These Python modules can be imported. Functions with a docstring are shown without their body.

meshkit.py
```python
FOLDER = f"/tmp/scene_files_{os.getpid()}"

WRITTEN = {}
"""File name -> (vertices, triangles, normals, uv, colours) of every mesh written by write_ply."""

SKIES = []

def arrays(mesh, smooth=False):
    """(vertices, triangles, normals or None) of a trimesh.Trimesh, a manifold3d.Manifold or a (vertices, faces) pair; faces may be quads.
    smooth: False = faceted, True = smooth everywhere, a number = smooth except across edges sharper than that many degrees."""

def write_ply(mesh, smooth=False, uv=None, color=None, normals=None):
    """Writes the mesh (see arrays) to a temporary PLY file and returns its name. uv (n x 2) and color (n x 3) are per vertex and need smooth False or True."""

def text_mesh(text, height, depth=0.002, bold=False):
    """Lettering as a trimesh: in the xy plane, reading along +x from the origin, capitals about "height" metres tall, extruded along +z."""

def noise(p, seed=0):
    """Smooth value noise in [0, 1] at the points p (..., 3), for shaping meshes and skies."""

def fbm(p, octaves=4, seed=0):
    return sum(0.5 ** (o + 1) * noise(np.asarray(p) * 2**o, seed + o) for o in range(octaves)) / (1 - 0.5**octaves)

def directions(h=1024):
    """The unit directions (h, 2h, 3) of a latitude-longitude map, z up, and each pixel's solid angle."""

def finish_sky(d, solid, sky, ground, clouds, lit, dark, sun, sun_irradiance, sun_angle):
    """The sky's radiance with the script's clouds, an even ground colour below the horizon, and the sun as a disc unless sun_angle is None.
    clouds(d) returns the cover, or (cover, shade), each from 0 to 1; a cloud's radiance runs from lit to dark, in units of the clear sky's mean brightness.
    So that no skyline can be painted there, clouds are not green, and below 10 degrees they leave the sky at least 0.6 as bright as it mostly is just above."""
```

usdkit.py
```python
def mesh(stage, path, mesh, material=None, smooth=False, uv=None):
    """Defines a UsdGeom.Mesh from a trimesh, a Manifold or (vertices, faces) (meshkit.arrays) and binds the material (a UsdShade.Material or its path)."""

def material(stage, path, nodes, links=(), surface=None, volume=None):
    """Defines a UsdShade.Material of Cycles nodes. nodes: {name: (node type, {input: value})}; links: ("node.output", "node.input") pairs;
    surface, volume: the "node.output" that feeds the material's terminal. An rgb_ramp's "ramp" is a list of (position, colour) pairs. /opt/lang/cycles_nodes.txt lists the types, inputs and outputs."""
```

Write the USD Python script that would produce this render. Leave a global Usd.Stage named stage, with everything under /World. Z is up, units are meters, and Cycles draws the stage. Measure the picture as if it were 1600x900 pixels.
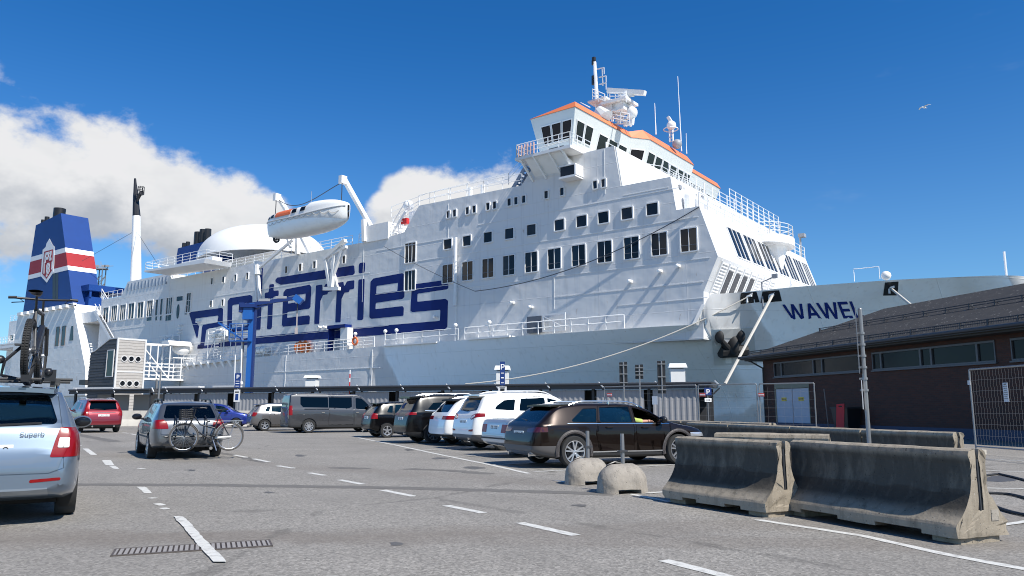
import math, random, numpy as np, trimesh, manifold3d as m3, usdkit, meshkit
from shapely import affinity
from shapely.geometry import Polygon, LineString, Point, box as sbox
from shapely.ops import unary_union
from pxr import Usd, UsdGeom, UsdLux, UsdShade, Gf, Sdf

EXPOSURE = 0.38
SUN_I = 1.25
SKY_S = 0.06
SKY_ALT, SKY_AIR, SKY_DUST, SKY_OZ = 20.0, 1.0, 0.6, 3.0
SKY_TINT_LOW, SKY_TINT_HIGH = (.95, 1.46, 1.85), (.23, 1.02, 1.78)
CLOUD_LIT, CLOUD_DARK = (11.0, 11.0, 11.0), (6.0, 6.4, 7.0)
CLOUDS = [(-120, 270, 0.2), (0, 270, 0.16), (90, 270, 0.15), (170, 275, 0.14), (250, 305, 0.12), (330, 335, 0.1), (400, 355, 0.075), (300, 350, 0.1), (130, 220, 0.08),
          (615, 345, 0.06), (675, 330, 0.1), (735, 318, 0.1), (795, 310, 0.11), (870, 325, 0.13)]
ASPH = np.array([0.24, 0.224, 0.2])

stage = Usd.Stage.CreateInMemory()
UsdGeom.SetStageUpAxis(stage, 'Z'); UsdGeom.SetStageMetersPerUnit(stage, 1.0)
UsdGeom.Xform.Define(stage, '/World'); UsdGeom.Scope.Define(stage, '/World/Looks')
random.seed(7); RNG = np.random.default_rng(7)

# ---------------------------------------------------------------- camera
FPX, HZ, CH = 1202.0, 637.0, 1.25                   # focal length in photo pixels, horizon row, eye height
PITCH = math.atan((HZ - 450) / FPX)
cam = UsdGeom.Camera.Define(stage, '/World/camera')
cam.CreateHorizontalApertureAttr(36.0); cam.CreateVerticalApertureAttr(20.25)
cam.CreateFocalLengthAttr(36.0 * FPX / 1600)
cam.CreateClippingRangeAttr((0.1, 20000.0))
cam.AddTranslateOp().Set((0, 0, CH)); cam.AddRotateXOp().Set(90 + math.degrees(PITCH))
cam.CreateExposureAttr(EXPOSURE)

# ---------------------------------------------------------------- sky and sun
SUN = np.array([9.69, -9.55, 14.9]); SUN /= np.linalg.norm(SUN)
SUN_EL = math.asin(SUN[2]); SUN_ROT = math.atan2(SUN[0], SUN[1])
sun = UsdLux.DistantLight.Define(stage, '/World/sun')
sun.CreateIntensityAttr(SUN_I); sun.CreateAngleAttr(0.5); sun.CreateColorAttr((1.0, 0.95, 0.87)); sun.CreateNormalizeAttr(True)
_z = SUN; _x = np.cross([0, 0, 1.0], _z); _x /= np.linalg.norm(_x); _y = np.cross(_z, _x)
sun.AddTransformOp().Set(Gf.Matrix4d(*_x, 0, *_y, 0, *_z, 0, 0, 0, 0, 1))

class Graph:
    """Small node-graph writer for materials."""
    def __init__(s): s.n, s.l, s.k = {}, [], 0
    def node(s, kind, **inp):
        s.k += 1; name = f'n{s.k}'; vals = {}
        for k, v in inp.items():
            if isinstance(v, tuple) and len(v) == 2 and v[0] == '@': s.l.append((v[1], f'{name}.{k}'))
            else: vals[k] = v
        s.n[name] = (kind, vals); return name
    def o(s, kind, out, **inp): return ('@', f'{s.node(kind, **inp)}.{out}')
    def math(s, t, a, b=0.0, c=0.0, clamp=False): return s.o('math', 'value', math_type=t, value1=a, value2=b, value3=c, use_clamp=clamp)
    def mixc(s, f, a, b, t='mix'): return s.o('mix_color', 'result', blend_type=t, fac=f, a=a, b=b)
    def noise(s, vec, scale, detail=4.0, rough=0.55, dist=0.0): return s.o('noise_texture', 'fac', vector=vec, scale=scale, detail=detail, roughness=rough, distortion=dist)
    def rng(s, v, a, b, c=0.0, d=1.0): return s.o('map_range', 'result', range_type='linear', value=v, from_min=a, from_max=b, to_min=c, to_max=d, clamp=True)
    def sstep(s, v, a, b, c=0.0, d=1.0): return s.o('map_range', 'result', range_type='smoothstep', value=v, from_min=a, from_max=b, to_min=c, to_max=d, clamp=True)
    def mapv(s, vec, scale=(1, 1, 1), loc=(0, 0, 0)): return s.o('mapping', 'vector', mapping_type='point', vector=vec, scale=scale, location=loc)
    def build(s, name, surface=None, volume=None):
        return usdkit.material(stage, f'/World/Looks/{name}', s.n, s.l, surface=surface and surface[1], volume=volume and volume[1])

def sky_material():
    g = Graph()
    sky = g.o('sky_texture', 'color', sky_type='single_scattering', sun_disc=False, sun_elevation=SUN_EL, sun_rotation=SUN_ROT, altitude=SKY_ALT, air_density=SKY_AIR, aerosol_density=SKY_DUST, ozone_density=SKY_OZ)
    d = g.o('texture_coordinate', 'generated')
    d = g.o('vector_math', 'vector', math_type='normalize', vector1=d)
    el = g.o('separate_xyz', 'z', vector=d)
    yv = g.o('separate_xyz', 'y', vector=d)
    def density(dv):
        """cumulus heaps: soft discs on the sky broken up by noise, and the same kind of heaps low round the rest of the horizon"""
        ev = g.o('separate_xyz', 'z', vector=dv)
        warp = g.noise(g.mapv(dv, (1, 1, 1.4)), 8.0, 10.0, 0.6)
        tot = None
        for px, py, r in CLOUDS:
            v = ray(px, py); v = v / np.linalg.norm(v)
            b = g.sstep(g.o('vector_math', 'value', math_type='distance', vector1=dv, vector2=tuple(v)), 0.0, r, 1.0, 0.0)
            tot = b if tot is None else g.math('maximum', tot, b)
        low = g.math('multiply', g.sstep(ev, 0.02, 0.14), g.sstep(ev, 0.2, 0.42, 1.0, 0.0))
        gen = g.math('multiply', g.math('multiply', low, g.sstep(yv, 0.3, -0.1)), g.sstep(g.noise(g.mapv(dv, (1, 1, 2.0), (5, 2, 1)), 2.6, 2.0), 0.45, 0.6))
        tot = g.math('maximum', tot, gen)
        dens = g.math('add', g.math('multiply', tot, 0.95), g.math('multiply', g.math('subtract', warp, 0.5), 3.4))
        return g.math('multiply', dens, g.sstep(tot, 0.0, 0.4))
    dens = density(d)
    cover = g.math('multiply', g.sstep(dens, 0.2, 0.78), 0.97)
    # a part of the cloud is as dark as there is cloud between it and the sun above
    d2 = g.o('vector_math', 'vector', math_type='add', vector1=d, vector2=(0.018, -0.008, 0.04))
    d3 = g.o('vector_math', 'vector', math_type='add', vector1=d, vector2=(0.04, -0.015, 0.085))
    above = g.math('add', g.math('multiply', density(d2), .55), g.math('multiply', density(d3), .45))
    shade = g.math('add', g.sstep(above, 0.2, 1.15), g.math('multiply', g.math('subtract', g.noise(g.mapv(d, (1, 1, 2), (4, 4, 2)), 14.0, 6.0), .5), .8), clamp=True)
    cl = g.mixc(shade, CLOUD_LIT, CLOUD_DARK)
    wisp = g.math('multiply', g.sstep(g.noise(g.mapv(d, (2.0, 1, 5), (2, 9, 4)), 3.0, 8.0, 0.6), 0.62, 0.85), 0.1)
    tint = g.mixc(g.sstep(el, 0.0, 0.5), SKY_TINT_LOW, SKY_TINT_HIGH)
    sky = g.mixc(1.0, sky, tint, 'multiply')
    c = g.mixc(wisp, sky, CLOUD_LIT)
    c = g.mixc(cover, c, cl)
    bg = g.o('background_shader', 'background', color=c, strength=SKY_S)
    return g.build('sky_look', surface=bg)

def ray(px, py):
    X, Y = (px - 800) / FPX, (450 - py) / FPX
    return np.array([X, math.cos(PITCH) - Y * math.sin(PITCH), math.sin(PITCH) + Y * math.cos(PITCH)])
def ground(px, py, z=0.0):
    d = ray(px, py); return d * ((z - CH) / d[2]) + [0, 0, CH]
def at(px, py, Y):
    d = ray(px, py); return d * (Y / d[1]) + [0, 0, CH]
def height_at(py, p, px=None):
    """height at the upright over ground point p that the photo row py crosses"""
    t = p[1] if px is None else p[1]
    d = ray(800 + FPX * p[0] / p[1], py); return d[2] * p[1] / d[1] + CH
dome = UsdLux.DomeLight.Define(stage, '/World/sky'); dome.CreateIntensityAttr(1.0)
UsdShade.MaterialBindingAPI.Apply(dome.GetPrim()).Bind(sky_material())
dome.GetPrim().SetCustomDataByKey('kind', 'structure')

# ---------------------------------------------------------------- scene helpers
USED = {}
def numbered(parent, name):
    k = USED.setdefault((parent, name), 0); USED[(parent, name)] += 1
    return f'{parent}/{name}' if k == 0 else f'{parent}/{name}_{k:03d}'
def tag(prim, label=None, cat=None, group=None, kind=None):
    for k, v in (('label', label), ('category', cat), ('group', group), ('kind', kind)):
        if v: prim.SetCustomDataByKey(k, v)
    return prim
def thing(name, label=None, cat=None, loc=(0, 0, 0), rotz=0.0, group=None, kind=None):
    path = numbered('/World', name)
    x = UsdGeom.Xform.Define(stage, path); x.AddTranslateOp().Set(tuple(map(float, loc))); x.AddRotateZOp().Set(float(rotz))
    tag(x.GetPrim(), label, cat, group, kind); return path
def clone(src, loc, rotz, label, name=None):
    p = stage.GetPrimAtPath(src); was = p.GetCustomData()
    r = thing(name or src.rsplit('/', 1)[1].rstrip('0123456789').rstrip('_'), label, was.get('category'), loc, rotz, was.get('group'))
    q = stage.GetPrimAtPath(r); q.GetReferences().AddInternalReference(Sdf.Path(src)); q.SetInstanceable(True)
    return r

def frame(ex, ey, ez, o):
    m = np.eye(4); m[:3, 0], m[:3, 1], m[:3, 2], m[:3, 3] = ex, ey, ez, o; return m
class MB:
    """Collects shapes that become ONE mesh."""
    def __init__(s): s.v, s.f, s.n = [], [], 0
    def add(s, v, f):
        v = np.asarray(v, float); f = np.asarray(f, int)
        if f.shape[1] == 4: f = np.vstack([f[:, [0, 1, 2]], f[:, [0, 2, 3]]])
        s.v.append(v); s.f.append(f + s.n); s.n += len(v); return s
    def tm(s, m, T=None):
        m = m.copy()
        if T is not None: m.apply_transform(T)
        return s.add(m.vertices, m.faces)
    def man(s, m):
        q = m.to_mesh(); return s.add(q.vert_properties[:, :3], q.tri_verts)
    def box(s, x0, x1, y0, y1, z0, z1):
        v = np.array([[x, y, z] for z in (z0, z1) for y in (y0, y1) for x in (x0, x1)])
        return s.add(v, [[0, 2, 3, 1], [4, 5, 7, 6], [0, 1, 5, 4], [2, 6, 7, 3], [0, 4, 6, 2], [1, 3, 7, 5]])
    def obox(s, c, size, ax=None):
        """box of half-open size about centre c with axes ax (columns)"""
        h = np.asarray(size, float) / 2; b = MB().box(-h[0], h[0], -h[1], h[1], -h[2], h[2])
        A = np.eye(3) if ax is None else np.asarray(ax, float)
        return s.add(b.v[0] @ A.T + np.asarray(c, float), b.f[0])
    def bar(s, p, q, w, h=None, up=(0, 0, 1)):
        """square bar from p to q"""
        p, q = np.asarray(p, float), np.asarray(q, float); d = q - p; L = np.linalg.norm(d); d = d / L
        u = np.asarray(up, float)
        if abs(d @ u) > 0.98: u = np.array([1.0, 0, 0])
        b = np.cross(u, d); b /= np.linalg.norm(b); u = np.cross(d, b)
        return s.obox((p + q) / 2, (L, w, h or w), np.stack([d, b, u], 1))
    def tube(s, pts, r, n=6, caps=True):
        p = np.asarray(pts, float); k = len(p); r = np.broadcast_to(np.asarray(r, float), (k,))
        t = np.gradient(p, axis=0); t /= np.linalg.norm(t, axis=1, keepdims=True) + 1e-12
        a = np.cross(t[0], [0, 0, 1.0] if abs(t[0][2]) < 0.9 else [1.0, 0, 0]); a /= np.linalg.norm(a)
        V = []; ang = np.arange(n) * 2 * math.pi / n
        for i in range(k):
            a = a - t[i] * (a @ t[i]); a /= np.linalg.norm(a) + 1e-12; b = np.cross(t[i], a)
            V.append(p[i] + r[i] * (np.cos(ang)[:, None] * a + np.sin(ang)[:, None] * b))
        V = np.vstack(V); F = []
        for i in range(k - 1):
            for j in range(n):
                j2 = (j + 1) % n; F.append([i * n + j, i * n + j2, (i + 1) * n + j2]); F.append([i * n + j, (i + 1) * n + j2, (i + 1) * n + j])
        if caps:
            for j in range(1, n - 1): F.append([0, j + 1, j]); b0 = (k - 1) * n; F.append([b0, b0 + j, b0 + j + 1])
        return s.add(V, F)
    def cyl(s, p, q, r, r2=None, n=12): return s.tube([p, q], [r, r if r2 is None else r2], n)
    def prism(s, poly, h, T=None):
        """polygon(s) extruded by h along local z, then moved by T"""
        for g in getattr(poly, 'geoms', [poly]):
            if g.is_empty or g.area < 1e-9: continue
            s.tm(trimesh.creation.extrude_polygon(g, h, engine='earcut'), T)
        return s
    def sphere(s, c, r, sc=(1, 1, 1), sub=2):
        m = trimesh.creation.icosphere(sub, 1.0); return s.add(m.vertices * np.asarray(sc) * r + np.asarray(c, float), m.faces)
    def lathe(s, prof, T=None, n=24):
        """profile (r, z) pairs spun about z"""
        return s.tm(trimesh.creation.revolve(np.asarray(prof, float), sections=n), T)
    def grid(s, P, closed=False):
        P = np.asarray(P, float); a, b = P.shape[:2]; F = []
        bb = b if closed else b - 1
        for i in range(a - 1):
            for j in range(bb):
                j2 = (j + 1) % b; F.append([i * b + j, (i + 1) * b + j, (i + 1) * b + j2, i * b + j2])
        return s.add(P.reshape(-1, 3), F)
    def data(s): return np.vstack(s.v), np.vstack(s.f)
    def put_each(s, name, look, parent, per=1, **kw):
        """every group of per pieces becomes a part of its own"""
        off = np.cumsum([0] + [len(v) for v in s.v]); r = []
        for i in range(0, len(s.v), per):
            m = MB()
            for j in range(i, min(i + per, len(s.v))): m.add(s.v[j], s.f[j] - off[j])
            r.append(m.put(name, look, parent, **kw))
        return r
    def put(s, name, look, parent='/World', smooth=30, label=None, cat=None, group=None, kind=None, T=None):
        v, f = s.data()
        if T is not None: v = v @ T[:3, :3].T + T[:3, 3]
        path = numbered(parent, name)
        usdkit.mesh(stage, path, trimesh.Trimesh(v, f, process=False), look, smooth=smooth)
        tag(stage.GetPrimAtPath(path), label, cat, group, kind); return path
def text_polys(text, height, bold=False):
    m = meshkit.text_mesh(text, height, 0.004, bold); return m

# ---------------------------------------------------------------- looks
LOOKS = {}
def look(name, base, rough=0.5, metal=0.0, coat=0.0, var=0.08, vs=2.0, bump=0.0, bs=30.0, spec=0.5, dirt=None, dirt_s=1.0, dirt_a=0.5, obj=True, fine=None, fleck=None):
    """A painted, metal or stone surface: tone that drifts with noise, optional dirt patches, fleck and relief."""
    if name in LOOKS: return LOOKS[name]
    g = Graph(); p = g.o('texture_coordinate', 'object') if obj else g.o('geometry', 'position')
    b = np.array(base, float)
    c = g.mixc(g.noise(p, vs, 5.0, 0.6), tuple(np.clip(b * (1 - var), 0, 1)), tuple(np.clip(b * (1 + var), 0, 1)))
    if fine: c = g.mixc(g.rng(g.noise(p, fine[0], 2.0), 0.35, 0.65), c, tuple(b * fine[1]))
    if fleck: c = g.mixc(g.math('multiply', g.sstep(g.noise(p, fleck[0], 1.0), 0.62, 0.7), fleck[2]), c, fleck[1])
    if dirt is not None: c = g.mixc(g.rng(g.noise(p, dirt_s, 7.0, 0.65), 0.5, 0.75, 0.0, dirt_a), c, dirt)
    k = dict(base_color=c, roughness=rough, metallic=metal, coat_weight=coat, specular_ior_level=spec)
    if bump: k['normal'] = g.o('bump', 'normal', height=g.noise(p, bs, 5.0, 0.6), strength=bump, distance=0.02)
    LOOKS[name] = g.build(name, surface=g.o('principled_bsdf', 'BSDF', **k)); return LOOKS[name]
def glass_look(name, tint, ior=1.5, haze=0.0):
    """window pane: see-through with a mirror part that grows at grazing angles"""
    if name in LOOKS: return LOOKS[name]
    g = Graph(); t = g.o('transparent_bsdf', 'BSDF', color=tint); r = g.o('glossy_bsdf', 'BSDF', color=(1, 1, 1), roughness=0.02)
    LOOKS[name] = g.build(name, surface=g.o('mix_closure', 'closure', fac=g.o('fresnel', 'fac', IOR=ior), closure1=t, closure2=r)); return LOOKS[name]
WHITE = look('white_paint', (0.78, 0.78, 0.76), 0.4, var=0.03)
BLACK = look('black_paint', (0.012, 0.012, 0.014), 0.4)
RUBBER = look('tyre_rubber', (0.018, 0.018, 0.018), 0.8, bump=0.3, bs=60)
DARK_STEEL = look('dark_steel', (0.035, 0.037, 0.042), 0.5)
GALV = look('galvanised_steel', (0.26, 0.265, 0.27), 0.45, metal=0.6, var=0.18, vs=9)
GREY_PAINT = look('grey_paint', (0.3, 0.31, 0.33), 0.5)
ORANGE = look('signal_orange', (0.75, 0.16, 0.05), 0.5)
RED = look('signal_red', (0.6, 0.03, 0.03), 0.45)
ROPE = look('mooring_rope', (0.5, 0.47, 0.42), 0.9, bump=0.6, bs=40)
DARKGLASS = look('dark_glass', (0.008, 0.009, 0.012), 0.05, spec=0.45, var=0.3, vs=0.7)

# ---------------------------------------------------------------- the quay and the sea
_a = math.atan(1590 / FPX / (1 / math.cos(PITCH)))
BX = np.array([math.sin(_a), -math.cos(_a)]); NY = np.array([math.cos(_a), math.sin(_a)]); DIST = 52.0
SHIP_ROT = math.degrees(math.atan2(BX[1], BX[0])); SHIP_LOC = (NY[0] * DIST, NY[1] * DIST, 0)
def SP(px, py, n=1.0):
    """ship coordinates (x towards the bow, z up) of a photo point on the fore-and-aft plane y = n"""
    d = ray(px, py); s = (DIST + n) / (d[:2] @ NY); p = d * s
    return np.array([p[:2] @ BX, p[2] + CH])
def S3(px, py, n=1.0): x, z = SP(px, py, n); return np.array([x, n, z])
def shipw(x, y, z): w = BX * x + NY * (DIST + y); return np.array([w[0], w[1], z])
def toship(p): return np.array([p[:2] @ BX, p[:2] @ NY - DIST, p[2]])
BEAM = 33.0

def hull_paint():
    g = Graph(); p = g.o('texture_coordinate', 'object'); s = g.o('separate_xyz', 'x', vector=p); z = g.o('separate_xyz', 'z', vector=p)
    def seam(v, pitch, w):
        f = g.math('pingpong', v, pitch / 2); return g.sstep(f, 0.0, w, 1.0, 0.0)
    sm = g.math('maximum', seam(z, 2.1, 0.035), seam(g.math('add', s, 1.3), 7.6, 0.035))
    oil = g.noise(g.mapv(p, (1.0, 1.0, 1.0)), 0.55, 2.0)
    cell = g.o('voronoi_texture', 'distance', vector=g.mapv(p, (0.9, 0.02, 1.05)), scale=1.0, feature='smooth_f1', smoothness=0.8, randomness=0.7)
    h = g.math('add', g.math('multiply', oil, 0.12), g.math('multiply', cell, 0.06)); h = g.math('add', h, g.math('multiply', sm, 0.03))
    base = g.mixc(g.noise(p, 0.35, 5.0), (0.71, 0.706, 0.695), (0.775, 0.77, 0.755))
    streak = g.noise(g.mapv(p, (3.2, 3.2, 0.22)), 1.0, 6.0, 0.6)
    base = g.mixc(g.rng(streak, 0.54, 0.78, 0.0, 0.42), base, (0.5, 0.47, 0.43))
    rust = g.math('multiply', g.sstep(g.noise(g.mapv(p, (1.3, 1.3, 0.5)), 1.6, 6.0, 0.65), 0.65, 0.73), 0.55)
    base = g.mixc(rust, base, (0.42, 0.27, 0.16))
    base = g.mixc(g.math('multiply', sm, 0.25), base, (0.55, 0.56, 0.58))
    nm = g.o('bump', 'normal', height=h, strength=0.8, distance=0.5)
    return g.build('hull_paint', surface=g.o('principled_bsdf', 'BSDF', base_color=base, roughness=0.38, normal=nm, specular_ior_level=0.5))
HULL = hull_paint()
NAVY = look('navy_paint', (0.005, 0.021, 0.15), 0.5, var=0.2, vs=0.5, spec=.2)
FUNNEL_BLUE = look('funnel_blue', (0.007, 0.045, 0.2), 0.5, spec=.25, var=0.14, vs=0.4, bump=0.15, bs=0.8)
FUNNEL_RED = look('funnel_red', (0.32, 0.02, 0.025), 0.5, spec=.25, var=0.14, vs=0.5)
SUPER = look('superstructure_white', (0.8, 0.8, 0.79), 0.42, var=0.04, vs=0.5, dirt=(0.55, 0.5, 0.44), dirt_s=0.8, dirt_a=0.3, bump=0.1, bs=0.7)
DECK = look('green_deck', (0.16, 0.2, 0.2), 0.7)
BLUE_DECK = look('blue_deck', (0.05, 0.16, 0.4), 0.6)
BRIDGE_ORANGE = look('bridge_orange', (0.72, 0.2, 0.08), 0.5, var=0.06)
BRIDGE_GREY = look('bridge_grey', (0.62, 0.65, 0.63), 0.45, var=0.03)
SHIPGLASS = DARKGLASS
PANES = [look('pane_a', (.005, .006, .008), .05, spec=.4, var=.3), look('pane_b', (.012, .013, .016), .07, spec=.45, var=.4), look('pane_c', (.03, .03, .03), .06, spec=.4, var=.5, vs=3), look('pane_d', (.008, .01, .014), .04, spec=.6)]

ship = thing('ferry', 'huge white ferry with blue lettering and an orange-trimmed bridge, moored along the quay', 'ferry', SHIP_LOC, SHIP_ROT)

# hull: lofted shell, flared at the bow
XS = np.concatenate([np.linspace(-162, -60, 18), np.linspace(-58, -24, 24), np.linspace(-23.4, -22.2, 5), np.linspace(-21.5, -3.0, 44)])
def curve(x, xs, ys): return np.interp(x, xs, ys)
def smooth_curve(xs, ys):
    from scipy.interpolate import PchipInterpolator
    f = PchipInterpolator(xs, ys); return lambda x: f(np.clip(x, xs[0], xs[-1]))
C_TOP = smooth_curve([-170, -27, -24, -20, -15, -11, -7, -4.5, -3.0], [0, 0, 0.15, 1.5, 4.5, 7.2, 10.4, 13.2, 16.5])
C_7 = smooth_curve([-170, -29, -26, -24, -22.6, -21.5, -20, -15, -11, -9, -8], [0, 0, 0.15, 0.5, 1.1, 3.2, 5.4, 9.7, 13.3, 15.4, 16.5])
C_2 = smooth_curve([-170, -58, -55.5, -50, -40, -30, -24, -20, -16, -13.5], [0, 0, 1.0, 1.6, 3.0, 5.4, 8.0, 10.6, 14.0, 16.5])
C_0 = smooth_curve([-170, -60, -55, -50, -40, -30, -20, -17, -15], [0, 0, 1.8, 2.8, 4.8, 7.6, 12.6, 15.0, 16.5])
def z_top(x): return np.interp(x, [-162, -95, -89, -55, -23.4, -22.3, -17, -11, -6, -3], [6.6, 6.6, 6.75, 7.2, 7.25, 9.45, 9.95, 10.35, 10.6, 10.75])
def hull_y(x, z):
    zt = 11.0
    y = np.array([C_0(x), C_2(x), C_7(x), C_TOP(x)]); zs = [-2.6, 2.0, 7.2, zt]
    return float(np.clip(np.interp(z, zs, y), 0, BEAM / 2))
TS = np.array([0, .12, .25, .38, .5, .62, .75, .88, 1.0])
P = np.array([[[x, hull_y(x, -2.6 + t * (z_top(x) + 2.6)), -2.6 + t * (z_top(x) + 2.6)] for x in XS] for t in TS])
Pf = P.copy(); Pf[:, :, 1] = BEAM - P[:, :, 1]
inn = P[-1:].copy(); inn[0, :, 1] = [min(hull_y(x, z - 1.0) + .15, BEAM / 2) for x, _, z in P[-1]]; inn[0, :, 2] -= 1.0; inf_ = inn * [1, -1, 1] + [0, BEAM, 0]
ring = np.concatenate([P, P[-1:] + [0, .12, 0], inn, inf_, Pf[-1:] + [0, -.12, 0], Pf[::-1]], 0)     # up the near side, over the sunk foredeck, down the far side
mb = MB().grid(np.transpose(ring, (1, 0, 2)))
# transom
a = ring[:, 0]; c = a.mean(0); mb.add(np.vstack([a, c]), [[(i + 1) % len(a), i, len(a)] for i in range(len(a))])
mb.put('hull', HULL, ship, smooth=35)
def on_hull(px, py, off=0.0, n0=0.0):
    n = n0
    for _ in range(12):
        x, z = SP(px, py, n); n = 0.5 * n + 0.5 * (hull_y(x, z) - off)
    return np.array([x, n, z])

XZ = lambda y1: frame((1, 0, 0), (0, 0, 1), (0, -1, 0), (0, y1, 0))      # polygon in (x, z) extruded towards the quay from y1
def slab(mb, pts, y0, y1): return mb.prism(Polygon(pts) if not hasattr(pts, 'geoms') and not isinstance(pts, Polygon) else pts, y1 - y0, XZ(y1))
YF = 26.8
# main side and houses
main = [(-117.5, 6.2), (-22.95, 6.2), (-22.8, 9.7), (-21.6, 12.2), (-22.9, 16.17), (-24.75, 16.17), (-25.15, 18.87), (-29.5, 18.9), (-30.05, 22.4), (-38.0, 22.4), (-39.5, 20.75),
        (-52.1, 20.95), (-54.1, 18.55), (-57, 18.3), (-98, 18.3), (-98.6, 19.1), (-109.9, 19.1), (-111.6, 17.15), (-117.5, 17.15)]
SIDE = Polygon(main)
slab(MB(), SIDE, 1.0, YF).put('superstructure', HULL, ship, smooth=False)
slab(MB(), [(-160, 6.2), (-117.4, 6.2), (-117.4, 16.4), (-124, 17.0), (-160, 17.0)], 4.0, YF).put('stern_house', HULL, ship, smooth=False)
slab(MB(), [(-145.9, 3.0), (-117.3, 3.0), (-118.0, 7.0), (-123.9, 16.9), (-144.4, 16.9)], -0.3, 3.4).put('stern_buttress', HULL, ship, smooth=False)
m = MB()
for k in range(9):
    x = -143.5 + k * 2.4; m.box(x, x + 1.5, -0.75, -0.25, 16.45, 16.95)
m.put_each('deck_bracket', SUPER, ship)
# raised seam flats and trims on the side
m = MB()
for x0, x1, z in ((-29.3, -25.3, 18.05), (-44.5, -24.5, 17.85), (-52, -23.0, 15.35), (-47.8, -22.2, 12.15), (-36, -22.8, 10.4), (-30, -22.5, 9.2), (-58, -48.2, 17.1), (-97, -59, 14.95), (-98, -70, 11.7), (-97, -56, 9.3), (-116, -98, 12.3), (-58, -48, 12.6)):
    m.box(x0, x1, 0.975, 1.0, z, z + 0.045)
for x, z0, z1 in ((-36.4, 18.2, 20.4), (-31.0, 18.5, 22.3), (-48.2, 17.1, 20.5), (-36.1, 9.4, 12.1), (-98.2, 9, 18), (-60, 12, 18)): m.box(x, x + 0.05, 0.975, 1.0, z0, z1)
m.put_each('weld_strip', SUPER, ship)
# plate strakes of the lower hull
m = MB()
for x0, x1, z in ((-92, -53, 3.0), (-92, -56, 5.1)):
    m.box(x0, x1, -0.03, 0.02, z, z + 0.06)
m.box(-57.2, -57.1, -0.03, 0.02, 2.0, 6.9); m.box(-71, -70.9, -0.03, 0.02, 2.0, 6.9)
m.put_each('rubbing_strip', SUPER, ship)
# vertical white pipe down the side
MB().tube([(-46.95, 0.72, 17.0), (-46.95, 0.72, 10.6)], 0.14, 8).tube([(-47.0, 0.9, 17.0), (-47.0, .9, 7.3)], 0.03, 5).put('drain_pipe', SUPER, ship)

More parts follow.
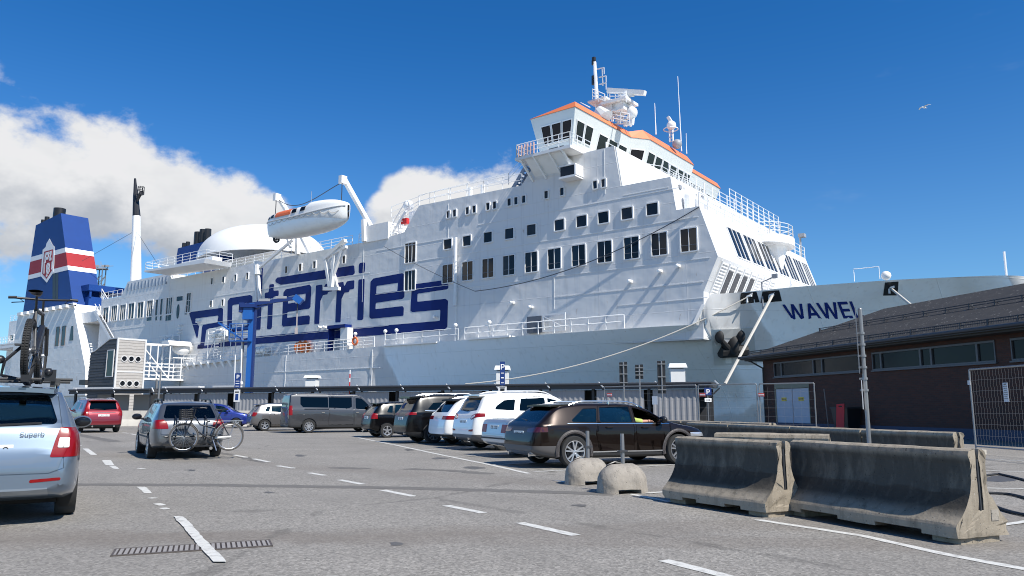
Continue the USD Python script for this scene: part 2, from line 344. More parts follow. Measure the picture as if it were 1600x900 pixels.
# ---- windows
def rrect(w, h, r): return sbox(-w / 2 + r, -h / 2 + r, w / 2 - r, h / 2 - r).buffer(r, quad_segs=3)
def window(x, z, w, h, n=1.0, panes=1, rim=0.09, proud=0.10, r=0.12, frame_mat=None, mull=0.05):
    """a framed window on the side plane y = n"""
    f = MB(); outer = rrect(w + 2 * rim, h + 2 * rim, r); inner = rrect(w, h, max(r - rim * 0.6, 0.02))
    T = lambda y: frame((1, 0, 0), (0, 0, 1), (0, -1, 0), (x, y, z))
    f.prism(outer.difference(inner), proud, T(n + 0.004))
    for k in range(1, panes):
        xx = -w / 2 + w * k / panes; f.prism(sbox(xx - mull / 2, -h / 2, xx + mull / 2, h / 2), proud * 0.7, T(n + 0.002))
    p = f.put('window', frame_mat or SUPER, ship, smooth=False)
    for k in range(panes):
        a, b = -w / 2 + w * k / panes + (mull / 2 if k else 0), -w / 2 + w * (k + 1) / panes - (mull / 2 if k < panes - 1 else 0)
        MB().prism(sbox(a, -h / 2, b, h / 2).intersection(inner), 0.03, T(n + 0.008)).put('pane', random.choice(PANES), p, smooth=False)
    if panes == 2 and w < 1.3: MB().box(x - w / 2, x + w / 2, n - .05, n - .032, z - h * .24, z - h * .215).put('guard_bar', look('sill_line_grey', (.16, .16, .17), .5), p, smooth=False)  # strip added before the glass, stands for the interior sill behind it
for px, py in ((700, 427), (731, 424), (763, 419.5), (795.5, 415), (830.5, 410), (866.5, 404.5), (904.5, 399.5), (945, 393.5), (987, 387.5), (1030.5, 381.5), (1076.5, 375.5)):
    x, z = SP(px, py); window(x, 13.7, 1.28, 1.72, panes=2)
for px, py in ((700, 382), (730, 376.5), (763, 371), (796.3, 365.8), (830.8, 360.3), (874.5, 352), (909, 346), (943, 340), (980, 333), (1019.5, 327)):
    x, z = SP(px, py); window(x, 16.55, 0.95, 0.92, rim=0.1)
for px, py in ((701, 335), (711, 333), (731, 328.5), (741.5, 326), (763, 322.6), (773.5, 320.6), (796.5, 316), (807, 314), (819, 311.3), (854.2, 304.4), (878.7, 299.2), (930.5, 288.6), (943.5, 286.3)):
    x, z = SP(px, py); window(x, 19.42, 0.38, 0.66, rim=0.09, proud=0.12)
for px, py in ((641.5, 395), (641, 438.5)):
    x, z = SP(px, py); window(x, z, 1.42, 1.95, panes=3)
for px, py in ((331.8, 439.5), (349.6, 437), (368.2, 434.3), (387, 431.5), (448, 421.5), (469.7, 418), (491.8, 413.8), (537.8, 406), (330.4, 475), (348.3, 473)):
    x, z = SP(px, py); window(x, z, 0.42, 0.78, rim=0.1)
c2 = lambda x, y: (x / 4.5, 430 + y / 4.5)
for px, py, w, n_ in ((745, 280, 1.6, 2), (805, 268, 1.6, 3), (865, 262, 1.6, 3), (925, 252, 1.55, 2), (990, 245, 1.5, 2), (1055, 235, 1.45, 3), (1105, 228, .6, 1), (1138, 222, .6, 1), (1192, 215, 1.45, 3)):
    x, z = SP(*c2(px, py)); window(x, z, w, 2.15, panes=n_, rim=0.12, mull=0.08)
for px, py, w, h in ((1265, 165, 1.5, .6), (1050, 308, 1.3, .5), (1100, 303, .5, .6), (1132, 303, .5, .6), (1185, 300, 1.4, .75), (1310, 245, .55, 1.2)):
    x, z = SP(*c2(px, py)); window(x, z, w, h, rim=0.05, proud=0.05, r=0.06)
x, z = SP(*c2(1328, 193)); window(x, z, 1.0, 2.5, panes=2, rim=0.12)
x, z = SP(*c2(1252, 255)); e = MB().prism(affinity.scale(Point(0, 0).buffer(1, 10), .33, 0.95), 0.04, frame((1, 0, 0), (0, 0, 1), (0, -1, 0), (x, 0.99, z))); e.put('window', SHIPGLASS, ship)
x, z = SP(*c2(690, 270)); MB().prism(sbox(-.7, -1.1, .7, 1.1).difference(sbox(-.5, -.9, .5, .9)), .1, frame((1, 0, 0), (0, 0, 1), (0, -1, 0), (x, 1, z))).put('side_door', SUPER, ship)
for x in (SP(*c2(405, 430), -.3)[0], SP(*c2(447, 425), -.3)[0]):
    z = SP(*c2(425, 428), -.3)[1]; window(x, z, 1.15, 2.9, n=-0.3, rim=0.06, proud=.05, frame_mat=look('brown_louvre', (0.16, 0.11, 0.08), 0.6))
x, z = SP(*c2(506, 408), -.3); MB().prism(Polygon([(-.6, -1.1), (.6, -1.1), (.2, 1.1), (-.35, 1.1)]), .05, frame((1, 0, 0), (0, 0, 1), (0, -1, 0), (x, -.3, z))).put('window', SHIPGLASS, ship)

# ---- the painted lettering on the side
def P4(*pts): return [SP(240 + x / 5, 440 + y / 5) for x, y in pts]
def P6(*pts): return [SP(520 + x / 4.5, 420 + y / 4.5) for x, y in pts]
def P3(*pts): return [SP(220 + x / 4.5, 260 + y / 4.5) for x, y in pts]
def soft(poly, r=0.22): return poly.buffer(-r, quad_segs=4).buffer(2 * r, quad_segs=4).buffer(-r, quad_segs=4)
def letter(poly, r=0.16):
    q = soft(poly if hasattr(poly, 'buffer') else Polygon(poly).buffer(0), r)
    MB().prism(q, 0.012, XZ(1.0)).put('letter', NAVY, ship, smooth=False)
letter(P4((275, 240), (530, 205), (543, 212), (540, 345), (420, 372), (412, 380), (396, 500), (385, 525), (340, 525), (346, 494), (366, 490), (380, 350), (388, 338), (500, 318), (507, 265), (318, 290), (356, 350), (342, 458)))
o_out = Polygon(P4((580, 150), (598, 128), (755, 104), (772, 115), (768, 372), (600, 398), (574, 390))); o_in = Polygon(P4((615, 184), (735, 165), (732, 345), (611, 362)))
letter(o_out.difference(o_in))
lx0, lz0 = SP(403.3, 419.5); lx1, lz1 = SP(411, 418); bx0, bz0 = SP(400, 515.7); bx1, bz1 = SP(407, 515)
letter([(lx0, lz0), (lx1, lz0), (bx1, bz0), (bx0, bz0)])
letter(P4((905, 22), (942, 18), (936, 72), (978, 68), (978, 110), (935, 120), (924, 362), (915, 371), (886, 372), (897, 128), (868, 130), (870, 88), (900, 82)))
letter(P3((945, 800), (960, 782), (1500, 695), (1506, 752), (1490, 764), (985, 833), (950, 815)))
def e_shape():
    o = Polygon(P6((265, 92), (285, 68), (490, 30), (506, 45), (503, 198), (490, 212), (303, 240), (300, 284), (490, 262), (500, 275), (497, 330), (270, 352), (257, 340)))
    return o.difference(Polygon(P6((308, 121), (460, 98), (455, 155), (305, 176))))
ee = e_shape(); letter(ee, 0.1)
ex, _ = SP(240 + 1002 / 5, 440 + 350 / 5); e0 = ee.bounds
k = (SP(240 + 1222 / 5, 500)[0] - ex) / (e0[2] - e0[0]); ez = SP(240 + 1002 / 5, 440 + 355 / 5)[1]
letter(affinity.translate(affinity.scale(ee, k, 1.03, origin=(e0[0], e0[1])), ex - e0[0], ez - e0[1]), 0.1)
rr = Polygon(P6((30, 98), (75, 92), (80, 128), (100, 88), (152, 80), (150, 140), (118, 146), (115, 162), (82, 168), (62, 212), (55, 375), (18, 376))); letter(rr, 0.1)
r0 = rr.bounds; rx, rz = SP(240 + 1255 / 5, 440 + 334 / 5)
letter(affinity.translate(rr, rx - r0[0], rz - r0[1]), 0.1)
letter(P6((185, 75), (224, 70), (215, 350), (207, 360), (172, 360), (180, 82)), 0.12)
x, z = SP(560.8, 419.3); x2, _ = SP(570.3, 419); letter([(x, z - .55), (x2, z - .55), (x2, z + .55), (x, z + .55)], 0.2)
band = [(775, 432), (500, 449), (0, 489)]; 
s_ = P6((556, 118), (575, 108), (812, 76), (812, 138), (800, 145), (596, 175), (594, 232), (792, 211), (810, 224), (806, 408), (780, 432)) + [SP(396, 538)] + P4((385, 522), (340, 525), (348, 494), (400, 500)) + P4((780, 431),) + P6((0, 428), (754, 366), (756, 288), (560, 305), (546, 296))
letter(Polygon(s_).buffer(0), 0.1)

# ---- name on the bow, following the flare
def bow_text(text, px0, px1, py0, py1):
    tm_ = meshkit.text_mesh(text, 1.0, 0.02, True); tm_ = trimesh.Trimesh(*trimesh.remesh.subdivide_to_size(tm_.vertices, tm_.faces, 0.35), process=False)
    v = tm_.vertices.copy(); w = v[:, 0].max(); A = on_hull(px0, py0); Bp = on_hull(px1, py1); hgt = 1.04
    out = np.zeros_like(v)
    for i, (s, t, d) in enumerate(v):
        x = A[0] + (Bp[0] - A[0]) * s / w; z = A[2] + (Bp[2] - A[2]) * s / w + t * hgt
        out[i] = (x, hull_y(x, z) - 0.03 - d, z)
    return out, tm_.faces
v, f = bow_text('WAWEL', 1232, 1352, 501, 496); 
for q in trimesh.Trimesh(v, f, process=False).split(only_watertight=False): MB().tm(q).put('name_letter', NAVY, ship, smooth=False)
def bow_patch(pts, off, name, lk, parent=None, n=4):
    """a curved four-cornered plate lying on the bow plating"""
    c = [on_hull(*p) for p in pts]; G_ = []
    for i in range(n + 1):
        row = []
        for j in range(n + 1):
            s, t = i / n, j / n; q = (1 - s) * ((1 - t) * c[0] + t * c[1]) + s * ((1 - t) * c[3] + t * c[2]); q[1] = hull_y(q[0], q[2]) - off; row.append(q)
        G_.append(row)
    G_ = np.array(G_); back = G_ + [0, off + .05, 0]
    m = MB().grid(G_[::-1]); m.grid(back)
    e1 = np.stack([np.concatenate([G_[0, :], G_[1:, -1], G_[-1, -2::-1], G_[-2:0:-1, 0]]), np.concatenate([back[0, :], back[1:, -1], back[-1, -2::-1], back[-2:0:-1, 0]])])
    m.grid(e1, closed=True); return m.put(name, lk, parent or ship, smooth=False), c
for k, pts in enumerate((((1158, 458), (1182, 455.5), (1187, 472), (1155, 475.5)), ((1191.5, 455.5), (1217.5, 453.5), (1222, 470.5), (1188.5, 473.5)), ((1383, 441.5), (1404, 440), (1402.5, 461.5), (1380, 462)))):
    fp, c = bow_patch(pts, 0.03, 'fairlead', BLACK); cc = np.mean(c, 0)
    MB().cyl(cc + [-.25, -.12, .12], cc + [.25, -.12, .12], .09).cyl(cc + [-.1, -.14, -.35], cc + [-.1, -.14, 0], .07).obox(cc + [0, -.08, .3], (.6, .1, .16)).put('chock', SUPER, fp)
fp, c = bow_patch(((1111, 516), (1178, 512), (1183, 570), (1117, 571)), 0.05, 'anchor_pocket', look('pocket_paint', (0.55, 0.55, 0.53), 0.6))
def hullp(px, py, off): p = on_hull(px, py); p[1] -= off; return p
m = MB()
for a_, b_, r1, r2 in (((1147, 551), (1128, 530), .34, .3), ((1147, 551), (1163, 529), .34, .3)): m.tube([hullp(*a_, .35), hullp((a_[0] + b_[0]) / 2, (a_[1] + b_[1]) / 2, .45), hullp(*b_, .4)], [r1, .22, .18], 8)
for q in ((1127.5, 527), (1160.5, 526)): m.sphere(hullp(*q, .4), .5, (.7, .45, .95))
m.sphere(hullp(1147, 540, .35), .62, (.85, .55, 1.3)).tube([hullp(1128, 550, .35), hullp(1168, 548, .35)], [.48, .48], 8)
m.put('anchor', look('anchor_black', (0.012, 0.012, 0.013), 0.7), ship)
# ---- railings: posts and bars of one run are one part
def railing(pts, h=1.05, step=1.6, bars=3, r=0.028, name='railing', lk=None, parent=None):
    m = MB(); pts = [np.asarray(p, float) for p in pts]
    for a_, b_ in zip(pts[:-1], pts[1:]):
        L = np.linalg.norm(b_ - a_); k = max(1, round(L / step))
        for i in range(k + 1): p = a_ + (b_ - a_) * i / k; m.cyl(p, p + [0, 0, h], r * 1.25, n=5)
        for j in range(bars): z = h * (j + 1) / bars; m.cyl(a_ + [0, 0, z], b_ + [0, 0, z], r, n=4)
    return m.put(name, lk or SUPER, parent or ship, smooth=False)
railing([(-92, .1, 6.75), (-89, .1, 6.75), (-57, .1, 7.15)], step=1.5, r=.04)
railing([(-55.5, .1, 7.25), (-50.5, .1, 7.3), (-46, .1, 7.3)], step=2.3, bars=2, r=.03)
railing([(-45.2, .1, 7.3), (-29, .1, 7.3)], step=1.6, bars=2, r=.045)
m = MB(); m.box(-55.6, -48.5, -.12, .9, 7.14, 7.26).box(-40, -44.6, -.1, .9, 7.2, 7.36); m.put_each('side_gutter', SUPER, ship)
railing([(-52.3, 1.2, 20.95), (-44, 1.2, 20.9), (-39.6, 1.2, 20.75)], step=2.1, bars=2, h=1.15)
railing([(-57.5, 2.4, 20.9), (-52, 2.4, 21.5), (-42, 2.4, 21.6), (-39.6, 2.4, 23.3)], step=2.3, bars=2, h=1.1)
railing([(-61, 1.2, 18.3), (-54.4, 1.2, 18.4)], step=1.3); railing([(-98, 1.2, 18.3), (-76, 1.2, 18.3)], step=1.9, bars=3)
railing([(-76, 1.2, 18.3), (-62, 1.2, 18.3)], step=1.7); railing([(-117.3, 1.2, 17.15), (-111.8, 1.2, 17.15)], step=1.4, bars=2)
railing([(-160, 4.1, 17.0), (-146, 4.1, 17.0)], step=1.8); railing([(-123, 4.2, 16.4), (-118, 4.2, 16.4)], step=1.4)
# open bulwark slots aft
m = MB()
for px in np.linspace(905, 1170, 12): x, z = SP(*c2(px, 75 - (px - 905) * .17)); m.box(x - .18, x + .18, .93, .99, 17.75, 18.75)
m.put_each('bulwark_slot', look('slot_shade', (0.24, 0.3, 0.38), 0.6), ship)

# ---- wing platform amidships
m = slab(MB(), [(-98.3, 18.75), (-84.2, 18.35), (-83.9, 18.85), (-98.3, 18.95)], -2.6, 1.0); m.put('side_platform', SUPER, ship)
railing([(-83.9, -2.5, 18.9), (-98.2, -2.5, 18.95), (-98.2, 1.0, 18.95)], step=1.8, bars=3, h=1.1); railing([(-83.9, 1.0, 18.9), (-83.9, -2.5, 18.9)], step=1.6)
m = MB().box(-93, -86, -.4, .9, 18.96, 19.75); m.put('platform_locker', SUPER, ship)
# ---- white domed lounge and small aft funnel
dc = S3(388, 398, 11); th = np.linspace(0, math.pi, 33); ph = np.linspace(0, math.pi / 2, 12)
G_ = np.array([[[-97.5 + 10.6 * math.cos(t) * math.cos(p_), 14.5 - 8.5 * math.sin(p_), 22.6 + 5.2 * math.sin(t) * math.cos(p_) ** .8] for p_ in ph] for t in th])
MB().grid(G_).grid(G_[::-1] * [1, 1, 1] + [0, .25, 0]).put('dome_roof', WHITE, ship, smooth=40)
MB().box(-105, -90, 11.5, 24, 17.1, 22.9).put('dome_house', SUPER, ship)
G2 = G_.copy(); G2[:, :, 1] = 29 - G2[:, :, 1]; MB().grid(G2[::-1]).put('dome_roof', WHITE, ship, smooth=40)
q = [S3(*p, 12)[[0, 2]] for p in ((276, 400), (278, 388), (319, 377.5), (331, 391), (328, 410), (276, 420))]
f2 = slab(MB(), [tuple(a_) for a_ in q], 12, 17).put('small_funnel', FUNNEL_BLUE, ship, smooth=False)
m = MB()
for px, py, r in ((287, 386, .32), (293, 384, .32), (310, 377, .75), (317, 373, .6), (324, 372, .5)): p_ = S3(px, py + 6, 13.5); m.cyl(p_, p_ + [0, 0, 2.1 if r > .4 else 1.3], r, n=10)
m.put_each('exhaust_pipe', BLACK, f2)

# ---- main funnel
fp = [S3(*p, 4)[[0, 2]] for p in ((56, 352), (95, 333), (113, 470), (115, 500), (34, 500), (38, 475))]
FY0, FY1 = 4.0, 8.6
F0 = Polygon([tuple(a_) for a_ in fp])
fun = slab(MB(), F0, FY0, FY1).put('funnel', FUNNEL_BLUE, ship, smooth=False)
zz = [SP(101.5, y, 4)[1] for y in (387, 394.5, 416, 423)]
for z0, z1, lk in ((zz[1], zz[0], SUPER), (zz[2], zz[1], FUNNEL_RED), (zz[3], zz[2], SUPER)):
    slab(MB(), F0.buffer(.03, join_style=2).intersection(sbox(-200, z0, 0, z1)), FY0 - .03, FY1 + .03).put('stripe', lk, fun, smooth=False)
c1 = lambda x, y: tuple(SP(x / 4.5, 250 + y / 4.5, 4))
sh_o = Polygon([c1(*p) for p in ((350, 553), (372, 598), (386, 610), (380, 785), (331, 863), (288, 815), (303, 632), (324, 612), (328, 590))]); sh_i = Polygon([c1(*p) for p in ((314, 645), (375, 628), (369, 775), (331, 836), (300, 800))])
em = MB().prism(sh_o, .03, XZ(FY0 - .03)).put('emblem', SUPER, fun, smooth=False)
MB().prism(sh_i, .02, XZ(FY0 - .06)).put('emblem_field', FUNNEL_RED, em, smooth=False)
m = MB()
for a_, b_, w in (((324, 655), (320, 725), .35), ((324, 660), (345, 655), .3), ((345, 655), (343, 685), .3), ((343, 690), (322, 695), .3), ((352, 652), (366, 648), .3), ((364, 650), (352, 695), .3), ((350, 700), (364, 696), .3), ((334, 735), (332, 790), .35), ((334, 735), (350, 732), .3), ((350, 734), (349, 760), .3), ((333, 762), (349, 760), .3), ((349, 764), (347, 790), .3), ((332, 792), (347, 790), .3), ((331, 805), (331, 822), .3), ((314, 720), (312, 800), .2), ((370, 715), (366, 770), .2)):
    m.prism(LineString([c1(*a_), c1(*b_)]).buffer(w * .8, cap_style=2), .015, XZ(FY0 - .08))
m.put('emblem_letter', SUPER, em, smooth=False)
m = MB()
for px in (381, 401): m.prism(Polygon([c1(px - 9, 800), c1(px + 9, 795), c1(px + 7, 985), c1(px - 11, 985)]), .02, XZ(FY0 - .01))
m.put_each('vent_slot', BLACK, fun)
m = MB()
for px, py, r, h in ((92, 342, 1.0, 1.9), (73, 347, .4, 1.0), (67, 350, .35, .8)): p_ = S3(px, py, 6); m.cyl(p_ - [0, 0, 1], p_ + [0, 0, h], r, n=14)
m.put_each('exhaust_pipe', BLACK, fun)
m = MB(); p_ = S3(144, 472, 8); m.box(p_[0] - 3.6, p_[0] + 3.2, 6, 12, 16.9, 19.6).box(p_[0] - 3.8, p_[0] + 3.6, 5.7, 12.3, 20.6, 21.6); 
for dx in (-3.5, 3.1): m.box(p_[0] + dx, p_[0] + dx + .3, 6, 6.3, 19.5, 20.7).box(p_[0] + dx, p_[0] + dx + .3, 11.7, 12, 19.5, 20.7)
m.put('deck_shelter', FUNNEL_BLUE, ship)
# ---- tall aft mast
b0, b1, b2 = S3(214, 445, 10), S3(213.3, 338, 10), S3(211, 279, 10)
mast = MB().tube([b0 - [0, 0, 3], b1], [.95, .62], 12).put('mast', SUPER, ship)
MB().tube([b1, b1 * .45 + b2 * .55, b2], [.63, .42, .16], 10).put('mast_top', BLACK, mast)
m = MB(); pp = S3(216.5, 305, 10); m.tube([pp - [.8, 0, 1.6], pp + [.4, 0, 0], pp + [1.1, 0, .2]], [.12, .3, .42], 8)
for k in range(9): a_ = k * 2 * math.pi / 8; q = pp + [.75 + .5 * math.cos(a_), .5 * math.sin(a_), 0]; m.cyl(q, q + [0, 0, 1.3], .05, n=4)
for zz_ in (.7, 1.3): m.tube([pp + [.75 + .5 * math.cos(k * math.pi / 6), .5 * math.sin(k * math.pi / 6), zz_] for k in range(13)], .05, 4)
m.put('crow_nest', BLACK, mast)
m = MB(); q = S3(212.5, 360, 10); m.tube([q, S3(128, 408, 6)], .035, 4).tube([q, S3(246, 412, 4)], .035, 4); m.put_each('stay_wire', DARK_STEEL, mast)

# ---- aft stairs, landing, recess, gangway door
m = MB().box(-124.2, -117.6, .6, 3.9, 13.9, 15.5); m.put('landing', SUPER, ship)
a_, b_ = np.array([-118.3, .5, 15.4]), np.array([-111.6, .5, 10.0])
m = MB().bar(a_, b_, .12, .45).bar(a_ + [0, .5, 0], b_ + [0, .5, 0], .12, .45)
for s in (-.05, .55): m.tube([a_ + [0, s, 1.1], b_ + [0, s, 1.1]], .05, 5)
st = m.put('stairway', SUPER, ship); m = MB()
for k in range(20): q = a_ + (b_ - a_) * (k + .5) / 20; m.box(q[0] - .14, q[0] + .14, q[1] + .02, q[1] + .48, q[2] - .03, q[2] + .03)
m.put('tread', DARK_STEEL, st)
a_, b_ = np.array([-122.6, 3.2, 18.4]), np.array([-118.6, 3.2, 15.3]); m = MB().bar(a_, b_, .12, .4)
for k in range(6): q = a_ + (b_ - a_) * k / 5; m.cyl(q, q + [0, 0, 1.1], .05, n=4)
m.tube([a_ + [0, 0, 1.1], b_ + [0, 0, 1.1]], .06, 5).tube([a_ + [0, 0, .6], b_ + [0, 0, .6]], .05, 5).put('stairway', SUPER, ship)
m = MB()
for k in range(12): m.box(-122.5 + .12 * k, -118.2, 3.3, 3.9, 8.0 + .42 * k, 8.12 + .42 * k)
m.put_each('louvre', SUPER, ship)
# balconies at the far stern
m = MB().box(-160, -146.2, 1.2, 4.1, 11.6, 12.2).box(-160, -146.2, 1.2, 1.5, 12.0, 12.4); m.put('stern_balcony', SUPER, ship)
railing([(-160, 1.3, 12.2), (-146.2, 1.3, 12.2)], step=1.2, h=1.4)
for x in np.arange(-158, -147, 3.0): window(x, 13.9, 1.6, 1.0, n=4.0)
a_, b_ = np.array([-150.5, 1.9, 16.8]), np.array([-147.0, 1.9, 12.2]); MB().bar(a_ + [2.8, 0, 0], b_ + [0, 0, 0], .1, .4).bar(a_ + [4.2, 0, 0], b_ + [1.4, 0, 0], .1, .4).put('stairway', DARK_STEEL, ship)
MB().box(-108, -102, .55, 1.0, 9.8, 10.0).put('fender_ledge', SUPER, ship)
# brackets of the side platform by the gangway
MB().prism(Polygon([(-93.5, 6.3), (-79.5, 6.75), (-79.5, 7.05), (-93.5, 6.75)]), 1.2, XZ(0.9)).put('boarding_ledge', SUPER, ship)
m = MB()
for k in range(8): x = -92.3 + k * 1.55; m.add([(x, 0, 6.5), (x + .45, 0, 6.55), (x + .45, -.55, 6.75), (x, -.55, 6.72), (x + .1, 0, 5.9), (x + .4, 0, 5.9)], [[0, 1, 2], [0, 2, 3], [4, 3, 2], [4, 2, 5], [4, 0, 3], [5, 2, 1], [4, 5, 1], [4, 1, 0]])
m.put_each('ledge_bracket', SUPER, ship)
# small lamps and scuttles scattered along the side
m = MB()
for px, py in ((502, 511), (510, 511), (683, 495), (803, 473), (832, 480), (1034, 424), (1062, 416), (987, 440), (350, 515), (312, 503), (283, 520), (285, 508), (284, 515)):
    p_ = S3(px, py, 1.0); m.obox(p_ - [0, .22, 0], (.22, .4, .2)).sphere(p_ - [0, .42, .02], .16, sub=1)
m.put_each('side_lamp', SUPER, ship, per=2)
m = MB()
for px, py in ((602, 540), (712, 530), (765, 520), (555, 545), (620, 520)): p_ = S3(px, py, .2); m.cyl([p_[0], .15, 7.2], [p_[0], .15, 8.6], .06, n=6).sphere((p_[0], .15, 8.65), .2, sub=1)
m.put_each('deck_lamp', SUPER, ship, per=2)
x, z = SP(733, 506); 
m = MB().box(-38.6, -37.1, .55, .95, 7.5, 8.9); m.put('deck_box', look('box_shade', (0.12, 0.14, 0.17), .6), ship)
MB().prism(sbox(-36.9, 7.5, -34.6, 9.0).difference(sbox(-36.75, 7.65, -34.75, 8.85)), .08, XZ(.5)).bar((-36.8, .45, 8.8), (-34.7, .45, 7.7), .07).put('gate_frame', SUPER, ship)
# diagonal stanchion leaning down the side near the bow knuckle
MB().bar((-23.5, .6, 7.25), (-22.75, .75, 8.7), .12, .22).put('knuckle_fin', SUPER, ship)

# ---------------------------------------------------------------- bridge, faceted, leaning outwards
def quad_panel(mb, A, Bq, C, Dq, s0, s1, t0, t1, off, th):
    """slab on the facet A(bottom left) B(bottom right) C(top right) D(top left)"""
    A, Bq, C, Dq = map(lambda q: np.asarray(q, float), (A, Bq, C, Dq))
    pt = lambda s, t: (1 - t) * ((1 - s) * A + s * Bq) + t * ((1 - s) * Dq + s * C)
    n = np.cross(Bq - A, Dq - A); n /= np.linalg.norm(n)
    c = [pt(s0, t0), pt(s1, t0), pt(s1, t1), pt(s0, t1)]
    v = [p + n * off for p in c] + [p + n * (off + th) for p in c]
    return mb.add(v, [[0, 3, 2, 1], [4, 5, 6, 7], [0, 1, 5, 4], [1, 2, 6, 5], [2, 3, 7, 6], [3, 0, 4, 7]])
TOPZ, BOTZ = 26.6, 22.75
plan = [(-38.4, .9), (-33.65, .85), (-33.6, 4.8), (-33.55, 10.4), (-32.4, 12.0), (-32.4, 22.0), (-33.55, 23.0), (-33.6, 28.2), (-33.65, 32.1), (-38.4, 32.1)]
cen = np.array([-36.5, 16.5])
low = []
for x, y in plan:
    low.append((x - (1.15 if x > -38 else -0.6), y + (1.0 if y < 3 else -1.0 if y > 30 else 0)))
top3 = [np.array([x, y, TOPZ]) for x, y in plan]; low3 = [np.array([x, y, BOTZ]) for x, y in low]
m = MB(); n_ = len(plan)
for i in range(n_): j = (i + 1) % n_; m.add([low3[i], low3[j], top3[j], top3[i]], [[0, 1, 2, 3]])
for pts, fl in ((top3, 0), (low3, 1)):
    c = np.mean(pts, 0); V = pts + [c]; m.add(V, [[i, (i + 1) % n_, n_] if not fl else [(i + 1) % n_, i, n_] for i in range(n_)])
bridge = m.put('bridge', BRIDGE_GREY, ship, smooth=False)
# orange coaming: sloping band round the roof edge
m = MB(); hi = [np.array([x - (.22 if x > -38 else -.5), y + (.3 if y < 3 else -.3 if y > 30 else 0), TOPZ + .62]) for i, (x, y) in enumerate(plan)]
lo = [np.array([x + (.06 if x > -38 else -.06), y + (-.06 if y < 3 else .06 if y > 30 else 0), TOPZ + .0]) for x, y in plan]
hi[0] = hi[0] * [1, 1, 0] + [0, 0, TOPZ + .15]; hi[-1] = hi[-1] * [1, 1, 0] + [0, 0, TOPZ + .15]
for i in (4, 5): hi[i][0] -= .5; hi[i][2] += .5
for i in range(n_): j = (i + 1) % n_; m.add([lo[i], lo[j], hi[j], hi[i]], [[0, 1, 2, 3]])
c = np.mean(hi, 0); m.add(hi + [c], [[i, (i + 1) % n_, n_] for i in range(n_)])
m.put('roof_coaming', BRIDGE_ORANGE, bridge, smooth=False)
def facet_windows(i, k, s0, s1, t0=.42, t1=.82, gap=.12):
    j = (i + 1) % n_; A, Bq, C, Dq = low3[i], low3[j], top3[j], top3[i]
    w = (s1 - s0) / k
    for q in range(k):
        a_, b_ = s0 + w * q + w * gap / 2, s0 + w * (q + 1) - w * gap / 2
        f = MB(); e = w * .04
        for aa, bb, cc, dd in ((a_ - e, b_ + e, t0 - .02, t0), (a_ - e, b_ + e, t1, t1 + .02), (a_ - e, a_, t0, t1), (b_, b_ + e, t0, t1)): quad_panel(f, A, Bq, C, Dq, aa, bb, cc, dd, .005, .06)
        wd = f.put('bridge_window', SUPER, bridge, smooth=False)
        quad_panel(MB(), A, Bq, C, Dq, a_, b_, t0, t1, .004, .03).put('pane', SHIPGLASS, wd, smooth=False)
facet_windows(0, 3, .18, .97, .38, .76, .18)
quad_panel(MB(), low3[0], low3[1], top3[1], top3[0], .25, .75, .12, .26, .004, .03).put('lower_window', SHIPGLASS, bridge, smooth=False)
facet_windows(1, 2, .08, .85, .38, .76, .2)
facet_windows(2, 3, .05, .98, .32, .72, .18); facet_windows(3, 1, .12, .9, .32, .72); facet_windows(4, 6, .02, .98, .32, .72, .18)
facet_windows(5, 1, .2, .9, .32, .72); facet_windows(6, 3, .05, .95, .32, .72, .2); facet_windows(7, 2, .15, .9, .3, .66, .2)
# wing platform under the bridge end, braces, catwalk and rails
m = MB().box(-38.7, -33.0, -1.0, 4.0, 22.35, 22.6)
m.add([(-38, 1, 21.2), (-34, 1, 21.2), (-34.2, -.8, 22.4), (-37.8, -.8, 22.4), (-38, 4, 21.2), (-34, 4, 21.2)], [[0, 3, 2], [0, 2, 1], [0, 4, 3], [1, 2, 5]])
for x in (-38.2, -36.8, -35.2, -33.9): m.bar((x, 1.0, 20.9), (x, -.9, 22.4), .14, .2)
m.put('wing_platform', SUPER, bridge)
railing([(-38.6, 1.2, 22.6), (-38.6, -.9, 22.6), (-33.1, -.9, 22.6), (-33.1, 2.5, 22.6)], step=1.1, bars=3, h=1.15, r=.035, parent=bridge)
m = MB()
for k in range(6): x = -38.3 + k * .32; m.cyl((x, -1.0, 22.6), (x, -1.0, 23.6), .07, n=6)
m.put('life_jacket_rack', look('rack_pink', (.6, .4, .36), .6), bridge)
MB().box(-38.95, -38.75, .3, .6, 22.7, 23.2).sphere((-39, .2, 22.9), .28, sub=1).put('searchlight', BLACK, bridge)
MB().box(-34.6, -33.2, -.1, 1.0, 20.35, 21.15).put('navigation_light', BLACK, bridge)
MB().box(-34.75, -33.1, -.15, 1.0, 20.15, 20.33).box(-34.75, -33.1, -.15, 1.0, 21.17, 21.27).box(-33.2, -33.05, -.15, 1.0, 20.3, 21.2).put('light_housing', SUPER, bridge)
m = MB().box(-33.6, -31.9, 3.0, 30.0, 22.4, 22.55); m.put('catwalk', SUPER, bridge)
railing([(-31.95, 3.0, 22.55), (-31.95, 10.5, 22.55), (-31.2, 12, 22.55), (-31.2, 22, 22.55), (-31.95, 23.5, 22.55), (-31.95, 30, 22.55)], step=1.25, bars=3, h=1.15, r=.035, parent=bridge)
